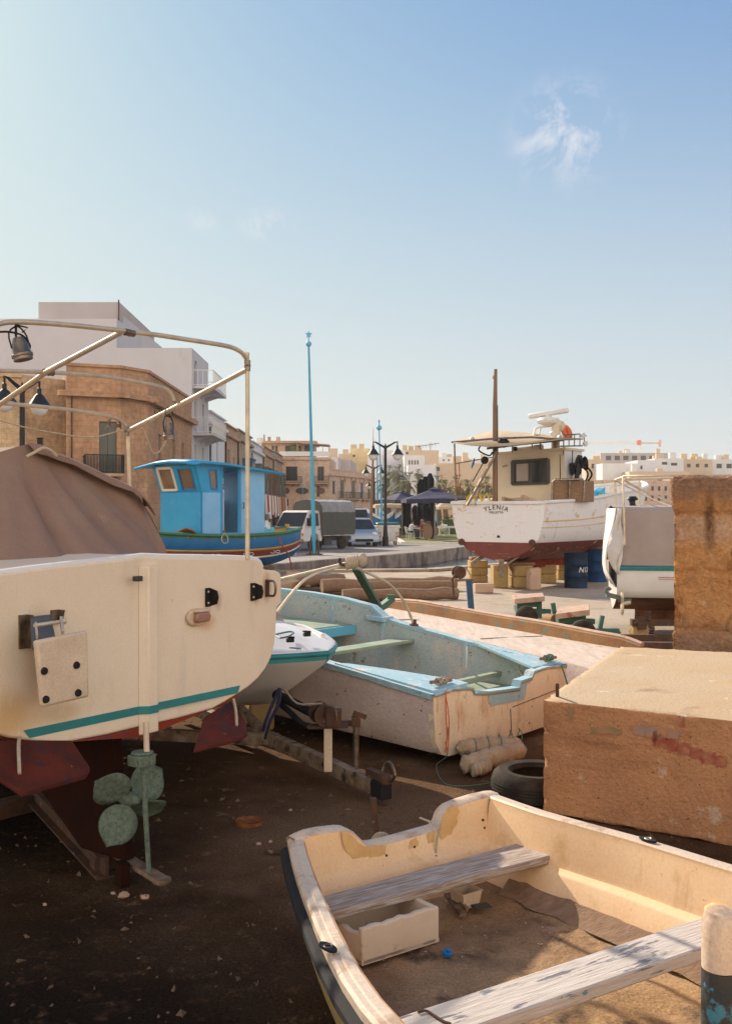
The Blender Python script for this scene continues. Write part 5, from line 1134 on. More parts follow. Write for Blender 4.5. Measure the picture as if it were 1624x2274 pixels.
part('cabin_roof', 'ycabin', th, lambda m: m.prism([KP(-.05, -.05, zc1 - .01), KP(Wc + .05, -.05, zc2 - .01), KP(Wc + .05, Lc + .05, zc2), KP(-.05, Lc + .05, zc1)], (0, 0, .06)))
Q = QC[0]; c4 = [Q(.235, .47), Q(.765, .47), Q(.765, .86), Q(.235, .86)]
w_ = part('window', 'frame_dk', th, lambda m: [m.bar(c4[k] + n_out * .02, c4[(k + 1) % 4] + n_out * .02, .09, .06) for k in range(4)] + [m.bar((c4[0] + c4[1]) / 2 + n_out * .01, (c4[2] + c4[3]) / 2 + n_out * .01, .07, .04)])
part('pane', 'glass', w_, lambda m: m.poly(c4), fixn=False)
part('pane_paper', 'canvasw', w_, lambda m: m.poly([Q(.29, .52), Q(.47, .52), Q(.47, .81), Q(.29, .81)][:4]), fixn=False).location = n_out * .01
part('nav_mark', 'steeld', th, lambda m: m.bar(Q(.08, .78) + n_out * .01, Q(.15, .8) + n_out * .01, .02, .04))
# mast, awning
mb0 = at(1098.5, 1120, 25.0)
part('mast', 'mastwood', th, lambda m: m.tube([Vector((mb0.x, 25.0, 1.4)), at(1098, 900, 25.0), at(1099.5, 820, 25.0)], [.075, .06, .04], 10))
part('mast_fitting', 'steeld', th, lambda m: m.box(at(1096, 838, 25), (.07, .06, .08)))
part('halyard', 'black', th, lambda m: m.cyl(at(1104, 900, 24.95), at(1104.5, 1010, 24.95), .008, 5))
def awn(m):
    g = [[(1002, 982, 25.2), (1052, 968, 25.8), (1096, 956, 26.6)], [(1042, 988.5, 24.6), (1098, 977, 25.2), (1140, 960, 26.4)], [(1085, 992, 24.3), (1165, 977, 25.0), (1200, 964, 26.4)], [(1130, 990, 24.1), (1215, 975, 24.6), (1262, 972, 26.2)], [(1160, 986, 24.0), (1250, 975, 24.2), (1297, 975, 26.0)]]
    m.grid([[at(*p) for p in r_] for r_ in g])
part('awning', 'awning', th, awn, solid=.02, fixn=False)
aw = [at(1002, 982, 25.2), at(1042, 979, 24.9), at(1098, 974, 24.7), at(1180, 971, 24.4), at(1250, 977, 24.2)]
part('awning_frame', 'steeld', th, lambda m: (m.tube(aw, .025, 6), m.tube([at(1080, 996, 25.4), at(1160, 986, 25), at(1250, 977, 24.3)], .03, 6), m.tube([at(1008, 985, 25.2), at(1012, 1123, 25.2)], .022, 6), m.tube([at(1008, 1030, 25.2), at(1095, 1015, 25.4)], .014, 5), m.tube([at(1103, 1003, 24.7), at(1036, 1122, 24.7)], .035, 6), m.tube([at(1054, 1122, 24.8), at(1062, 1090, 24.8)], .02, 6),
    m.tube([at(1136, 1004, 25.6), at(1136, 984, 25.4)], .015, 5), m.tube([at(1180, 994, 25.6), at(1180, 975, 25.2)], .015, 5), m.tube([at(1199, 1000, 25.6), at(1198, 975, 25)], .02, 5), m.tube([at(1010, 1107, 25.2), at(1096, 1104, 25.4)], .018, 6), m.tube([at(1093, 1107, 25.2), at(1086, 1121, 25.2)], .018, 6)))
part('roof_rail', 'steeld', th, lambda m: (m.tube([at(1250, 1010, 25.2), at(1250, 966, 25.2), at(1285, 964, 26), at(1300, 968, 26.5)], .018, 5), m.tube([at(1243, 991, 25.2), at(1292, 990, 26.3)], .02, 5), m.tube([at(1243, 977, 25.2), at(1292, 975, 26.3)], .02, 5)) + tuple(m.tube([at(u, 991, 25.3 + k * .25), at(u, 966, 25.3 + k * .25)], .014, 5) for k, u in enumerate((1262, 1274, 1286, 1296))))
f_ = part('funnel', 'steeld', th, lambda m: m.cyl(at(1232, 1012, 26.4), at(1232, 975, 26.4), .11, 12))
for u, v in ((1291, 966), (1224, 962), (1045, 975), (1297, 985), (1240, 971)):
    part('floodlight', 'ycabin2', th, lambda m: m.lathe(at(u, v, 25.4), [(0, -.05), (.04, -.04), (.07, .02), (.07, .05), (0, .05)], 12, (.6, -.7, -.2)))
# radar
rb = part('radar_arch', 'white', th, lambda m: (m.tube([at(1182, 971, 26), at(1188, 951, 26), at(1196, 949, 26), at(1225, 946, 26.2)], .03, 6), m.tube([at(1194, 971, 26.2), at(1199, 950, 26.2)], .025, 6), m.tube([at(1183, 965, 26), at(1195, 965, 26.1)], .015, 5)))
part('radar_dome', 'white', rb, lambda m: m.lathe(at(1216, 946, 26.1), [(.1, 0), (.14, .02), (.27, .07), (.3, .14), (.26, .2), (.1, .22), (.06, .32)], 18))
part('radar_bar', 'white', rb, lambda m: m.bar(at(1173, 925, 26.4), at(1260, 911, 25.8), .16, .13), bevel=.04)
part('vent_cowl', 'ycabin', th, lambda m: (m.tube(smoothpts([at(1234, 972, 26), at(1233, 955, 26), at(1236, 945, 26), at(1244, 942, 26)], 4), .12, 10), m.ball(at(1246, 947, 26), .14, 12, (.7, .7, 1))))
part('lifebuoy', 'orange', th, lambda m: m.tube([at(1257 + 7 * math.cos(a), 960 + 9 * math.sin(a) + 6 * math.cos(a), 26) for a in [k * math.pi / 8 for k in range(16)]], .07, 8, closed=True))
part('rolled_liferaft', 'ren_lilac', th, lambda m: m.cyl(at(1146, 1001, 26.2), at(1203, 994, 25.8), .09, 12))
part('raft_cap', 'black', th, lambda m: m.cyl(at(1137, 1001, 26.2), at(1146, 1001, 26.2), .11, 12))
# winch box and hauler on deck
zb_ = zsy(.3) - .02
def wb(u0, u1, v0, Y): return [at(u0, 1116, Y), at(u1, 1114, Y), at(u1, v0, Y), at(u0, v0 + 1, Y)]
b_ = part('hatch_box', 'timber', th, lambda m: (m.prism(wb(1227, 1262, 1068, 24.9), ya * .7), m.prism(wb(1263, 1293, 1067, 24.85), ya * .7)))
part('hatch_frame', 'steeld', b_, lambda m: (m.tube([at(1225, 1116, 24.8), at(1226, 1070, 24.8), at(1231, 1065.5, 24.8), at(1292, 1064, 24.7), at(1296, 1070, 24.7), at(1294, 1112, 24.7)], .03, 6), m.tube([at(1263, 1114, 24.8), at(1264, 1066, 24.8)], .025, 6)))
def hauler(m):
    m.lathe(at(1290, 1030, 25.4), [(0, -.1), (.19, -.1), (.1, 0), (.19, .1), (0, .1)], 16, (1, .2, .1)); m.lathe(at(1276, 1042, 25.4), [(0, -.1), (.16, -.1), (.09, 0), (.16, .1), (0, .1)], 16, (1, .2, .1))
    m.box(at(1281, 1034, 25.4), (.36, .2, .14)); m.bar(at(1274, 1100, 25.3), at(1283, 1030, 25.3), .12, .1); m.box(at(1272, 1067, 25.2), (.3, .15, .1)); m.prism([at(1278, 1026, 25.3), at(1292, 1024, 25.3), at(1292, 1012, 25.3), at(1284, 1010, 25.3)], (0, .2, 0)); m.bar(at(1278, 1062, 25.2), at(1282, 1098, 25.2), .13, .06)
part('net_hauler', 'blackmetal', th, hauler)
part('hydraulic_hose', 'black', th, lambda m: (m.tube(smoothpts([at(1292, 1028, 25.4), at(1308, 1044, 25.4), at(1312, 1056, 25.4), at(1300, 1074, 25.4), at(1296, 1085, 25.4)], 5), .025, 6), m.tube(smoothpts([at(1296, 1038, 25.4), at(1304, 1052, 25.4), at(1300, 1066, 25.4), at(1294, 1078, 25.4)], 5), .022, 6)))
part('rigging', 'black', th, lambda m: (m.tube([at(1242, 1010, 25.1), at(1243, 1095, 25.1)], .012, 5), m.tube([at(1270, 1000, 25.1), at(1268, 1062, 25.1)], .012, 5), m.tube(smoothpts([at(1070, 985, 24.8), at(1062, 1000, 24.8), at(1085, 1012, 24.8), at(1092, 1004, 24.8)], 5), .02, 5), m.tube([at(1104, 990, 24.8), at(1090, 1010, 24.8)], .012, 5)))
part('mast_pulley', 'black', th, lambda m: (m.ball(at(1075, 1022, 24.8), .1, 10), m.tube([at(1075, 1022, 24.8), at(1048, 1070, 24.8)], .014, 5)))
part('mast_pulley', 'black', th, lambda m: m.ball(at(1117, 984, 24.7), .12, 10, (1.3, .8, 1)))
t2 = thing('cargo_ladder', 'weathered wooden ladder lying across the stern of the white fishing boat', 'ladder', at(1140, 1116, 24.6))
part('ladder_rails', 'timber', t2, lambda m: (m.bar(at(1116, 1107, 25.0), at(1146, 1118, 24.3), .09, .1), m.bar(at(1159, 1103, 25.0), at(1190, 1117, 24.3), .09, .1)))
for k in range(3): part('rung', 'driftwood', t2, lambda m: m.bar(at(1122 + k * 9, 1109 + k * 3.2, 24.9 - k * .2), at(1165 + k * 9, 1107 + k * 3.2, 24.9 - k * .2), .05, .06))
t2 = tag(part('blue_tarp', 'bluecloth', None, lambda m: m.grid([[at(1297 + i * 9, 1100 - 10 * math.sin(j) - i * 2 + (12 if (i + j) % 2 else 0) * .6, 27.6 + j * .3) for i in range(6)] for j in range(4)]), solid=.03), 'crumpled bright blue tarp on the foredeck of the white fishing boat', 'tarp')
tag(part('coiled_rope', 'ropey', None, lambda m: (m.tube([at(1044 + 9 * math.cos(a), 1112 + 8 * math.sin(a) - a * .4, 24.9) for a in [k * .5 for k in range(26)]], .02, 6), m.tube([at(1090, 1120, 24.9), at(1080, 1096, 24.9), at(1066, 1116, 24.9)], .03, 6), m.tube([at(1062, 1096, 24.9), at(1072, 1118, 24.9)], .03, 6))), 'yellow rope coil and stays at the stern of the white fishing boat', 'rope')
tag(part('red_cord', 'netred', None, lambda m: (m.tube(smoothpts([at(1018, 1028, 25.2), at(1019, 1060, 25.2), at(1014, 1085, 25.2), at(1024, 1094, 25.2), at(1020, 1075, 25.2)], 4), .012, 5),)), 'thin red cord hanging under the awning of the white fishing boat', 'cord')
tag(part('hanging_blue_cloth', 'luzzud', None, lambda m: m.grid([[at(1050, 1018, 25), at(1053, 1018, 25.1)], [at(1047, 1030, 25), at(1052, 1030, 25)], [at(1045, 1040, 25), at(1047, 1040, 25)]]), solid=.01), 'narrow blue rag hanging from the awning frame of the white fishing boat', 'rag')
# bow pulpit
part('pulpit', 'steel', th, lambda m: (m.tube([at(1352, 1106, 30), at(1354, 1082, 30), at(1372, 1078, 31), at(1396, 1076, 32.4)], .022, 6), m.tube([at(1372, 1100, 31), at(1373, 1078, 31)], .018, 6)))
# blocks and drums
def blk(label, u0, u1, v0, v1, Y, d, m_='sandstone', rz=.1, n='stone_block', rows_=1, group='yellow blocks under the white boat', sep=0):
    p0, p1 = at(u0, v1, Y), at(u1, v0, Y); w = p1.x - p0.x
    for k in range(rows_):
        hh = (p1.z - max(p0.z, 0)) / rows_; z0 = max(p0.z, 0) + hh * k
        mb = MB(); mb.box(((p0.x + p1.x) / 2, Y + d / 2, z0 + hh / 2 + .002), (w * (1 - .03 * (k % 2)), d, hh - .006), rz + .05 * (k % 2))
        o = mb.build(n, m_, bevel=.025, bseg=2)
        tag(o, label if rows_ == 1 else ['bottom', 'middle', 'top'][k if rows_ == 3 else (0 if k == 0 else 2)] + ' ' + label, 'block', group)
blk('yellow block of the leftmost stack under the white boat transom', 1042, 1081, 1245, 1294, 26.6, .45, rows_=3)
blk('upright sand coloured block second from the left under the white boat', 1093, 1126, 1256, 1307, 24.9, .4, 'sandstone')
blk('yellow block of the stack under the boat keel at the transom', 1138, 1180, 1256, 1306, 24.8, .7, rows_=2)
blk('tall sand coloured block at the right of the keel stack', 1174, 1199, 1262, 1311, 24.2, .4, 'sandstone2')
blk('yellow block of the stack behind the keel', 1192, 1233, 1254, 1297, 26.6, .5, rows_=2)
blk('yellow block of the farthest stack left of the drums', 1236, 1258, 1247, 1290, 28.0, .5, rows_=2)
blk('loose pinkish stone block lying beside the winch post', 1053, 1094, 1296, 1318, 23.3, .25, 'sandstone2', n='stone_block', group='loose blocks')
blk('dark timber wedge on the leftmost stack', 1044, 1062, 1237, 1245, 26.6, .4, 'timber', n='wedge', group='wedges')
blk('dark timber plank on the keel stack', 1133, 1186, 1249, 1256, 24.9, .6, 'timber', n='wedge', group='wedges')
blk('dark timber chock on top of the far blue drum', 1302, 1322, 1198, 1216, 27.3, .4, 'timber', n='wedge', group='wedges')
def drum(label, u, v1, Y, m_, txt=None):
    x = (u - CX) / F * Y; th = thing('oil_drum', label, 'drum', (x, Y, 0), 0, 'blue oil drums under the boat')
    part('body', m_, th, lambda m: m.lathe((0, 0, 0), [(0, .01), (.285, .01), (.292, 0), (.292, .03), (.285, .04), (.285, .28), (.297, .3), (.285, .32), (.285, .56), (.297, .58), (.285, .6), (.285, .84), (.292, .85), (.292, .88), (.28, .88), (.28, .86), (0, .86)], 32), local=True)
    if txt:
        vs, fs = textmesh(txt, .19, .002, 1.25, .25)
        def tx(m):
            m.add([Vector(((.288 + v.z) * math.sin(v.x / .29 + .66), -(.288 + v.z) * math.cos(v.x / .29 + .66), .4 + v.y)) for v in vs], fs)
        part('lettering', 'white', th, tx, local=True, smooth=0, fixn=False)
drum('dark navy oil drum with white NI lettering propping the white boat', 1277, 1307, 25.1, 'drum', 'NIX')
drum('plain deep blue oil drum standing behind the lettered one', 1321, 1293, 27.3, 'drum2')
tag(part('prop_board', 'antifoul', None, lambda m: m.prism([at(1262, 1232, 26.6), at(1296, 1222, 27.5), at(1296, 1206, 27.5), at(1262, 1222, 26.6)], (0, .4, 0))), 'reddish support board under the white boat above the drums', 'board')

# ---------------------------------------------------------------- covered boat at right on rails
Yb = 15.1
th = thing('covered_motorboat', 'white boat with teal stripe under a grey-beige cover standing beside the ruined wall', 'boat', (5.2, Yb, 0))
bo = at(1369, 1300, Yb); bo.z = 0
ba = Vector((.985, -.17, 0)).normalized(); bl_ = Vector((-ba.y, ba.x, 0))   # along to the bow, across (away)
Yc = 1.0
def sect(s):
    """section, near side first: half beam 1.0"""
    k = lerp([(0, .0), (.0, 0), (3.5, 0), (5.5, 1)], s); b = 1.0 * (1 - k ** 2)
    r_ = []
    for side in (-1, 1):
        q = [(1, 1.06), (.99, .95), (.95, .72), (.86, .6), (.45, .46), (.06, .36)]
        if side == 1: q = q[::-1]
        for w, z in q: r_.append(bo + ba * s + bl_ * (1.0 + side * w * b) + Vector((0, 0, z + .12 * k)))
    return r_
mmw = [0, 0, 0, 1, 1, 1, 1, 1, 0, 0, 0]
rows = [sect(s) for s in (0, .6, 1.4, 2.4, 3.4, 4.2, 5, 5.4)]
part('hull', ['gelwhite', 'brownfoul'], th, lambda m: (m.grid(rows, mats=mmw), m.poly(rows[0])))
part('waterline_paint', 'brownfoul', th, lambda m: m.grid([[r_[3] + Vector((0, -.004, 0)), r_[4] + Vector((0, -.004, -.004)), r_[5] + Vector((0, -.004, -.01))] for r_ in rows]), fixn=False)
part('keel', 'brownfoul', th, lambda m: m.prism([bo + ba * .35 + bl_ * .96 + Vector((0, 0, .42)), bo + ba * 4.5 + bl_ * .96 + Vector((0, 0, .42)), bo + ba * 4.3 + bl_ * .96 + Vector((0, 0, .2)), bo + ba * .35 + bl_ * .96 + Vector((0, 0, .2))], bl_ * .08))
part('teal_rail', 'teal', th, lambda m: m.tube([r_[0] + Vector((0, 0, -.01)) for r_ in rows], .035, 6))
part('pinstripe', 'carred', th, lambda m: (m.tube([r_[0].lerp(r_[1], 1.0) + Vector((0, -.002, -.03)) for r_ in rows[1:]], .005, 4), m.tube([r_[0].lerp(r_[1], 1.0) + Vector((0, -.003, -.06)) for r_ in rows[1:]], .004, 4)))
def cov(m):
    rows2 = []
    for s in [k * .22 for k in range(24)]:
        r_ = []
        for w, z in ((0, 1.09), (.0, 1.3), (.02, 1.6), (.05, 1.9), (.12, 1.97), (.5, 1.98), (1.0, 2.0), (1.5, 1.98), (1.92, 1.9), (2.0, 1.3), (2.0, 1.09)):
            n_ = noise.noise(Vector((s * 1.6, w * 2, z * 2.2)))
            r_.append(bo + ba * (s - .03 * (z - 1.1) + (.0)) + bl_ * (w + .035 * n_) + Vector((0, 0, z + .03 * n_ - .06 * max(0, s - 1) * (z - 1.09))))
        rows2.append(r_)
    m.grid(rows2)
part('boat_cover', 'canvasw', th, cov)
def covend(m):
    rows2 = []
    for k in range(10):
        t = k / 9; z = 1.96 - t * 1.2; r_ = []
        for j in range(11):
            q = j / 10; n_ = noise.noise(Vector((q * 5, z * 3, 2)))
            r_.append(bo + bl_ * (.0 + 2.0 * q) + ba * (-.02 - .15 * math.sin(math.pi * min(1, t ** 1.6)) * (1 - .5 * q) + .07 * n_ * t) + Vector((0, 0, z + 0)))
        rows2.append(r_)
    m.grid(rows2)
part('white_end_flap', 'canvaswhite', th, covend, solid=.01)
part('wrapped_flap', 'canvaswhite', th, lambda m: m.grid([[bo + ba * (w_ + (.02 - .15 * math.sin(math.pi * min(1, t ** 1.6)) if i == 0 else .03 * math.sin(t * 9 + i))) - bl_ * (.03 + .03 * math.sin(t * 11 + i * 2)) + Vector((0, 0, 1.96 - t * 1.0)) for i, w_ in enumerate((-.02, .02, .05, .05 + .03 * math.sin(t * 5)))] for t in [k / 14 for k in range(15)]]), solid=.008)
fr = lambda u, v, Y: at(u, v, Y)
part('canopy_frame', 'steel', th, lambda m: (m.tube([at(1386, 1210, 14.9), at(1384, 1120, 14.9), at(1381, 1060, 14.9), at(1383, 1057, 14.9), at(1500, 1056, 14.3), at(1620, 1055, 14)], .014, 6), m.tube([at(1366, 1120, 16.6), at(1364, 1066, 16.6), at(1383, 1059, 15)], .018, 6), m.tube([at(1383, 1066, 15), at(1420, 1087, 15), at(1500, 1120, 14.6)], .016, 6), m.tube([at(1366, 1068, 16.6), at(1450, 1110, 16), at(1510, 1135, 15.5)], .014, 6), m.tube([at(1370, 1064, 16.6), at(1500, 1062, 16)], .014, 6), m.tube([at(1418, 1072, 15.4), at(1418, 1128, 15.4)], .014, 6)))
part('cockpit_gear', 'blackmetal', th, lambda m: (m.lathe(at(1402, 1126, 15.8), [(.08, 0), (.05, .05), (.05, .1), (.1, .12), (.06, .17)], 12),))
part('propeller', 'steel', th, lambda m: (m.cyl(at(1378, 1341, 15.05), at(1398, 1338, 15.05), .03, 8),) + tuple(m.ball(at(1380, 1339 + dv, 15.05), .11, 10, (.25, .5, 1)) for dv in (-13, 12)))
part('rudder_bracket', 'bronze', th, lambda m: (m.tube(smoothpts([at(1345, 1318, 15.1), at(1344, 1309, 15.1), at(1350, 1306, 15.1), at(1354, 1310, 15.1)], 4), .025, 6), m.bar(at(1345, 1320, 15.1), at(1378, 1328, 15.1), .09, .07), m.bar(at(1372, 1333, 15.1), at(1400, 1333, 15.1), .03, .05)))
# cradle & rails under it
th = thing('boat_cradle', 'rusty steel cradle on brown channel rails under the covered boat', 'cradle', (4.6, 14.6, 0))
part('rail', 'rust', th, lambda m: (m.box(at(1460, 1420, 14.7) * 1 + Vector((0, 0, -.0)), (1.9, .09, .14), -.1), m.box(at(1480, 1438, 13.6), (1.9, .09, .14), -.1)))
part('cross_beam', 'rust', th, lambda m: m.box(at(1480, 1382, 15.2), (1.1, .12, .1)))
part('end_lug', 'rust', th, lambda m: m.box(at(1420, 1382, 15.2), (.12, .2, .2)))
for k, (u, v) in enumerate(((1437, 1368), (1444, 1405))):
    part('screw_spring', 'rust', th, lambda m: m.tube([at(u + 5 * math.cos(a), v + a * .9 - 10 + 0, 14.8 + .03 * math.sin(a)) for a in [j * .5 for j in range(44)]], .018, 6))
part('post', 'rust', th, lambda m: (m.bar(at(1437, 1360, 14.85), at(1444, 1430, 14.85), .05, .05),))
tag(part('cradle_wheel', 'sandstone', None, lambda m: (m.lathe(at(1424, 1400, 15.3), [(0, -.1), (.16, -.1), (.19, -.06), (.19, .06), (.16, .1), (0, .1)], 20, (.3, -1, 0)),)), 'pale yellow wheel lying behind the rusty springs', 'wheel')
# ================================================================ big cream boat at the left (stern towards us)
C = Vector((-1.107, 5.0, 0)); d_ = Vector((.578, .816, 0)); no = Vector((.816, -.578, 0)); up = Vector((0, 0, 1))
big = thing('motor_cruiser', 'large cream boat at the left seen from behind with teal line and red antifouling', 'boat', (C.x, C.y, 0))
T = lambda u, v, o=0.0: onplane(u, v, C + no * o, no)
out = [(287, 1240.7), (370, 1237.5), (451, 1238), (520, 1239.5), (560, 1241.5), (576, 1244.5), (581, 1250), (586, 1262), (592, 1265.5), (613, 1267), (622, 1271), (625, 1280), (626, 1336), (624, 1342), (617, 1346), (615.5, 1352), (613, 1400), (610, 1430), (602, 1462), (590, 1485), (574, 1506), (553, 1525), (529, 1541), (500, 1559), (471.6, 1574.5), (395, 1595.5), (320, 1612)]
tz = [((T(u, v) - C).dot(d_), T(u, v).z) for u, v in out]
tz[0] = (0, tz[1][1] + .01); tz[-1] = (0, tz[-1][1])
right = tz[1:-1]; left = [(-t, z) for t, z in right][::-1]
outline = [tz[0]] + right + [tz[-1]] + left
CT = (0, 1.25)
P_ = lambda t, z, o=0: C + d_ * t + no * o + up * z
part('transom', 'gel', big, lambda m: m.prism([P_(t, z, -.05) for t, z in outline], no * .05), bevel=.012, bseg=3)
# hull sides forward of the transom
def side(m):
    rows = []
    for s in (0.045, .6, 1.5, 3, 4.5, 6, 7, 7.6):
        k = lerp([(0, 1), (1.5, 1.13), (3, 1.12), (4.5, .98), (6, .62), (7, .25), (7.6, .02)], s); dz = .06 * max(0, s - 3); sh = .012 * s
        rows.append([P_(t * k * .995, (z + dz * max(0, min(1, (z - 1.2) / .4)) + (sh if z > 1.3 else 0)) , -s) for t, z in outline])
    m.grid([r_ + [r_[0]] for r_ in rows]); m.poly(rows[-1])
part('topsides', 'gel', big, side)
# red bottom
bot = [(449, 1580), (471, 1574.5), (395, 1634), (331, 1649.5), (284, 1663)]
def red(m):
    low = [tz[k] for k in range(22, len(tz))]
    zs = {}
    def zb(t): return lerp([(0, .775), (.18, .8), (.42, .83), (.75, .87), (.9, .93)], abs(t))
    top = [(t, z) for t, z in low][::-1]
    top = [(0, tz[-1][1])] + [(t, z) for t, z in tz[22:26]][::-1]
    full = [(-t, z) for t, z in top[1:]][::-1] + top
    rows = []
    for s in (.0, 1, 3, 5, 6.6):
        k = lerp([(0, 1), (1, 1.05), (3, 1.1), (5, .9), (6.6, .4)], s); dz = lerp([(0, 0), (5, 0), (6.6, .3)], s)
        rows.append([P_(t * k, z, -s - .002) for t, z in full] + [P_(t * k * .96, zb(t) - .0 + dz, -s) for t, z in full[::-1]])
    m.grid([r_ + [r_[0]] for r_ in rows]); m.poly(rows[0])
part('bottom', 'antifoul', big, red)
# centre ridge on the transom
part('centre_ridge', 'gel', big, lambda m: m.add([P_(-.035, 1.63, .002), P_(.0, 1.63, .035), P_(.06, 1.63, .035), P_(.085, 1.63, .002), P_(-.035, .79, .002), P_(.0, .8, .04), P_(.06, .8, .04), P_(.085, .79, .002)], [(0, 1, 5, 4), (1, 2, 6, 5), (2, 3, 7, 6), (0, 3, 2, 1), (4, 5, 6, 7)]), bevel=.006)
# teal line (follows the ridge)
lv = [(65, 1635), (110, 1630), (288, 1597)]; rv = [(324, 1587), (420, 1567), (529, 1541)]
def teal(m):
    z = (.885)
    for a, b, o in (((T(65, 1635) - C).dot(d_), -.04, .003), (.09, (T(527, 1543) - C).dot(d_), .003)):
        m.add([P_(a, .895 + .0, o), P_(b, .895, o), P_(b + (.02 if b > 0 else 0), .935, o), P_(a - (.03 if a < -.5 else 0), .935, o)], [(0, 1, 2, 3)])
    m.add([P_(-.04, .895, .003), P_(-.001, .895, .041), P_(.061, .895, .041), P_(.09, .895, .003), P_(-.04, .935, .003), P_(-.001, .935, .041), P_(.061, .935, .041), P_(.09, .935, .003)], [(0, 1, 5, 4), (1, 2, 6, 5), (2, 3, 7, 6)])
part('teal_line', 'teal', big, teal, fixn=False, smooth=0)
part('top_moulding', 'gelwhite', big, lambda m: m.tube([P_(t, z + .004, -.02) for t, z in ([(-t, z) for t, z in tz[1:8]][::-1] + tz[:8])], .014, 6))
# fittings
a0 = T(306, 1285, .05); part('small_vent', 'frame_dk', big, lambda m: m.box(a0, (.045, .03, .026), math.atan2(.816, .578)), bevel=.005)
for u, v in ((461, 1326), (561, 1314)):
    c = T(u, v, .0)
    b = part('hinge_bracket', 'black', big, lambda m: (m.prism([c + d_ * -.022 + up * .05 + no * .002, c + d_ * -.022 - up * .05 + no * .002, c + d_ * .012 - up * .05 + no * .002, c + d_ * .012 + up * .05 + no * .002], no * .012), m.prism([c + d_ * .012 + up * .05, c + d_ * .012 - up * .05, c + d_ * .012 - up * .035 + no * .055, c + d_ * .012 + no * .065, c + d_ * .012 + up * .035 + no * .055], d_ * .008)), bevel=.002)
    part('bolt', 'steel', b, lambda m: [m.ball(c + d_ * -.01 + up * z + no * .016, .007, 8) for z in (-.03, .03)] + [m.ball(c + d_ * .022 + no * .04, .007, 8)])
c = T(592, 1306, 0)
b = part('u_bolt', 'steeld', big, lambda m: (m.tube(smoothpts([c + up * .042 + no * .01, c + up * .042 + no * .05, c + up * .02 + no * .065, c - up * .02 + no * .065, c - up * .042 + no * .05, c - up * .042 + no * .01], 3), .007, 8)))
part('backing_plate', 'rust', b, lambda m: m.prism([c + d_ * x + up * z + no * .002 for x, z in ((-.016, .05), (-.016, -.05), (.016, -.05), (.016, .05))], no * .006), bevel=.003)
c = T(435, 1370, 0)
b = part('navigation_light', 'gel2', big, lambda m: m.prism([c + d_ * (.088 * math.cos(a) * (1 if abs(math.cos(a)) < .8 else .92)) + up * (.047 * math.sin(a)) + no * .002 for a in [k * math.pi / 12 for k in range(24)]], no * .022), bevel=.008, bseg=3)
part('lens', mat('pinkish_clear_lens', (.38, .2, .16), .12, c2=(.3, .14, .1), s=40, st=(1, 1, 6)), b, lambda m: m.prism([c + d_ * (.01 + .048 * x) + up * (.026 * z) + no * .022 for x, z in ((-1, -1), (1, -1), (1.15, 0), (1, 1), (-1, 1), (-1.1, 0))], no * .03), bevel=.01, bseg=3)
part('lens_cap', 'gel2', b, lambda m: m.box(c + d_ * .012 + no * .03 + up * .034, (.11, .035, .014), math.atan2(.816, .578)), bevel=.005)
# outboard bracket with white pad
def br(m):
    for u, v0, v1 in (bq,):
        a, e = T(u, v0), T(u, v1); m.prism([a - d_ * .022, e - d_ * .022, e + d_ * .022, a + d_ * .022], no * .012)
        m.prism([a + d_ * .015, e + d_ * .015, e + d_ * .015 + no * .03, a + d_ * .015 + no * .05], d_ * .006)
for bq in ((51, 1365, 1440), (121, 1354, 1385)): br_ = part('outboard_bracket', 'steeld', big, br)
pa = [T(75, 1398, .2), T(76, 1556, .2), T(187, 1546, .2), T(186, 1401, .2)]
# arm box
q0 = T(67, 1368, .03); q1 = T(113, 1362, .03); q2 = T(124, 1412, .17); q3 = T(72, 1422, .17)
part('bracket_arm', mat('blue_grey_rubber', (.06, .075, .085), .6, c2=(.09, .1, .11), s=7), br_, lambda m: m.prism([q0, q1, q2, q3], up * -.05), bevel=.008)
part('bracket_rod', 'steel', br_, lambda m: (m.cyl(T(77, 1389, .15), T(145, 1379, .15), .009, 8), m.bar(T(80, 1385, .14), T(83, 1415, .2), .008, .02), m.bar(T(136, 1372, .14), T(140, 1405, .2), .012, .02), m.ball(T(142, 1380, .15), .014, 8)))
pads = [T(71, 1422, .19), T(185, 1399, .19), T(188, 1546, .19), T(86, 1569, .19)]
def pad(m):
    m.prism(pads, no * .035)
pd = part('motor_pad', 'gel2', big, pad, bevel=.012, bseg=3)
for u, v in ((98.5, 1490), (170, 1477), (102, 1553), (173.5, 1538.5)):
    c = T(u, v, .226); part('pad_bolt', 'black', pd, lambda m: m.lathe(c, [(.0, .0), (.017, .0), (.015, .008), (.0, .01)], 14, no))
# trim tabs
def tab(m, pts, off):
    m.prism(pts, off)
tb = part('trim_tab', 'tab', big, lambda m: m.prism([T(452, 1592, .01), T(512, 1556, .0), T(545, 1600, .12), T(549, 1628, .26), T(531, 1638, .32), T(429, 1665, .30)], up * -.02), bevel=.006)
part('tab_strap', 'ropew', tb, lambda m: m.tube(smoothpts([T(519, 1553, .03), T(524, 1580, .12), T(525.5, 1611, .18)], 3), .008, 6))
tb = part('trim_tab', 'tab', big, lambda m: m.prism([T(-60, 1642, .0), T(160, 1643, .0), T(200, 1702, .2), T(192, 1718, .25), T(49, 1758, .3), T(0, 1725, .2), T(-60, 1700, .15)], up * -.025), bevel=.006)
part('tab_strap', 'ropew', tb, lambda m: m.tube(smoothpts([T(44, 1637, .02), T(42, 1660, .1), T(44, 1718, .2)], 3), .008, 6))
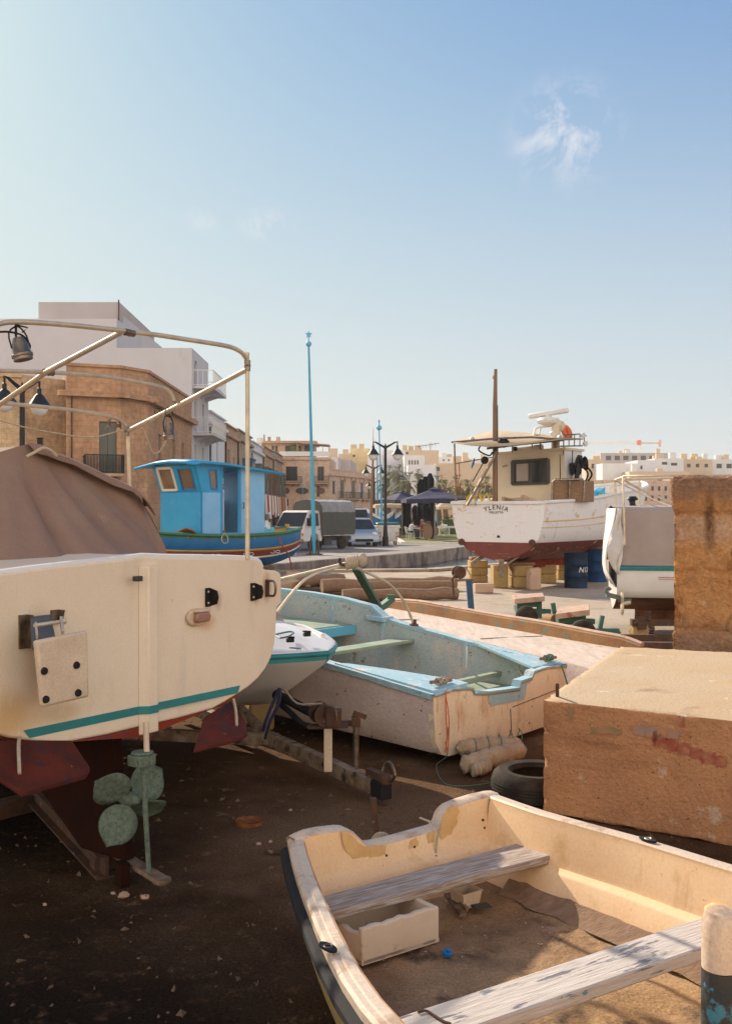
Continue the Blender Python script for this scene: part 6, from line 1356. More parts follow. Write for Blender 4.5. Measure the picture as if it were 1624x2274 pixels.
# rudder post, bronze collar, shoe, keel
O2 = .2
K2 = lambda u, v, o=.25: onplane(u, v, C + no * o, no)
part('rudder_stock', 'gel2', big, lambda m: m.cyl(K2(324, 1604, .09), K2(326, 1672, .12), .014, 10))
part('rudder_collar', 'bronze', big, lambda m: (m.box(K2(315, 1687, .1), (.105, .09, .055), math.atan2(.816, .578)), m.lathe(K2(316, 1674, .1), [(.055, 0), (.055, .012), (.02, .014)], 16)), bevel=.006)
part('rudder_post', 'bronze', big, lambda m: m.tube([K2(319, 1695, .1), K2(323, 1800, .11), K2(331, 1936, .12)], [.016, .013, .012], 10))
sh0, sh1 = atz(262, 1895, .1), atz(360, 1955, .07)
part('shaft_shoe', 'galv', big, lambda m: (m.bar(sh0 + (sh0 - sh1) * .3, sh1, .075, .022), m.lathe(sh1, [(0, -.011), (.045, -.011), (.045, .011), (0, .011)], 16)), bevel=.004)
def keel(m):
    a, b_ = K2(285, 1655, -.12), K2(262, 1870, -.1)
    z0, z1 = .84, .14
    q = C + d_ * -.0
    m.prism([q + no * -s_ + up * z_ + d_ * -.03 for s_, z_ in ((.2, z0), (.17, .5), (.1, .2), (.1, z1), (.45, z1), (.8, .4), (1.2, .6), (1.9, z0))], d_ * .06)
part('keel', 'keelp', big, keel, bevel=.01)
hub = K2(279, 1771, -.02)
pr = part('propeller', 'bronze', big, lambda m: (m.lathe(hub, [(.0, -.02), (.032, -.02), (.036, .02), (.028, .07), (.012, .1), (0, .105)], 16, no), m.cyl(hub - no * .12, hub, .018, 10)))
def blade(m, ang, L_=.215, w=.105, pitch=.5):
    rad = d_ * math.cos(ang) + up * math.sin(ang); tg = (d_ * -math.sin(ang) + up * math.cos(ang)); rows = []
    for i in range(15):
        t = i / 14; r_ = .025 + L_ * t; ww = w * max(.22 * (1 - t) + .02, math.sqrt(max(0, 1 - ((t - .57) / .435) ** 2)))
        pa_ = pitch * (1 - .45 * t); cd = tg * math.cos(pa_) + no * math.sin(pa_)
        rows.append([hub + no * .02 + rad * (r_ - (.0 + abs(j) ** 2 * .02)) + cd * (ww * j) + no * (.01 * j * j) for j in (-1, -.6, 0, .6, 1)])
    m.grid(rows)
for ang, pt in ((R(148), -.75), (R(236), .8), (R(24), -.5), (R(-30), 1.45)):
    part('blade', 'bronze', pr, lambda m: blade(m, ang, .22, .094, pt), solid=.003)
# cradle beams under the boat
cr = thing('boat_cradle', 'dark rusty steel cradle beams on the ground under the large cream boat', 'cradle', atz(200, 1850))
g1_, g2_ = atz(75, 1755, .12), atz(238, 1925, .06)
part('beam', 'rust', cr, lambda m: (m.bar(g1_ + (g1_ - g2_) * 1.2, g2_, .02, .12), m.bar(g1_ + (g1_ - g2_) * 1.2 + up * .06, g2_ + up * .06, .11, .012), m.bar(g1_ + (g1_ - g2_) * 1.2 - up * .055, g2_ - up * .055, .11, .012)))
for q_ in ((atz(238, 1905, .06), (.16, .1, .09), .5), (atz(268, 1875, .05), (.12, .12, .1), .5), (atz(30, 1790, .05) , (.5, .12, .1), .9)): part('cross_beam', 'rust', cr, lambda m: m.box(*q_), bevel=.006)
part('support_block', 'keelp', cr, lambda m: m.box(C + no * -.16 + up * .06, (.055, .08, .12), .6), bevel=.006)
part('far_leg', 'rust', cr, lambda m: (m.bar(P_(-1.1, .9, -.6), P_(-1.2, 0, -.6), .08, .08), m.bar(P_(-.6, .8, -1.2), P_(-.6, 0, -1.2), .08, .08), m.bar(P_(.7, .85, -1.2), P_(.7, 0, -1.2), .08, .08)))
# stainless canopy frame
fr_ = part('canopy_frame', 'steel', big, lambda m: None if False else m.tube(smoothpts([T(-40, 1300), T(-38, 900), T(-34, 770), T(-24, 735), T(-4, 720), T(30, 715), T(90, 717), T(185, 725), T(275, 735), T(350, 744)], 6) + smoothpts([T(420, 755), T(500, 768), T(530, 779), T(545, 795), T(549, 822), T(549.5, 1242)], 6), .0125, 12))
Q0 = T(546, 822)                       # brace start on the near bow
ax_ = -no
def br_pt(p, u):                        # along the boat axis from p until seen at u
    k = (u - CX) / F; s_ = (k * p.y - p.x) / (ax_.x - k * ax_.y); return p + ax_ * s_
b1 = br_pt(Q0, 375); b1.z = at(0, 912, b1.y).z; b2 = br_pt(Q0, 283); b2.z = at(0, 958, b2.y).z
L0 = T(272, 737); l1 = br_pt(L0, 106); l1.z = at(0, 825, l1.y).z; l2 = br_pt(L0, -2); l2.z = at(0, 900, l2.y).z
l3 = l2 + (l2 - l1) * .5
part('brace', 'steel', fr_, lambda m: m.tube([Q0.lerp(b1, k / 6) for k in range(6)] + [b1.lerp(b2, k / 6) for k in range(7)], .0135, 16))
part('brace', 'steel', fr_, lambda m: m.tube([L0.lerp(l1, k / 6) for k in range(6)] + [l1.lerp(l2, k / 6) for k in range(6)] + [l2, l3], .0135, 16))
def bow(m, p, u_corner, pts, foot=None):
    m.tube(smoothpts([onplane(u, v, p, no) for u, v in pts], 6), .0115, 10)
part('middle_bow', 'steel', fr_, lambda m: bow(m, b1, 0, [(-60, 822), (106, 827), (230, 836), (330, 853), (368, 864), (383, 880), (388, 905)]))
part('rear_bow', 'steel', fr_, lambda m: bow(m, b2, 0, [(-40, 893), (60, 900), (170, 912), (248, 926), (272, 938), (283, 958), (286, 1010), (288, 1078), (289, 1120)]))
for p, dd in ((T(287, 739), d_), (T(549, 812), up), (onplane(108, 827, b1, no), d_), (onplane(385, 902, b1, no), up), (onplane(281, 957, b2, no), up)):
    part('tube_clamp', 'steeld', fr_, lambda m: (m.cyl(p - dd * .03, p + dd * .03, .0175, 12), m.ball(p, .02, 8)))
# cockpit spotlights
def spot(label, c, dn, r=.042):
    t_ = part('spotlight', 'steeld', big, lambda m: (m.lathe(c, [(0, .0), (r * .55, .005), (r * .8, .03), (r, .075), (r * 1.12, .08), (r * 1.12, .09), (r, .092), (r, .105), (0, .1)], 18, dn)))
    part('lamp_bracket', 'blackmetal', t_, lambda m: m.tube(smoothpts([c + d_ * r * 1.1 + Vector(dn) * .06, c + d_ * r * 1.1 + up * .01, c + up * .045, c - d_ * r * 1.1 + up * .01, c - d_ * r * 1.1 + Vector(dn) * .06], 3), .004, 5))
    return t_
s1 = spot('', T(40, 748), Vector((.25, 0, -1)).normalized())
part('lamp_cable', 'black', s1, lambda m: (m.tube(smoothpts([T(-10, 738), T(20, 737), T(50, 745), T(66, 765), T(66, 775)], 5), .005, 6), m.tube([T(36, 712), T(36, 748)], .006, 6), m.tube([T(50, 738), T(62, 728), T(38, 722)], .004, 6)))
s2 = spot('', b1 + Vector((-.005, 0, -.07)), Vector((.1, 0, -1)).normalized(), .034)
part('lamp_cable', 'ropew', s2, lambda m: m.tube(smoothpts([onplane(375, 958, b1, no), onplane(366, 985, b1, no), onplane(350, 1006, b1, no), onplane(338, 1002, b1, no), onplane(328, 975, b1, no), onplane(316, 950, b1, no)], 6), .0045, 6))
part('cable_tie', 'black', s2, lambda m: (m.tube([b1 + d_ * .03 * math.cos(a) + up * (.028 * math.sin(a) - .01) for a in [k * .6 for k in range(12)]], .003, 5), m.tube([b1 + ax_ * .1 + up * .0 + d_ * .02 * math.cos(a) + up * .02 * math.sin(a) for a in [k * .6 for k in range(11)]], .002, 5)))
s3 = part('spotlight', 'steeld', big, lambda m: (m.box(onplane(252, 945, b2, no), (.075, .03, .02), .9), m.tube(smoothpts([onplane(u, v, b2, no) for u, v in ((232, 958), (240, 938), (246, 932))], 3), .006, 6), m.tube(smoothpts([onplane(u, v, b2, no) for u, v in ((262, 930), (268, 942), (268, 952))], 3), .006, 6)))
part('lamp_cable', 'ropew', s3, lambda m: m.tube(smoothpts([onplane(u, v, b2, no) for u, v in ((280, 956), (262, 958), (240, 964), (215, 970), (180, 970), (142, 965), (60, 950), (-30, 925))], 5), .004, 6))
# brown cover over the cockpit
def tp(t, z, s): return C + d_ * t + ax_ * s + up * z
cvr = thing('cockpit_cover', 'tent shaped brown canvas cover over the cockpit of the large cream boat', 'boat cover', tp(0, 1.6, 1.5))
def cover(m):
    rows = []
    prof = [(-1.1, 1.6), (-1.02, 1.72), (-.9, 1.9), (-.78, 2.03), (-.4, 2.15), (-.06, 2.26), (0, 2.275), (.06, 2.265), (.3, 2.19), (.5, 2.12), (.72, 2.04), (.82, 1.98), (.93, 1.83), (1.02, 1.7), (1.06, 1.605)]
    for s in (.94, 1.4, 2.0, 2.8, 3.8, 4.4):
        rows.append([tp(t, z + (.04 * math.sin(s * 5 + t * 3) if abs(t) < 1 else 0) * .3 - .05 * (s - .94) * max(0, (z - 1.6)), s) for t, z in prof])
    m.grid(rows)
    # aft panel from the hoop down to the transom coaming, with radiating folds
    rows = []; n_ = 60
    for i in range(15):
        k = i / 14; r_ = []
        for j in range(n_ + 1):
            t = -1.06 + 2.12 * j / n_; zt_ = lerp(prof, t)
            base_t = -1.04 + 2.08 * j / n_; s = .94 * (1 - k) + (.9 - .72 * (1 - t * t)) * k; z = zt_ * (1 - k) + 1.5 * k
            s += .10 * math.sin(k * math.pi) * (1 - abs(t)); z -= .03 * math.sin(k * math.pi)
            ang = math.atan2(t + .02, .25 + k); f_ = .085 * (abs(math.sin(ang * 6.5 + .4)) ** .5 - .6) * k * (1.15 - k) * 2.4 + .02 * math.sin(ang * 31 + 1) * k * (1 - k) * 2 + .02 * noise.noise(Vector((t * 3, k * 3, 0))) * min(1, k * 3) * (1 - k)
            tt = t * (1 - k) + base_t * k
            r_.append(tp(tt, z, s) + (no * .8 + up * .6) * f_ * max(0, 1 - abs(t) ** 3))
        rows.append(r_)
    m.grid(rows)
part('canvas', 'canvas', cvr, cover, smooth=60)
ridge = [(-.02, 2.275), (.06, 2.268), (.14, 2.235), (.24, 2.21), (.38, 2.165), (.52, 2.115), (.66, 2.07), (.76, 2.03), (.82, 1.985), (.85, 1.93)]
part('canvas_flap', 'canvas', cvr, lambda m: m.grid([[tp(t, z + .008, .93), tp(t, z + .004, .9), tp(t + .004, z - .05 - .008 * math.sin(k * 1.7), .84)] for k, (t, z) in enumerate([Vector(p).to_tuple() for p in [(a, b) for a, b in ridge]])]), solid=.006, fixn=False)
part('flap_lining', 'canvas_edge', cvr, lambda m: m.tube(smoothpts([tp(-.09, 2.2, .82), tp(-.05, 2.225, .80), tp(-.0, 2.25, .80), tp(.05, 2.24, .80), tp(.09, 2.21, .80)], 4), .008, 6))

# ================================================================ small white motorboat behind it, bow to the right
mo = thing('motorboat', 'small white motorboat with teal band whose bow shows right of the large boat', 'boat', (-1.6, 7.9, 0))
tipz = .93; tip = at(727, 1448, 7.0); ma = Vector((-.82, .57, 0)); ml = Vector((.57, .82, 0))
bm_ = lambda s: .84 * min(1, (1 - math.exp(-max(0, s) * 2.7)) * 1.04)
def ms(s, kind):
    b = bm_(s) ; q = tip + ma * s; q.z = 0; k = min(1, s / 1.6)
    if kind == 'deck': return [(w, zz) for w, zz in ((-1, .93), (-.93, .965), (-.7, .99 + .03 * k), (-.35, 1.05 + .05 * k), (0, 1.07 + .06 * k), (.35, 1.05 + .05 * k), (.7, .99 + .03 * k), (.93, .965), (1, .93))]
    return [(-1, .93), (-1.0, .865), (-.93, .82), (-.8 + .1 * k, .68 - .1 * k), (-.5, .56 - .16 * k), (0, .50 - .22 * k), (.5, .56 - .16 * k), (.8 - .1 * k, .68 - .1 * k), (.93, .82), (1.0, .865), (1, .93)]
ss = [0, .03, .08, .16, .28, .45, .7, 1.0, 1.5, 2.2, 3.2, 4.2]
def mrow(s, kind):
    q = tip + ma * s; q.z = 0; b = bm_(s); r_ = []
    for w, z in ms(s, kind):
        hullk = max(0, (.85 - z)) if kind != 'deck' else 0
        zz = z
        if kind == 'deck': zz = .93 + (z - .93) * min(1, s / .5 + .02)
        r_.append(q + ma * (hullk * 1.5 * max(0, 1 - s / 2)) + ml * (w * max(b, .004)) + up * zz)
    return r_
part('hull', ['gelwhite', 'teal'], mo, lambda m: m.grid([mrow(s, 'h') for s in ss], mats=[1, 0, 0, 0, 0, 0, 0, 0, 0, 1]))
part('foredeck', 'gelwhite', mo, lambda m: m.grid([mrow(s, 'deck') for s in ss]))
part('rub_rail', 'teal', mo, lambda m: m.tube([r_[0] - up * .02 for r_ in [mrow(s, 'deck') for s in ss]][::-1] + [r_[-1] - up * .02 for r_ in [mrow(s, 'deck') for s in ss]], .016, 8))
part('deck_ridge', 'gelwhite', mo, lambda m: (m.tube([mrow(s, 'deck')[2] + up * .008 for s in (.3, .6, 1, 1.5)], .02, 8), m.tube([mrow(s, 'deck')[6] + up * .008 for s in (.3, .6, 1, 1.5)], .02, 8)))
def sun_block_cover(m):
    rows_ = []
    for s_, ha, hb in ((1.05, 1.02, 1.02), (1.25, 1.47, 1.47), (1.5, 1.75, 1.45), (1.85, 2.1, 1.45), (2.6, 2.1, 1.6), (3.0, 2.1, 2.1), (4.2, 2.0, 2.0)):
        q = tip + ma * s_; q.z = 0
        rows_.append([q + ml * (w * .84) + up * z for w, z in ((-1, .95), (-.96, min(ha, 1.2)), (-.86, ha), (0, hb + .03), (.75, hb), (.93, min(hb, 1.2)), (1, .95))])
    m.grid(rows_); m.poly(rows_[0]); m.poly(rows_[-1])
part('boat_cover', 'canvasw', mo, sun_block_cover)  # raised cover added out of view to keep sun streaks off the ground
def ondeck(u, v): return at(u, v, 7.15)
for u, v in ((644, 1423), (681, 1410)):
    c = atz(u, v + 3, 1.02); part('cleat', 'blackmetal', mo, lambda m: (m.box(c + up * .015, (.05, .03, .03), .5), m.bar(c + up * .035 - ma * .035, c + up * .035 + ma * .035, .014, .012)), bevel=.003)
c = atz(655, 1441, .99); part('registration_plate', 'frame_dk', mo, lambda m: (m.box(c + up * .006, (.075, .035, .005), -.55),))
part('deck_line', 'greenpaint', mo, lambda m: m.tube(smoothpts([atz(u, v, 1.04) + up * .01 for u, v in ((612, 1412), (640, 1406), (652, 1408), (640, 1416), (622, 1420), (612, 1414))], 4), .006, 6))
# trailer carrying it
tr = thing('boat_trailer', 'rusty cream boat trailer with hand winch and coupling in front of the old blue boat', 'trailer', atz(700, 1760))
e0, e1 = atz(856, 1757, .1), atz(632, 1655, .14); bd = (e1 - e0).normalized()
part('drawbar', 'galv', tr, lambda m: (m.bar(e0, e1 + bd * .25, .075, .1),), bevel=.006)
part('drawbar_end', 'black', tr, lambda m: m.bar(e0 - bd * .01, e0 + bd * .12, .085, .112), bevel=.008)
e2 = e1 + bd * .2
part('frame_arm', 'galv', tr, lambda m: (m.bar(e2, e2 + Vector((-1.3, .25, 0)), .07, .09), m.bar(e2, e2 + Vector((-1.0, 1.4, .02)), .07, .09), m.bar(e2, e2 + Vector((-.6, .9, .3)), .06, .06)), bevel=.006)
wp = atz(728, 1712, .16); wpz = at(728, 1605, wp.y).z
part('winch_post', 'gel2', tr, lambda m: m.bar(wp, Vector((wp.x, wp.y, wpz)), .055, .055), bevel=.004)
wc = Vector((wp.x - .04, wp.y, at(0, 1585, wp.y).z))
w_ = part('winch', 'rust', tr, lambda m: (m.lathe(wc, [(0, -.07), (.075, -.07), (.075, -.06), (.04, -.055), (.04, .055), (.075, .06), (.075, .07), (0, .07)], 20, (.35, -.94, 0)), m.box(wc + Vector((.08, -.02, -.02)), (.1, .12, .1)), m.bar(wc + Vector((-.1, 0, -.085)), wc + Vector((.17, .02, -.085)), .1, .014)))
part('winch_handle', 'steeld', w_, lambda m: (m.tube(smoothpts([wc + Vector((.02, -.1, .0)), wc + Vector((.04, -.12, .08)), wc + Vector((.09, -.12, .06)), wc + Vector((.1, -.12, -.02))], 3), .009, 6)))
part('bow_snubber_arm', 'black', tr, lambda m: (m.tube(smoothpts([at(612, 1542, wp.y + .35), at(650, 1560, wp.y + .2), at(700, 1585, wp.y + .05), wc + Vector((.0, 0, .04))], 5), .035, 8), m.tube(smoothpts([at(618, 1600 - 40, wp.y + .3), at(640, 1578, wp.y + .2), at(680, 1612, wp.y + .05), wc + Vector((.02, 0, -.08))], 5), .02, 8)))
jp = atz(790, 1722, .1); jz = at(790, 1612, jp.y).z
part('jockey_post', 'steeld', tr, lambda m: m.cyl(jp, Vector((jp.x, jp.y, jz)), .021, 12))
part('post_clamp', 'rust', tr, lambda m: (m.box((jp.x, jp.y, jz + .03), (.06, .05, .07)), m.bar(Vector((jp.x - .22, jp.y + .03, jz + .01)), Vector((jp.x + .02, jp.y, jz + .02)), .035, .035), m.bar(Vector((jp.x - .02, jp.y, jz + .09)), Vector((jp.x + .07, jp.y, jz + .06)), .03, .03)))
hc = e0 + up * .08
part('coupling', 'rust', tr, lambda m: (m.bar(hc + bd * .2, hc - bd * .02, .05, .05), m.lathe(hc - bd * .0, [(0, -.03), (.035, -.03), (.04, 0), (.03, .03), (0, .035)], 12)))
part('coupling_handle', 'steeld', tr, lambda m: m.tube(smoothpts([hc + up * .05 + Vector((-.02, 0, 0)), hc + up * .1, hc + up * .11 - bd * .06, hc + up * .05 - bd * .1, hc - bd * .06], 3), .011, 8))
tag(part('blue_strap', 'navy', None, lambda m: (m.tube(smoothpts([at(620, 1528, 6.9), at(606, 1560, 6.9), at(590, 1600, 6.9), at(584, 1622, 6.95)], 4), .012, 6), m.tube(smoothpts([at(622, 1528, 6.9), at(618, 1565, 6.88), at(600, 1600, 6.9), at(588, 1640, 6.95)], 4), .012, 6))), 'dark blue straps from the motorboat bow down to the trailer', 'strap')
tag(part('winch_rope', 'ropew', None, lambda m: m.tube(smoothpts([at(585, 1640, 7.0), at(610, 1560, 7.0), at(628, 1530, 7.0), at(660, 1562, 6.8), wc + Vector((0, 0, .07))], 4), .007, 6)), 'pale rope running from the motorboat bow eye to the winch', 'rope')
tag(part('jerrycan', 'sandstone', None, lambda m: m.box(at(576, 1580, 8.4), (.22, .18, .3), .4), bevel=.03), 'yellow canister standing under the motorboat', 'canister')
tag(part('yellow_block', 'yellow', None, lambda m: m.box(atz(575, 1600, .06), (.14, .12, .12), .3), bevel=.02), 'small yellow chock in the shade under the motorboat', 'chock')

# ================================================================ old open boat, sky blue inside
ob = thing('open_boat', 'old wooden open boat, flaking cream transom, pinkish sides and sky blue rim', 'boat', (1.126, 8.087, 0))
OA = Vector((-.7587, .6515, 0)); OL = Vector((.6515, .7587, 0)); OO = Vector((1.126, 8.087, 0))
zsh = lambda s: lerp([(0, .55), (1.1, .685), (1.75, .78), (1.98, .83), (2.15, .94), (2.6, 1.02), (3.2, 1.07), (4.3, 1.16)], s)
bsh = lambda s: lerp([(0, .97), (.8, .965), (1.4, .97), (2.2, .93), (2.8, .84), (3.4, .62), (3.9, .32), (4.25, .03)], s)
zkl = lambda s: lerp([(0, .07), (2.5, .15), (3.6, .4), (4.25, 1.0)], s)
OP = lambda s, w, z: OO + OA * s + OL * w + up * z
OS = sorted([0, .3, .6, .9, 1.2, 1.5, 1.75, 1.98, 2.15, 2.5, 2.9, 3.3, 3.7, 4.0, 4.25] + [.15, .45, .75, 1.05, 1.35, 1.62, 1.87, 2.3])
def osec(s):
    b, z1, z0 = bsh(s), zsh(s), zkl(s); r_ = []
    for w, k in ((-1, 1), (-1.0, .8), (-.985, .5), (-.96, .25), (-.9, .06), (-.8, .0), (0, -.02), (.8, .0), (.9, .06), (.96, .25), (.985, .5), (1.0, .8), (1, 1)):
        r_.append(OP(s, w * b, z0 + (z1 - z0) * k))
    return r_
part('outer_planking', 'pinkhull', ob, lambda m: m.grid([osec(s) for s in OS]))
rimw = .075
def isec(s):
    b, z1, z0 = max(.02, bsh(s) - rimw), zsh(s), zkl(s) + .13
    return [OP(s, w * b, z) for w, z in ((-1, z1), (-.98, z1 - .1), (-.95, (z0 + z1) / 2), (-.9, z0), (0, z0 - .02), (.9, z0), (.95, (z0 + z1) / 2), (.98, z1 - .1), (1, z1))]
part('inner_planking', 'innerblue', ob, lambda m: m.grid([isec(s) for s in [.05] + OS[1:-1]]))
def rim(m):
    for sg in (-1, 1):
        rows = []
        for s in OS:
            b = bsh(s); j = .012 * noise.noise(Vector((s * 4, sg, 0)))
            rows.append([OP(s, sg * (b + .018), zsh(s) - .03 + j), OP(s, sg * (b + .02), zsh(s) + .012), OP(s, sg * (b - rimw - .01), zsh(s) + .014 + j), OP(s, sg * (b - rimw - .008), zsh(s) - .02)])
        m.grid(rows)
part('gunwale', 'skyblue', ob, rim)
# transom with dipped blue notch
top_ = [(961.5, 1545), (1003, 1531), (1040, 1527.5), (1048, 1530), (1051, 1540), (1084, 1537), (1150, 1528), (1153, 1513), (1177, 1505), (1182, 1492), (1195, 1487.5), (1213, 1482), (1254.8, 1478.5)]
tw = [((onplane(u, v, OO, OA) - OO).dot(OL), onplane(u, v, OO, OA).z) for u, v in top_]
tout = [(-.97, tw[0][1])] + tw[1:-1] + [(.97, tw[-1][1]), (.965, .4), (.94, .2), (.87, .1), (.78, .07), (0, .055), (-.78, .07), (-.87, .1), (-.94, .2), (-.965, .4)]
part('transom', 'cream', ob, lambda m: m.prism([OP(-.0, w, z) for w, z in tout], OA * .05), bevel=.004)
part('transom_cap', 'skyblue', ob, lambda m: m.grid([[OP(-.012, w, z - (.02 if 4 < i < 10 else .012)), OP(-.014, w, z + .008), OP(.07, w, z + .008), OP(.07, w, z - .03)] for i, (w, z) in enumerate(tw)]), solid=.004)
part('notch_paint', 'skyblue', ob, lambda m: m.poly([onplane(u, v, OO - OA * .004, OA) for u, v in ((1083, 1538), (1084, 1560), (1090, 1567), (1118, 1563), (1160, 1554), (1166, 1545), (1168, 1524), (1176, 1506), (1154, 1514), (1151, 1529), (1110, 1535))]), fixn=False)
part('transom_crack', 'shade', ob, lambda m: (m.bar(OP(-.002, .1, .31), OP(-.002, .9, .36), .005, .004, OA), m.bar(OP(-.002, .07, .3), OP(-.002, .085, .08), .006, .004, OA)))
for pts_ in ([OP(.02, -.95, .563), OP(.02, -.5, .563), OP(.12, -.5, .575), OP(.5, -.62, .61), OP(.72, -.72, .635), OP(.95, -.84, .66), OP(1.0, -.95, .672)], [OP(.05, .9, .563), OP(.05, .5, .563), OP(.3, .6, .595), OP(.9, .85, .67)]):
    part('corner_deck', 'skyblue', ob, lambda m: m.prism(pts_, up * .02))
part('floorboards', 'benchgreen', ob, lambda m: (m.prism([OP(.06, -.8, .3), OP(.06, .8, .3), OP(.75, .85, .33), OP(.75, -.8, .33)], up * .02)))
part('bottom_dirt', 'mud', ob, lambda m: m.grid([[OP(s, w * bsh(s) * .88, zkl(s) + .135 + .01 * math.sin(s * 7 + w * 5)) for w in (-1, -.5, 0, .5, 1)] for s in (.7, 1.1, 1.5, 1.9, 2.3, 2.8, 3.2)]))
def board(u, v, z): return atz(u, v, z)
part('stern_bench', 'benchgreen', ob, lambda m: m.bar(OP(.62, -.85, .43), OP(.62, .86, .43), .07, .035), bevel=.004)
th_ = [OP(1.62, -.93, .66), OP(1.62, .93, .66)]
part('thwart', 'benchgreen', ob, lambda m: m.bar(OP(1.7, -.9, .64), OP(1.7, .9, .64), .2, .03), bevel=.004)
part('thwart_post', 'skyblue', ob, lambda m: m.bar(OP(1.75, -.35, .62), OP(1.75, -.35, .2), .07, .07))
part('bow_platform', 'benchgreen', ob, lambda m: m.prism([OP(2.35, -.75, .74), OP(2.35, .78, .74), OP(3.3, .5, .8), OP(3.7, .2, .83), OP(3.7, -.2, .83), OP(3.3, -.5, .8)], up * .02), bevel=.003)
part('platform_edge', 'lightblue', ob, lambda m: m.bar(OP(2.32, -.77, .705), OP(2.32, .8, .705), .03, .09))
for s in (1.0, 1.98, 2.6):
    for sg in (-1, 1): part('frame_rib', 'skyblue', ob, lambda m: m.bar(OP(s, sg * (bsh(s) - .1), .25), OP(s, sg * (bsh(s) - .085), zsh(s) - .02), .035, .05))
part('step_block', 'skyblue', ob, lambda m: (m.prism([OP(1.95, .97, .80), OP(1.95, .8, .80), OP(2.18, .8, .81), OP(2.18, .97, .81)], up * .05)), bevel=.006)
part('inner_pipe', 'white', ob, lambda m: m.tube([OP(.98, .86, .64), OP(.98, .85, .3)], .012, 6))
part('stern_pipe', 'steel', ob, lambda m: m.tube([OP(.32, .72, .5), OP(.1, .55, .4)], .014, 8))
for k, (s, w, ln) in enumerate(((.05, -.74, .22), (.05, .84, .22))):
    a = OP(.1, w, .62); 
    tag(part('wooden_toggle', 'timber', None, lambda m: m.cyl(a - OL * .13 + up * .005, a + OL * .13 - up * .01, .014, 8)), ['short stick tied with rope on the near stern corner of the old open boat', 'short stick tied with green twine on the far stern corner of the old open boat'][k], 'stick')
    tag(part('tied_rope', ['ropew', 'ropeg'][k], None, lambda m: m.tube([a + OL * (.05 * math.sin(q * .37)) + OA * .03 * math.cos(q * 1.3) + up * .028 * math.sin(q * 1.3) for q in range(60)], .005, 5)), ['tangle of pale twine round the stick on the near stern corner', 'green twine wound round the stick on the far stern corner'][k], 'rope')
tag(part('orange_twine', 'ropeo', None, lambda m: (m.tube(smoothpts([OP(-.03, -.86, .58), OP(-.04, -.87, .4), OP(-.035, -.85, .25), OP(-.035, -.87, .12)], 5), .005, 5), m.tube(smoothpts([OP(-.03, -.86, .55), OP(-.04, -.83, .35), OP(-.035, -.84, .14), OP(-.035, -.87, .2)], 5), .004, 5))), 'orange twine hanging down the near transom corner of the old open boat', 'twine')
tag(part('green_twine', 'ropeg', None, lambda m: m.tube(smoothpts([OP(-.03, .84, .57), OP(-.05, .88, .45), OP(-.04, .93, .38)], 4) , .007, 5)), 'green twine hanging at the far transom corner of the old open boat', 'twine')
tag(part('ground_line', 'ropeg', None, lambda m: m.tube(smoothpts([OP(-.03, -.83, .3), OP(-.03, -.84, .1), atz(968, 1700, .01), atz(985, 1738, .006), atz(1030, 1745, .006), atz(1090, 1738, .006), atz(1120, 1730, .006)], 5), .0035, 5)), 'thin green line trailing from the transom over the soil', 'line')
# bow hoop with wrapped boom
hp = thing('hoop', 'thin bent metal hoop arching over the old open boat', 'hoop', OP(2.1, 0, .9))
Hr = OP(1.66, .93, .78); Hl = OP(1.9, -.93, .82)
apx = at(777, 1257, (Hr.y + Hl.y) / 2)
part('hoop_tube', 'steel', hp, lambda m: m.tube(smoothpts([Hl, Hl.lerp(apx, .45) + up * .19, Hl.lerp(apx, .8) + up * .1, apx, apx.lerp(Hr, .3) + up * .1, apx.lerp(Hr, .62) + up * .18, apx.lerp(Hr, .86) + up * .13, Hr], 6), .013, 8))
part('hoop_foot', 'rust', hp, lambda m: m.lathe(Hr, [(.045, 0), (.045, .015), (.025, .02), (.025, .06)], 12))
bp = thing('boom', 'pale metal boom with thick rope wrapping at its end resting on the hoop', 'boom', apx)
be = at(804, 1243, apx.y - .1)
part('boom_tube', 'steel', bp, lambda m: m.tube([at(560, 1302, apx.y + .6), at(700, 1269, apx.y + .1), be], .02, 8))
part('rope_wrap', 'ropew', bp, lambda m: [m.tube([at(770 + k * 5.5, 1251 - k * 1.2, apx.y - .08) + Vector((0, math.cos(a) * .045, math.sin(a) * .045 + .0)) for a in [j * .5 for j in range(13)]], .017, 6) for k in range(5)] + [m.ball(be, .06, 12, (.8, 1, 1.1))])
part('shackle', 'rust', bp, lambda m: m.tube([at(762 + 9 * math.cos(a), 1246 + 8 * math.sin(a), apx.y - .1) for a in [k * .5 for k in range(9)]], .014, 6))
tag(part('green_strut', 'greenpaint', None, lambda m: (m.bar(at(790, 1262, 12.2), at(842, 1352, 13.2), .1, .05), m.bar(at(842, 1350, 13.2), at(866, 1332, 13.3), .1, .07), m.box(at(868, 1328, 13.3), (.1, .08, .09)))), 'dark green angled strut standing behind the hoop', 'strut')

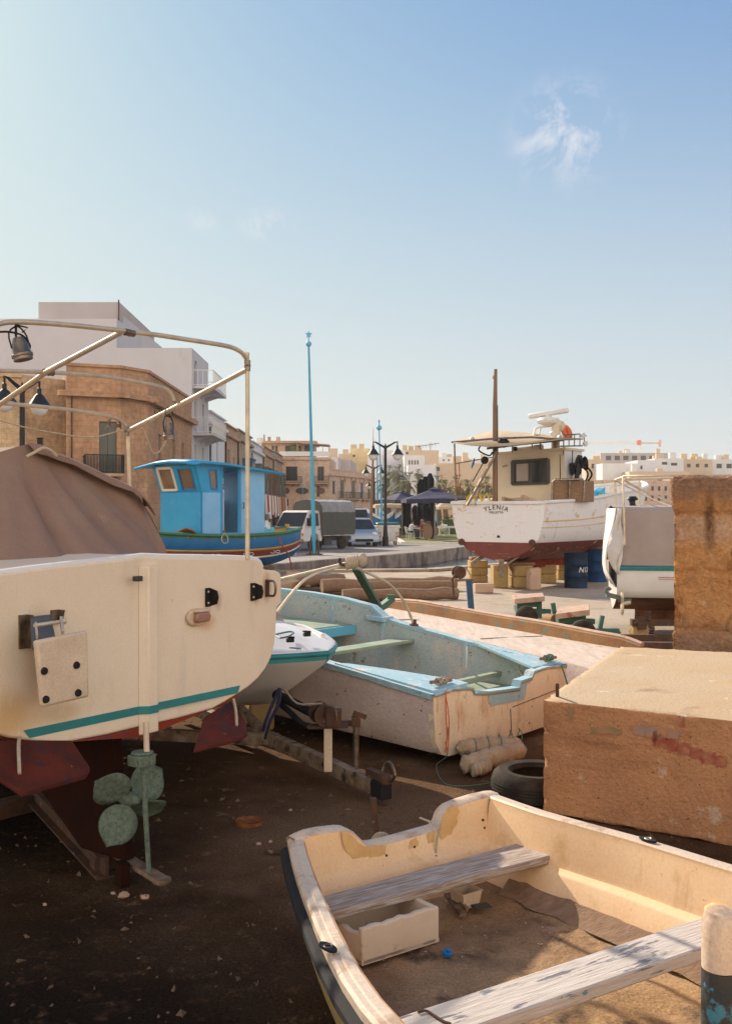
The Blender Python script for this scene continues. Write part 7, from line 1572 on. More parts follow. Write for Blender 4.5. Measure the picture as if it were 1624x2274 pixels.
# bundle, tyre, disc, stake
def bundle(m):
    for k, (u0, v0, u1, v1, r_) in enumerate(((1020, 1700, 1168, 1664, .085), (1012, 1680, 1160, 1652, .075), (1045, 1712, 1090, 1698, .06))):
        a, b = atz(u0, v0, r_ * .9), atz(u1, v1, r_ * .95); a.z += (.06 if k == 1 else 0); n_ = 16; rows = []
        for i in range(n_ + 1):
            t = i / n_; c = a.lerp(b, t); q = r_ * (.75 + .25 * math.sin(math.pi * t)) * (1 + .1 * math.sin(i * 2.4))
            if i in (0, n_): q = .01
            rows.append([c + Vector((-.25 * math.cos(w) * q, math.cos(w) * q, math.sin(w) * q * .9)) * (1 + .12 * noise.noise(Vector((i * .5, w, k)))) for w in [j * math.pi / 7 for j in range(15)]])
        m.grid(rows)
bu = thing('sail_bundle', 'dirty cream cloth bundle tied with twine wedged under the old open boat', 'bundle', atz(1100, 1690))
part('cloth_roll', mat('dirty_cream_cloth', (.5, .4, .26), .95, c2=(.36, .27, .17), s=7, bump=.8, bs=20, bd=.03), bu, bundle)
part('twine', 'ropeg', bu, lambda m: [m.tube([atz(u + 4 * math.sin(a), v, .0) + Vector((.01 * math.sin(a * 3), math.cos(a) * .1, .085 + math.sin(a) * .095)) for a in [k * .45 for k in range(15)]], .004, 5) for u, v in ((1050, 1692), (1078, 1686), (1105, 1680), (1130, 1672), (1150, 1668))])
ty = thing('tyre', 'old car tyre lying flat between the concrete block and the old open boat', 'tyre', atz(1172, 1745))
tc_ = Vector((1.09, 6.82, 0))
tc_ = atz(1190, 1738, .09); tc_.z = 0
part('casing', 'tyre', ty, lambda m: m.lathe(tc_, [(.165, .03), (.19, .005), (.25, .0), (.285, .02), (.3, .06), (.3, .12), (.285, .16), (.25, .185), (.19, .18), (.165, .155), (.18, .14), (.23, .13), (.24, .09), (.23, .05), (.18, .04), (.165, .03)], 40))
part('tread_groove', 'black', ty, lambda m: [m.tube([tc_ + Vector((math.cos(a) * .3005, math.sin(a) * .3005, z)) for a in [k * math.pi / 24 for k in range(48)]], .004, 5, closed=True) for z in (.07, .09, .11)])
part('wood_scrap', 'driftwood', ty, lambda m: m.box(tc_ + Vector((.02, -.06, .05)), (.14, .05, .03), .5))
dc = atz(553, 1828)
dk = thing('rusty_disc', 'rusty metal disc lying on the dark soil', 'disc', dc)
part('plate', mat('orange_rust_plate', (.3, .11, .035), .9, c2=(.12, .045, .02), s=30, spec=.1), dk, lambda m: m.lathe(dc, [(0, .006), (.06, .006), (.075, .012), (.085, .02), (.088, .0)], 32))
tag(part('iron_chip', 'rust', None, lambda m: m.box(atz(580, 1706) + up * .008, (.045, .03, .016), .3)), 'small dark iron scrap on the soil near the trailer', 'scrap')
tag(part('rusty_hook', 'rust', None, lambda m: m.tube([atz(590, 1895) + up * .015, atz(600, 1898) + up * .012, atz(628, 1900) + up * .02], .014, 6)), 'rusty hook on the soil touching the dinghy', 'hook')
st = thing('iron_stake', 'rusty stake standing behind the dinghy transom with rope at its foot', 'stake', at(838, 1870, 4.75))
sb_ = atz(846, 1900); sb_ = at(846, 1890, 4.75); sb_.z = 0
part('rod', 'rust', st, lambda m: m.cyl(sb_, at(828, 1772, 4.75), .016, 10))
part('rope_knot', 'ropew', st, lambda m: [m.tube([at(846 + (14 + 3 * k) * math.cos(a), 1858 + k * 3 + 7 * math.sin(a), 4.72 + .03 * math.sin(a)) for a in [j * .5 for j in range(14)]], .009, 6) for k in range(3)])

# ================================================================ long decked boat with ochre gunwale
lb = thing('flat_decked_boat', 'long decked wooden boat with pale boards and flaking ochre gunwale on its far side', 'boat', (1.2, 12.5, 0))
DZ = .5
A1, A2, A3, A4 = atz(862, 1350, DZ), atz(1000, 1374, DZ), atz(1315, 1430, DZ), atz(1420, 1446, DZ)
B4, B3, B1 = atz(1310, 1484, DZ), atz(1262, 1472, DZ), atz(845, 1362, DZ)
Bm = atz(960, 1400, DZ)
far_ = [A1, A1.lerp(A2, .5) + Vector((.03, .03, 0)), A2, A2.lerp(A3, .35), A2.lerp(A3, .7), A3, A4]
near_ = [B1, B1.lerp(Bm, .5), Bm, Bm.lerp(B4, .35), Bm.lerp(B4, .7), B4 + (B4 - Bm) * -.02, B4]
part('deck_boards', 'deck', lb, lambda m: m.grid([[n_ , n_.lerp(f_, .5) + up * .015, f_] for n_, f_ in zip(near_, far_)]), fixn=False)
part('hull_side', 'pinkhull', lb, lambda m: (m.grid([[n_, n_ - up * .1 , Vector((n_.x + .05, n_.y + .05, .04))] for n_ in near_]), m.grid([[f_, Vector((f_.x - .05, f_.y - .05, .04))] for f_ in far_]), m.quad(near_[-1], far_[-1], far_[-1] - up * .46, near_[-1] - up * .46)))
part('deck_seam', 'shade', lb, lambda m: m.bar(near_[3].lerp(far_[3], .1) + up * .012, far_[4].lerp(near_[4], .1) + up * .012, .012, .006))
tp_ = [at(884, 1334, A1.y), at(930, 1338, A1.lerp(A2, .5).y), at(999, 1351, A2.y), at(1105, 1368, near_[0].y * 0 + A2.lerp(A3, .35).y), at(1205, 1385.5, A2.lerp(A3, .7).y), at(1320, 1407, A3.y), at(1385, 1418, A3.lerp(A4, .6).y), at(1421, 1434, A4.y)]
lo_ = [A1, A1.lerp(A2, .5), A2, A2.lerp(A3, .35), A2.lerp(A3, .7), A3, A3.lerp(A4, .6), A4]
thk = Vector((.07, .1, 0))
part('ochre_gunwale', 'ochre', lb, lambda m: m.grid([[a - up * .02, Vector((a.x, a.y, b.z)), Vector((a.x, a.y, b.z)) + thk, a + thk - up * .02] for a, b in zip(lo_, tp_)]), bevel=.008)
part('gunwale_cap', 'plank', lb, lambda m: m.tube(smoothpts([Vector((a.x + .035, a.y + .05, b.z + .005)) for a, b in zip(lo_, tp_)], 3), .03, 6))
# timbers and winch stand behind
for i, (u0, v0, u1, v1, r_, lab) in enumerate(((714, 1292, 1010, 1290, .17, 'thick brown log lying across behind the hoop'), (760, 1312, 1015, 1312, .13, 'second log in front of the thick one, partly hidden by the hoop'), (640, 1283, 760, 1280, .14, 'short dark timber at the left behind the boom'))):
    a, b = atz(u0, v0 + 10, r_), atz(u1, v1 + 6, r_)
    tag(part('log', 'timber', None, lambda m: m.tube([a.lerp(b, k / 8) + up * (r_ * 0 + .02 * math.sin(k * 2)) for k in range(9)], [r_ * (1 + .06 * math.sin(k * 3)) for k in range(9)], 12)), lab, 'log', 'logs along the water edge')
for i, (u, v, s_) in enumerate(((652, 1296, .3), (668, 1303, .22), (640, 1306, .25))):
    mb = MB(); mb.ball(atz(u, v) + up * s_ * .4, s_, 10, (1, .8, .7))
    for q in mb.v: q += Vector([rr.uniform(-.05, .05) for _ in range(3)])
    tag(mb.build('rubble_stone', 'sandstone2', smooth=60), ['largest rubble stone beside the logs', 'small rubble stone nearest the hoop', 'rubble stone half hidden by the large boat corner'][i], 'stone', 'rubble by the water edge')
wst = thing('winch_stand', 'dark blue post with hand winch and crank standing on the concrete', 'winch', atz(1045, 1366))
Yw_ = 17.5
part('post', 'bluepost', wst, lambda m: m.bar(Vector((at(1047, 0, Yw_).x, Yw_, 0)), at(1040, 1288, Yw_), .13, .1), bevel=.006)
part('arm', 'ochre', wst, lambda m: m.bar(at(1008, 1289, Yw_), at(1052, 1287, Yw_), .07, .04))
wh = at(1018, 1271, Yw_)
part('winch_drum', 'rust', wst, lambda m: m.lathe(wh, [(0, -.07), (.11, -.07), (.11, -.055), (.06, -.05), (.06, .05), (.11, .055), (.11, .07), (0, .07)], 24, (.3, -1, 0)))
part('crank', 'rust', wst, lambda m: (m.bar(at(1010, 1276, Yw_ - .1), at(1001, 1288, Yw_ - .12), .04, .03), m.bar(at(1004, 1286, Yw_ - .12), at(1006, 1318, Yw_ - .12), .025, .03), m.cyl(at(1006, 1312, Yw_ - .12), at(1006, 1326, Yw_ - .12), .022, 8)))
part('strap', 'ropew', wst, lambda m: m.tube(smoothpts([wh + up * .11, at(1032, 1263, Yw_), at(1042, 1273, Yw_), at(1045, 1288, Yw_)], 4), .012, 5))
tag(part('thin_rope', 'ropew', None, lambda m: m.tube([at(806, 1291, 19), at(1000, 1290, 18)], .012, 5)), 'taut pale rope stretched to the winch stand', 'rope')
# launching trolleys
def pos(u, v, Y): return at(u, v, Y)
def trolley(label, Y, legs, padq, tyre_, group='green launching trolleys', padm='plank'):
    th = thing('launching_trolley', label, 'trolley', (at(legs[0][0], 0, Y).x, Y, 0), 0, group)
    for (u, vt, vb, yy) in legs: part('leg', 'greenpaint', th, lambda m: m.bar(at(u, vt, yy), Vector((at(u, 0, yy).x, yy, .02)), .08, .08))
    part('crossbar', 'greenpaint', th, lambda m: (m.bar(at(legs[0][0], legs[0][1] + 5, legs[0][3]), at(legs[1][0], legs[1][1] + 5, legs[1][3]), .07, .1), m.bar(Vector((at(legs[0][0] - 5, 0, Y).x, Y, .16)), Vector((at(legs[1][0] + 25, 0, Y).x, Y, .14)), .12, .08), m.bar(Vector((at(legs[0][0], 0, Y).x, Y, .12)), Vector((at(legs[0][0], 0, Y).x + .1, Y + 1.0, .12)), .08, .08)))
    part('support_pad', padm, th, lambda m: m.prism([at(*p) for p in padq], (0, 0, -.09)), bevel=.012)
    c = at(*tyre_); 
    t = part('wheel', 'tyre', th, lambda m: m.lathe(Vector((c.x, c.y, .18)), [(.08, -.08), (.15, -.09), (.18, -.05), (.18, .05), (.15, .09), (.08, .08), (.08, -.08)], 28, (.1, 1, 0)))
    part('hub', 'greenpaint', t, lambda m: m.lathe(Vector((c.x, c.y, .18)), [(0, -.06), (.08, -.05), (.08, .05), (0, .06)], 16, (.1, 1, 0)))
    return th
t1 = trolley('green launching trolley with red-edged plank pad, the left one', 17.7, [(1151, 1338, 1372, 17.7), (1196, 1336, 1368, 17.7)], [(1141, 1330, 17.4), (1208, 1324, 17.4), (1204, 1316, 18.1), (1136, 1320, 18.1)], (1168, 1362, 16.4))
t2 = trolley('green launching trolley with red-edged plank pad, the right one', 16.1, [(1243, 1366, 1400, 16.1), (1293, 1362, 1395, 16.1)], [(1232, 1363, 15.8), (1308, 1354, 15.8), (1307, 1341, 16.5), (1240, 1348, 16.5)], (1293, 1392, 14.3))
tag(part('green_bar', 'greenpaint', None, lambda m: m.bar(at(1226, 1339, 16.9), at(1231, 1369, 16.9), .07, .07)), 'upright green bar between the two launching trolleys', 'bar', 'green bars of the trolleys')
th = thing('green_channel', 'dark green steel channel with upright bar right of the trolleys', 'channel', at(1345, 1400, 15.2))
part('channel', 'greenpaint', th, lambda m: (m.box(at(1346, 1402, 15.2), (.36, .1, .09), .1), m.box(at(1346, 1402, 15.3), (.3, .4, .02), .1)))
part('upright', 'greenpaint', th, lambda m: m.bar(at(1330, 1398, 15.2), at(1336, 1367, 15.2), .07, .06))
tag(part('roller', 'ochre', None, lambda m: m.cyl(at(1212, 1374, 16.9), at(1232, 1376, 16.6), .09, 16)), 'rusty cylindrical roller lying between the trolleys', 'roller')
tag(part('lug_board', 'greenpaint', None, lambda m: m.box(at(1262, 1380, 16.4), (.3, .5, .05), .1)), 'flat green plate lying under the right trolley', 'plate')

# ================================================================ concrete block and ruined wall
def rough(o_, amp, sc_, cuts, seed=0, keep=None, sub=0):
    """subdivide and erode a mesh with noise"""
    bm = bmesh.new(); bm.from_mesh(o_.data)
    bmesh.ops.subdivide_edges(bm, edges=bm.edges, cuts=cuts, use_grid_fill=True)
    bm.normal_update()
    for v in bm.verts:
        n_ = noise.fractal(v.co * sc_ + Vector((seed, seed, seed)), 1.0, 2.0, 4)
        edge = sum(1 for e in v.link_edges if len(e.link_faces) == 2 and e.calc_face_angle(0) > .5)
        v.co += v.normal * (n_ * amp - (amp * 1.4 * abs(noise.noise(v.co * sc_ * 2.3)) if edge else 0))
    bm.to_mesh(o_.data); bm.free()
Bz = .72
q1, q2, q3, q4 = atz(1203, 1553, Bz), atz(1640, 1601, Bz), atz(1660, 1449, Bz), atz(1375, 1434, Bz)
q2b, q3b = q1 + (q2 - q1) * 1.9, q4 + (q3 - q4) * 2.2
cbk = thing('concrete_block', 'large concrete block with faded graffiti and sunlit top at the right', 'block', q1)
o = part('block_body', ['block', 'blocktop'], cbk, lambda m: m.prism([Vector((p.x, p.y, 0)) for p in (q1, q2b, q3b, q4)], up * Bz), smooth=50)
bm = bmesh.new(); bm.from_mesh(o.data)
bmesh.ops.subdivide_edges(bm, edges=bm.edges, cuts=40, use_grid_fill=True)
bm.normal_update()
for f in bm.faces: f.material_index = 1 if f.normal.z > .7 else 0
for v in bm.verts:
    nrs = [f.normal.z for f in v.link_faces]; edge = max(nrs) > .7 and min(nrs) < .3
    corner = any(abs(f.normal.dot(g.normal)) < .6 for f in v.link_faces for g in v.link_faces)
    n_ = noise.fractal(v.co * 9, 1, 2, 5)
    if corner: v.co -= v.normal * (.007 + .03 * max(0, n_))
    else: v.co += v.normal * .004 * n_
bm.to_mesh(o.data); bm.free(); o.data.set_sharp_from_angle(angle=R(60))
part('steel_pin', 'rust', cbk, lambda m: m.tube([atz(1236, 1552, Bz - .02), atz(1236, 1552, Bz) + up * .09], .012, 10))
fd_ = (q2 - q1).normalized(); fn_ = Vector((fd_.y, -fd_.x, 0))
def onf(u, v): return onplane(u, v, q1 + fn_ * .006, fn_)
gp = mat('faded_red_graffiti', (.3, .06, .035), .95, c2=(.4, .17, .09), s=16, lo=.4, hi=.6)
gb = mat('faded_blue_grey_graffiti', (.3, .2, .17), .95, c2=(.42, .2, .105), s=12, lo=.4, hi=.6)
gg = mat('faded_green_graffiti', (.2, .17, .07), .95, c2=(.38, .19, .1), s=7, lo=.4, hi=.6)
def jag(pts, a):
    o = []
    for p, q in zip(pts, pts[1:] + pts[:1]):
        for k in range(4): o.append((p[0] + (q[0] - p[0]) * k / 4 + rr.uniform(-a, a), p[1] + (q[1] - p[1]) * k / 4 + rr.uniform(-a, a)))
    return o
def sm(m, u, v, w, h, sk=0):
    pts = jag([(u - w + rr.uniform(-2, 2), v - h), (u, v - h + rr.uniform(-2, 2)), (u + w, v - h + sk), (u + w + rr.uniform(-2, 2), v + sk), (u + w * .8, v + h + sk), (u, v + h + rr.uniform(-2, 2)), (u - w, v + h), (u - w - 1, v)], 2.2)
    m.poly([onf(*p) for p in pts])
for q_ in [(1464 + k * 27, 1644 + k * 9.5, 14 - (k % 2) * 2, 13, 3) for k in range(6)] + [(1512, 1604, 7, 9), (1452, 1636, 5, 12)]: part('graffiti_mark', gp, cbk, lambda m: sm(m, *q_), fixn=False, smooth=0)
for k in range(4): part('graffiti_mark', gb, cbk, lambda m: sm(m, 1418 + k * 25, 1622 + k * 3, 13, 11, 2), fixn=False, smooth=0)
for q_ in ((1266, 1585, 5, 16), (1345, 1622, 34, 7, 3)): part('graffiti_mark', gg, cbk, lambda m: sm(m, *q_), fixn=False, smooth=0)
wl2 = thing('ruined_wall', 'tall eroded orange limestone wall standing at the right edge', 'wall', at(1500, 1450, 9.5))
wa = at(1488, 1060, 9.6); wb_ = at(1660, 1050, 9.2)
wdir = Vector((wb_.x - wa.x, wb_.y - wa.y, 0)).normalized()
wz = wa.z
def wallm(m):
    a = Vector((wa.x, wa.y, 0)); L_ = 2.6; n_ = Vector((-wdir.y, wdir.x, 0))
    nx, nz_, ny = 120, 110, 24
    def P3(i, j, k): return a + wdir * (L_ * i / nx) + n_ * (.62 * k / ny) + up * (wz * j / nz_)
    m.grid([[P3(i, j, 0) for i in range(nx + 1)] for j in range(nz_ + 1)])
    m.grid([[P3(0, j, k) for k in range(ny + 1)] for j in range(nz_ + 1)])
    m.grid([[P3(i, nz_, k) for i in range(nx + 1)] for k in range(ny + 1)])
    m.grid([[P3(nx, j, k) for k in range(ny + 1)] for j in range(nz_ + 1)])
    m.grid([[P3(i, j, ny) for i in range(nx + 1)] for j in range(nz_ + 1)])
o = part('masonry', 'wall', wl2, wallm, smooth=60)
bm = bmesh.new(); bm.from_mesh(o.data); bm.normal_update()
off = wl2.location
for v in bm.verts:
    w = v.co + off
    n_ = noise.fractal(w * 3.2, .9, 2.1, 6); n2 = noise.fractal(w * 14, 1, 2, 4)
    zc_ = w.z; groove = 0
    for gz, am in ((1.88, .03), (1.33, .015), (.78, .02)):
        gz2 = gz + .025 * noise.noise(Vector((w.x * 3, 0, gz * 9))); groove += am * 1.1 * math.exp(-((zc_ - gz2) / .022) ** 2)
    corner = any(abs(f.normal.dot(g.normal)) < .5 for f in v.link_faces for g in v.link_faces)
    n0 = noise.fractal(w * 1.3 + Vector((5, 5, 5)), 1, 2, 3)
    v.co += v.normal * (.045 * n0 + .03 * n_ + .01 * n2 - groove - .09 * max(0, n_ - .35)) - (v.normal * (.012 + .05 * abs(n_)) if corner else Vector((0, 0, 0)))
bm.to_mesh(o.data); bm.free()
# ================================================================ cream dinghy in the foreground
dg = thing('dinghy', 'cream fibreglass dinghy with two weathered plank seats in the foreground', 'dinghy', atz(1150, 2050))
GZ = .62
gr = [atz(u, v, GZ) for u, v in ((1088, 1759), (1140, 1777), (1191, 1795.5), (1300, 1826), (1409, 1855), (1515, 1887), (1624, 1920))]
gl = [atz(u, v, GZ) for u, v in ((640.5, 1861), (652, 1915), (670, 1970), (710, 2070), (751, 2157), (829, 2273))]
DO = (gr[0] + gl[0]) / 2; DO.z = 0
DL = (gr[0] - gl[0]); DL.z = 0; DL.normalize(); DA = Vector((DL.y, -DL.x, 0))
tr_ = [((p - DO).dot(DA), (p - DO).dot(DL)) for p in gr]; tl_ = [((p - DO).dot(DA), (p - DO).dot(DL)) for p in gl]
er, el_ = tr_[-1], tl_[-1]
tr_ += [(1.75, .62), (2.2, .48), (2.6, .2), (2.9, -.2), (3.0, -.42)]
tl_ += [(1.75, -1.17), (2.2, -1.13), (2.6, -.98), (2.9, -.7), (3.0, -.42)]
DP = lambda s, w, z: DO + DA * s + DL * w + up * z
wR = lambda s: lerp(tr_, s); wL = lambda s: lerp(tl_, s)
zg = lambda s: GZ + .0 * s + .05 * max(0, s - 1.6)
DS = [0, .04, .1, .2, .35, .5, .65, .8, .95, 1.1, 1.25, 1.4, 1.6, 1.8, 2.0, 2.3, 2.6, 2.8, 2.94, 3.0]
RW = .066
def hw(s): return wL(s), wR(s)
def dout(s):
    a, b = hw(s); c = (a + b) / 2; h_ = (b - a) / 2; k = max(0, (s - 2) / 1.0); zb = .06 + .3 * k ** 2
    r_ = []
    for w, z in ((-1, GZ - .03), (-.99, GZ - .1), (-.95, .42), (-.86, .22), (-.7, .1), (0, .06), (.7, .1), (.86, .22), (.95, .42), (.99, GZ - .1), (1, GZ - .03)):
        r_.append(DP(s, c + w * h_, zb + (z - .06) * (zg(s) - zb) / (GZ - .06)))
    return r_
part('outer_hull', 'dout', dg, lambda m: m.grid([dout(s) for s in DS]))
FZ = .30
def din(s):
    a, b = hw(s); c = (a + b) / 2; h_ = max(.01, (b - a) / 2 - RW); z1 = zg(s); k = max(0, (s - 2.2) / .8)
    # from the rim down: wall, shelf, lower wall, floor
    L1 = [(-1, z1), (-1.0, z1 - .008), (-.985, z1 - .03), (-.95, .455), (-.942, .44), (-.90, .43), (-.885, .42), (-.80, FZ - .02)]
    return [DP(s, c + w * h_, max(z, .0) + .1 * k) for w, z in L1] + [DP(s, c, FZ - .02 + .1 * k)] + [DP(s, c + -w * h_, z + .1 * k) for w, z in L1[::-1]]
DI = [.07] + [s for s in DS if s > .08 and s < 2.9]
part('inner_liner', 'dcream', dg, lambda m: m.grid([din(s) for s in DI]), smooth=45)
def rimm(m):
    for sg in (0, 1):
        rows = []
        for s in DS:
            w = hw(s)[sg]; q = 1 if sg else -1; z = zg(s); iw = w - q * RW
            if s > 2.9: iw = w * .3 + iw * .7
            rows.append([DP(s, w + q * .004, z - .05), DP(s, w + q * .005, z - .008), DP(s, w - q * .005, z + .002), DP(s, w - q * RW * .35, z + .001), DP(s, w - q * RW * .42, z + .006), DP(s, iw + q * .01, z + .006), DP(s, iw, z - .004)])
        m.grid(rows)
part('rim', 'drim', dg, rimm, smooth=28)
part('rubber_fender', 'black', dg, lambda m: (m.tube([DP(s, wL(s) - .012, zg(s) - .055) for s in DS], .024, 10), m.tube([DP(s, wR(s) + .012, zg(s) - .06) for s in DS], .024, 10)))
# transom with its scooped profile
pt = [(640.5, 1861), (655, 1853), (672, 1846), (700, 1840), (740, 1835.5), (754, 1836), (770, 1845), (785, 1860), (798, 1870), (815, 1869), (850, 1862), (900, 1848), (940, 1837), (955, 1832), (963, 1822), (968, 1806), (975, 1795.5), (986, 1786), (1002, 1779), (1040, 1767), (1075, 1759.5), (1088, 1759)]
zt2 = []
for u, v in pt:
    p = onplane(u, v, DO, DA); zt2.append(((p - DO).dot(DL), p.z))
wl0, wr0 = wL(0), wR(0)
prof = [(wl0, GZ)] + [q for q in zt2[1:-1]] + [(wr0, GZ)]
bottom = [(wr0 * .99, GZ - .1), (wr0 * .95, .42), (wr0 * .86, .22), (wr0 * .7, .1), (0, .06), (wl0 * .7, .1), (wl0 * .86, .22), (wl0 * .95, .42), (wl0 * .99, GZ - .1)]
part('transom_outside', 'dout', dg, lambda m: m.poly([DP(-.012, w, z) for w, z in prof + bottom]))
def trim_(m):
    rows = []
    for i, (w, z) in enumerate(prof):
        rows.append([DP(-.016, w, z - .02), DP(-.016, w, z), DP(.0, w, z + .008), DP(.045, w, z + .008), DP(.062, w, z - .003)])
    m.grid(rows)
part('transom_rim', 'drim', dg, trim_, smooth=60)
def tin(m):
    rows = []
    for i, (w, z) in enumerate(prof):
        k = max(-.99, min(.99, w / wr0)); wi = w * (1 - RW * 0 / wr0)
        r_ = [DP(.06, w, z - .002), DP(.064, w, min(z - .01, GZ - .06))]
        for zz, ss in ((.47, .075), (.45, .085), (.435, .115), (.425, .125), (FZ - .02, .16)): r_.append(DP(ss, w * (1 - .02 * (GZ - zz) / .3) * (.93 if abs(w) > .5 else 1), min(zz, z - .02)))
        rows.append(r_)
    m.grid(rows)
part('transom_inside', 'dcream', dg, tin, smooth=45)
def tins(u, v): return onplane(u, v, DO + DA * .055, DA)
def patch(m, pts): m.poly([tins(*p) + DA * .016 for p in jag(pts, 2.0)])
for P4 in ([[(752, 1842), (768, 1848), (800, 1878), (850, 1872), (852, 1902), (822, 1918), (800, 1911), (775, 1905), (757, 1878)], [(985, 1796), (1008, 1786), (1014, 1800), (1006, 1830), (990, 1862), (975, 1876), (970, 1850), (973, 1822)], [(905, 1868), (918, 1858), (926, 1872), (920, 1880), (900, 1884)], [(942, 1850), (958, 1842), (956, 1886), (946, 1890)]]): part('filler_patch', 'dpatch', dg, lambda m: patch(m, P4), fixn=False, smooth=0)
for u, v in ((1066, 1819), (1069, 1836), (914, 1878), (852, 1897)):
    c = tins(u, v) + DA * .012; part('bolt_hole', 'shade', dg, lambda m: m.lathe(c, [(0, .006), (.006, .006), (.006, 0)], 8, DA))
part('transom_bolt', 'rust', dg, lambda m: (m.tube([tins(955, 1895) + DA * .03, tins(955, 1925) + DA * .04], .012, 8), m.ball(tins(952, 1902) + DA * .035, .022, 8)))
tag(part('transom_cord', 'ropew', None, lambda m: m.tube(smoothpts([tins(958, 1826) + DA * -.08, tins(961, 1832) + DA * .02, tins(958, 1870) + DA * .03, tins(954, 1905) + DA * .035], 4), .005, 6)), 'thin cord looped over the dinghy transom', 'cord')
# plank seats
TZ = .475
k1 = [atz(713, 1990, TZ), atz(1153, 1870, TZ), atz(1238, 1895, TZ), atz(723, 2028, TZ)]
def plank_mesh(m, pts, th__, n=14):
    a, b, c, d = pts; e_ = up * -th__
    rows = []
    for i in range(n + 1):
        t = i / n; p = a.lerp(b, t); q = d.lerp(c, t); w = .003 * noise.noise(Vector((t * 9, 1, 0)))
        rows.append([p + e_, p, p.lerp(q, .33) + up * w, p.lerp(q, .66) + up * w * .5, q, q + e_, p + e_])
    m.grid(rows); m.poly(rows[0][:-1]); m.poly(rows[-1][:-1])
def oriented_plank(name, m_, pts, th__):
    """plank with its grain along local x"""
    a, b, c, d = pts; o = bpy.data.objects.new(name, None)
    dirv = (b - a + c - d).normalized(); ang = math.atan2(dirv.y, dirv.x); ctr = (a + b + c + d) / 4
    mb = MB(); plank_mesh(mb, [Matrix.Rotation(-ang, 3, 'Z') @ (p - ctr) for p in pts], th__)
    me_o = mb.build(name, m_, None, bevel=.006)
    me_o.parent = dg; me_o.location = wmat(dg).inverted() @ ctr; me_o.rotation_euler = (0, 0, ang)
    bpy.data.objects.remove(o); return me_o
ext = .02
p1 = oriented_plank('plank_seat', 'driftwood', k1, .035); p1['label'] = 'bare grey weathered plank seat near the transom'
k2 = [atz(850, 2268, TZ), atz(1575, 2030, TZ), atz(1572, 2098, TZ), atz(960, 2310, TZ)]
p2 = oriented_plank('plank_seat', 'paintwood', k2, .045); p2['label'] = 'wide flaking white and blue plank seat in front'
def brkt(c, s=1.0):
    return part('seat_bracket', 'dcream', dg, lambda m: (m.box(c, (.07 * s, .1 * s, .05), math.atan2(DL.y, DL.x)),), bevel=.012, bseg=3)
brkt(atz(1160, 1868, TZ) + DL * .03 - up * .01, .9); brkt(atz(1236, 1897, TZ) + DL * .015 - up * .02, .9)
part('seat_filler', 'dpatch', dg, lambda m: (m.box(atz(1205, 1874, TZ) + DL * .025 + up * .006, (.03, .3, .02), math.atan2(DL.y, DL.x)), m.ball(atz(1580, 2030, TZ) + DL * .03, .05, 10, (1, 1, .6))), bevel=.006)
# cleats on the rim
for u, v in ((728, 2106), (1437, 1866)):
    c = atz(u, v, GZ + .01); b_ = part('oarlock_socket', 'black', dg, lambda m: m.prism([c + DA * (.04 * math.cos(a)) + DL * (.018 * math.sin(a)) for a in [k * math.pi / 8 for k in range(16)]], up * .008), bevel=.002)
    part('socket_hole', 'steel' if u > 1000 else 'steeld', b_, lambda m: m.lathe(c + up * .007, [(.008, 0), (.012, .003), (.016, 0)], 12))
# bilge dirt and water stains
def bilge(m):
    rows = []
    for i in range(60):
        s = .13 + i * .035; a, b = hw(s); c = (a + b) / 2; h_ = (b - a) / 2 - RW - .005; r_ = []
        for j in range(37):
            k = -1 + j / 18; w = c + k * h_ * .845
            z = FZ - .006 + .012 * noise.fractal(Vector((s * 5, w * 5, 1)), 1, 2, 4) + .03 * max(0, noise.noise(Vector((s * 2.2, w * 2.5, 7)))) * (1 if k < .7 else .3)
            r_.append(DP(s, w, z))
        rows.append(r_)
    m.grid(rows)
part('bilge_dirt', 'mud', dg, bilge, smooth=80)
def flakes(m):
    for i in range(260):
        s = rr.uniform(.2, 1.3); a, b = hw(s); w = rr.uniform(a + .2, b - .2); r_ = rr.uniform(.002, .006); p = DP(s, w, FZ + .012)
        m.add([p + Vector((rr.uniform(-1, 1) * r_, rr.uniform(-1, 1) * r_, rr.uniform(0, 1) * r_)) for _ in range(4)], [(0, 1, 2), (0, 2, 3), (0, 1, 3), (1, 2, 3)])
f_ = part('debris', mat('pale_flakes', (.45, .36, .26), .9), dg, flakes, smooth=0); f_['kind'] = 'stuff'
# rotten strip along the right side of the floor
def strip(m):
    rows = []
    for i in range(24):
        s = .3 + i * .045; a, b = hw(s); c = (a + b) / 2; h_ = (b - a) / 2 - RW; n_ = noise.noise(Vector((s * 9, 0, 3))); n2 = noise.noise(Vector((s * 14, 4, 3)))
        rows.append([DP(s, c + h_ * .845, FZ + .05 + .012 * n2), DP(s, c + h_ * .82, FZ + .055 + .015 * n2), DP(s, c + h_ * (.76 + .03 * n_), FZ + .022), DP(s, c + h_ * (.7 + .05 * n_), FZ + .004)])
    m.grid(rows)
part('rotten_ledge', 'timber', dg, strip)
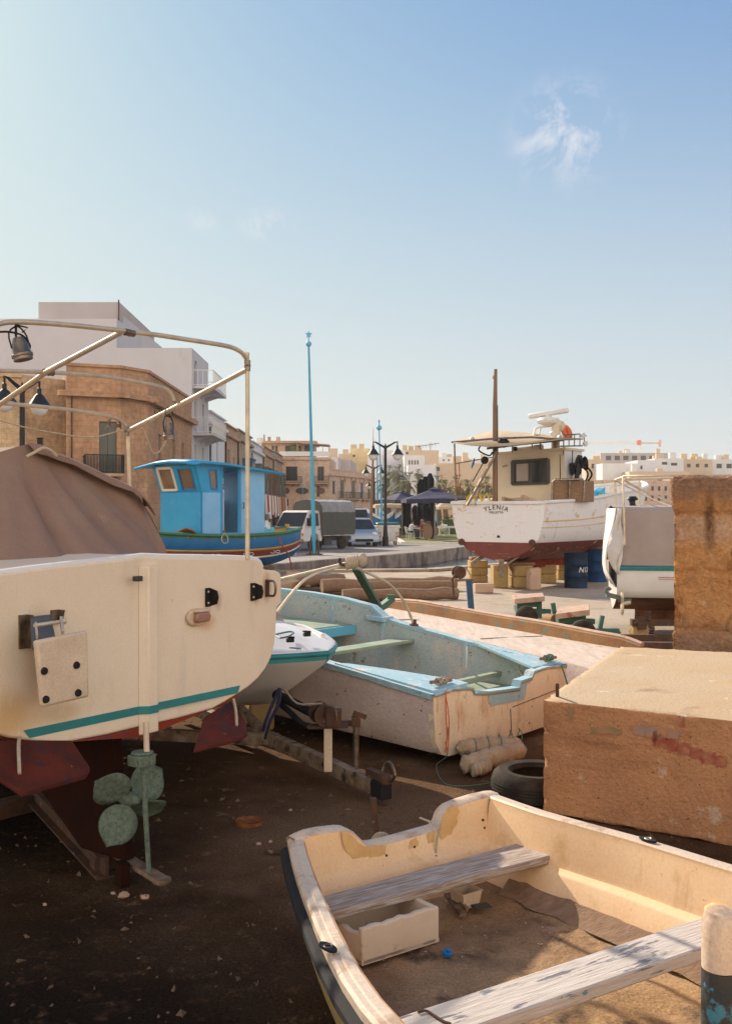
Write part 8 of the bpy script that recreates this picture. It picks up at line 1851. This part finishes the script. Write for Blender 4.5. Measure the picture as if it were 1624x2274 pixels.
# polystyrene box
sb = thing('foam_box', 'broken polystyrene box wedged under the first seat of the dinghy', 'box', atz(880, 2100, FZ))
Xf = [atz(803, 2146, FZ + .01), atz(974, 2092, FZ + .01)]
fr0, fr1 = Xf; bk_ = Vector((-DA.x, -DA.y, 0)) * .24
hgt = at(0, 2014, fr1.y).z - fr1.z; hgt = max(.1, min(.185, hgt))
def panel(m, a, b, h0, h1, t, n=12, jag=.0):
    dd = (b - a).normalized(); nn = Vector((-dd.y, dd.x, 0)) * t; rows = []
    for i in range(n + 1):
        k = i / n; p = a.lerp(b, k); h_ = h0 + (h1 - h0) * k + jag * noise.noise(Vector((k * 9, 2, 0)))
        rows.append([p, p + up * h_, p + up * h_ + nn, p + nn, p])
    m.grid(rows); m.poly(rows[0][:-1]); m.poly(rows[-1][:-1])
part('front_panel', 'foam', sb, lambda m: panel(m, fr0, fr1, hgt, hgt * 1.02, .025, 14, .012), bevel=.006)
part('end_panel', 'foam', sb, lambda m: panel(m, fr1, fr1 + bk_, hgt, hgt, .022, 6, .004), bevel=.005)
part('end_panel', 'foam', sb, lambda m: panel(m, fr0 + bk_, fr0, hgt * .7, hgt * .8, .022, 6, .02), bevel=.005)
part('back_panel', 'foam', sb, lambda m: panel(m, fr1 + bk_, fr0 + bk_, hgt * .9, hgt * .7, .022, 10, .02), bevel=.005)
part('base_panel', 'foam', sb, lambda m: m.prism([fr0 + up * .002, fr1 + up * .002, fr1 + bk_ + up * .002, fr0 + bk_ + up * .002], up * .015))
gt = thing('plastic_tub', 'small grey open plastic tub under the first seat of the dinghy', 'tub', atz(1033, 2005, FZ))
gc = atz(1033, 2010, FZ + .008)
def tub(m):
    rings = []
    for k, z in ((.8, 0), (1, .06), (1.08, .062), (1.08, .066), (.92, .066), (.76, .008)):
        rings.append([gc + DL * (x * .05 * k) + DA * (y * .042 * k) + up * z for x, y in ((-1, -1), (1, -1), (1, 1), (-1, 1), (-1, -1))])
    m.grid(rings); m.poly(rings[0][:4]); m.poly(rings[-1][:4])
part('tub_body', 'gel2', gt, tub)
tag(part('bottle_cap', 'luzzud', None, lambda m: (m.lathe(atz(991, 2120, FZ + .012), [(0, 0), (.018, 0), (.018, .012), (.009, .014), (.009, .022), (0, .022)], 12, (.3, -.2, 1)),)), 'small blue bottle cap on the dirty dinghy floor', 'cap')
tag(part('broken_batten', 'galv', None, lambda m: (m.bar(atz(992, 1985, FZ + .03), atz(1028, 2032, FZ + .015), .028, .012), m.bar(atz(1000, 1980, FZ + .05), atz(1036, 2020, FZ + .02), .012, .02))), 'broken grey batten lying next to the tub in the dinghy', 'batten')
tag(part('dark_plate', 'shade', None, lambda m: m.box(atz(1068, 2012, FZ + .02), (.07, .05, .006), .4)), 'small dark plate beside the plastic tub', 'plate')
tag(part('brown_twine', 'rust', None, lambda m: m.tube(smoothpts([atz(u, v, TZ + .006) for u, v in ((928, 2248), (945, 2244), (965, 2256), (985, 2268), (1000, 2273))], 4), .004, 6)), 'brown twine lying on the front plank seat', 'twine')

# ================================================================ post at the lower right corner
Yp = 2.9
pp = at(1597, 2013, Yp)
gpst = thing('mooring_post', 'rounded beige and dark blue flaking post at the lower right corner', 'post', (pp.x, Yp, 0))
pr_ = .052
part('upper_sleeve', 'drim', gpst, lambda m: m.lathe((pp.x, Yp, 0), [(pr_, at(0, 2148, Yp).z), (pr_, pp.z - .05), (pr_ * .93, pp.z - .03), (pr_ * .75, pp.z - .012), (pr_ * .4, pp.z - .003), (0, pp.z)], 28))
part('lower_shaft', mat('dark_blue_flaking_post', (.02, .035, .045), .8, c2=(.05, .04, .03), s=8, spots=[((.05, .2, .28), 16, .58, .63)], bump=.5, bs=40), gpst, lambda m: m.lathe((pp.x, Yp, 0), [(pr_ * 1.02, 0), (pr_ * 1.02, at(0, 2150, Yp).z)], 28))
# ================================================================ sea-side haze
mb = MB(); mb.box((80, 800, 30), (2400, 1900, 66))
o = mb.build('haze', M['white'], smooth=0); o['kind'] = 'stuff'
hm_ = bpy.data.materials.new('air_haze'); hm_.use_nodes = True
N_, L_ = hm_.node_tree.nodes, hm_.node_tree.links
for n in list(N_):
    if n.type == 'BSDF_PRINCIPLED': N_.remove(n)
pv = N_.new('ShaderNodeVolumePrincipled'); pv.inputs['Density'].default_value = .0003
pv.inputs['Color'].default_value = (.98, .93, .86, 1); pv.inputs['Anisotropy'].default_value = .25
L_.new(pv.outputs[0], [n for n in N_ if n.type == 'OUTPUT_MATERIAL'][0].inputs['Volume'])
o.data.materials.clear(); o.data.materials.append(hm_)
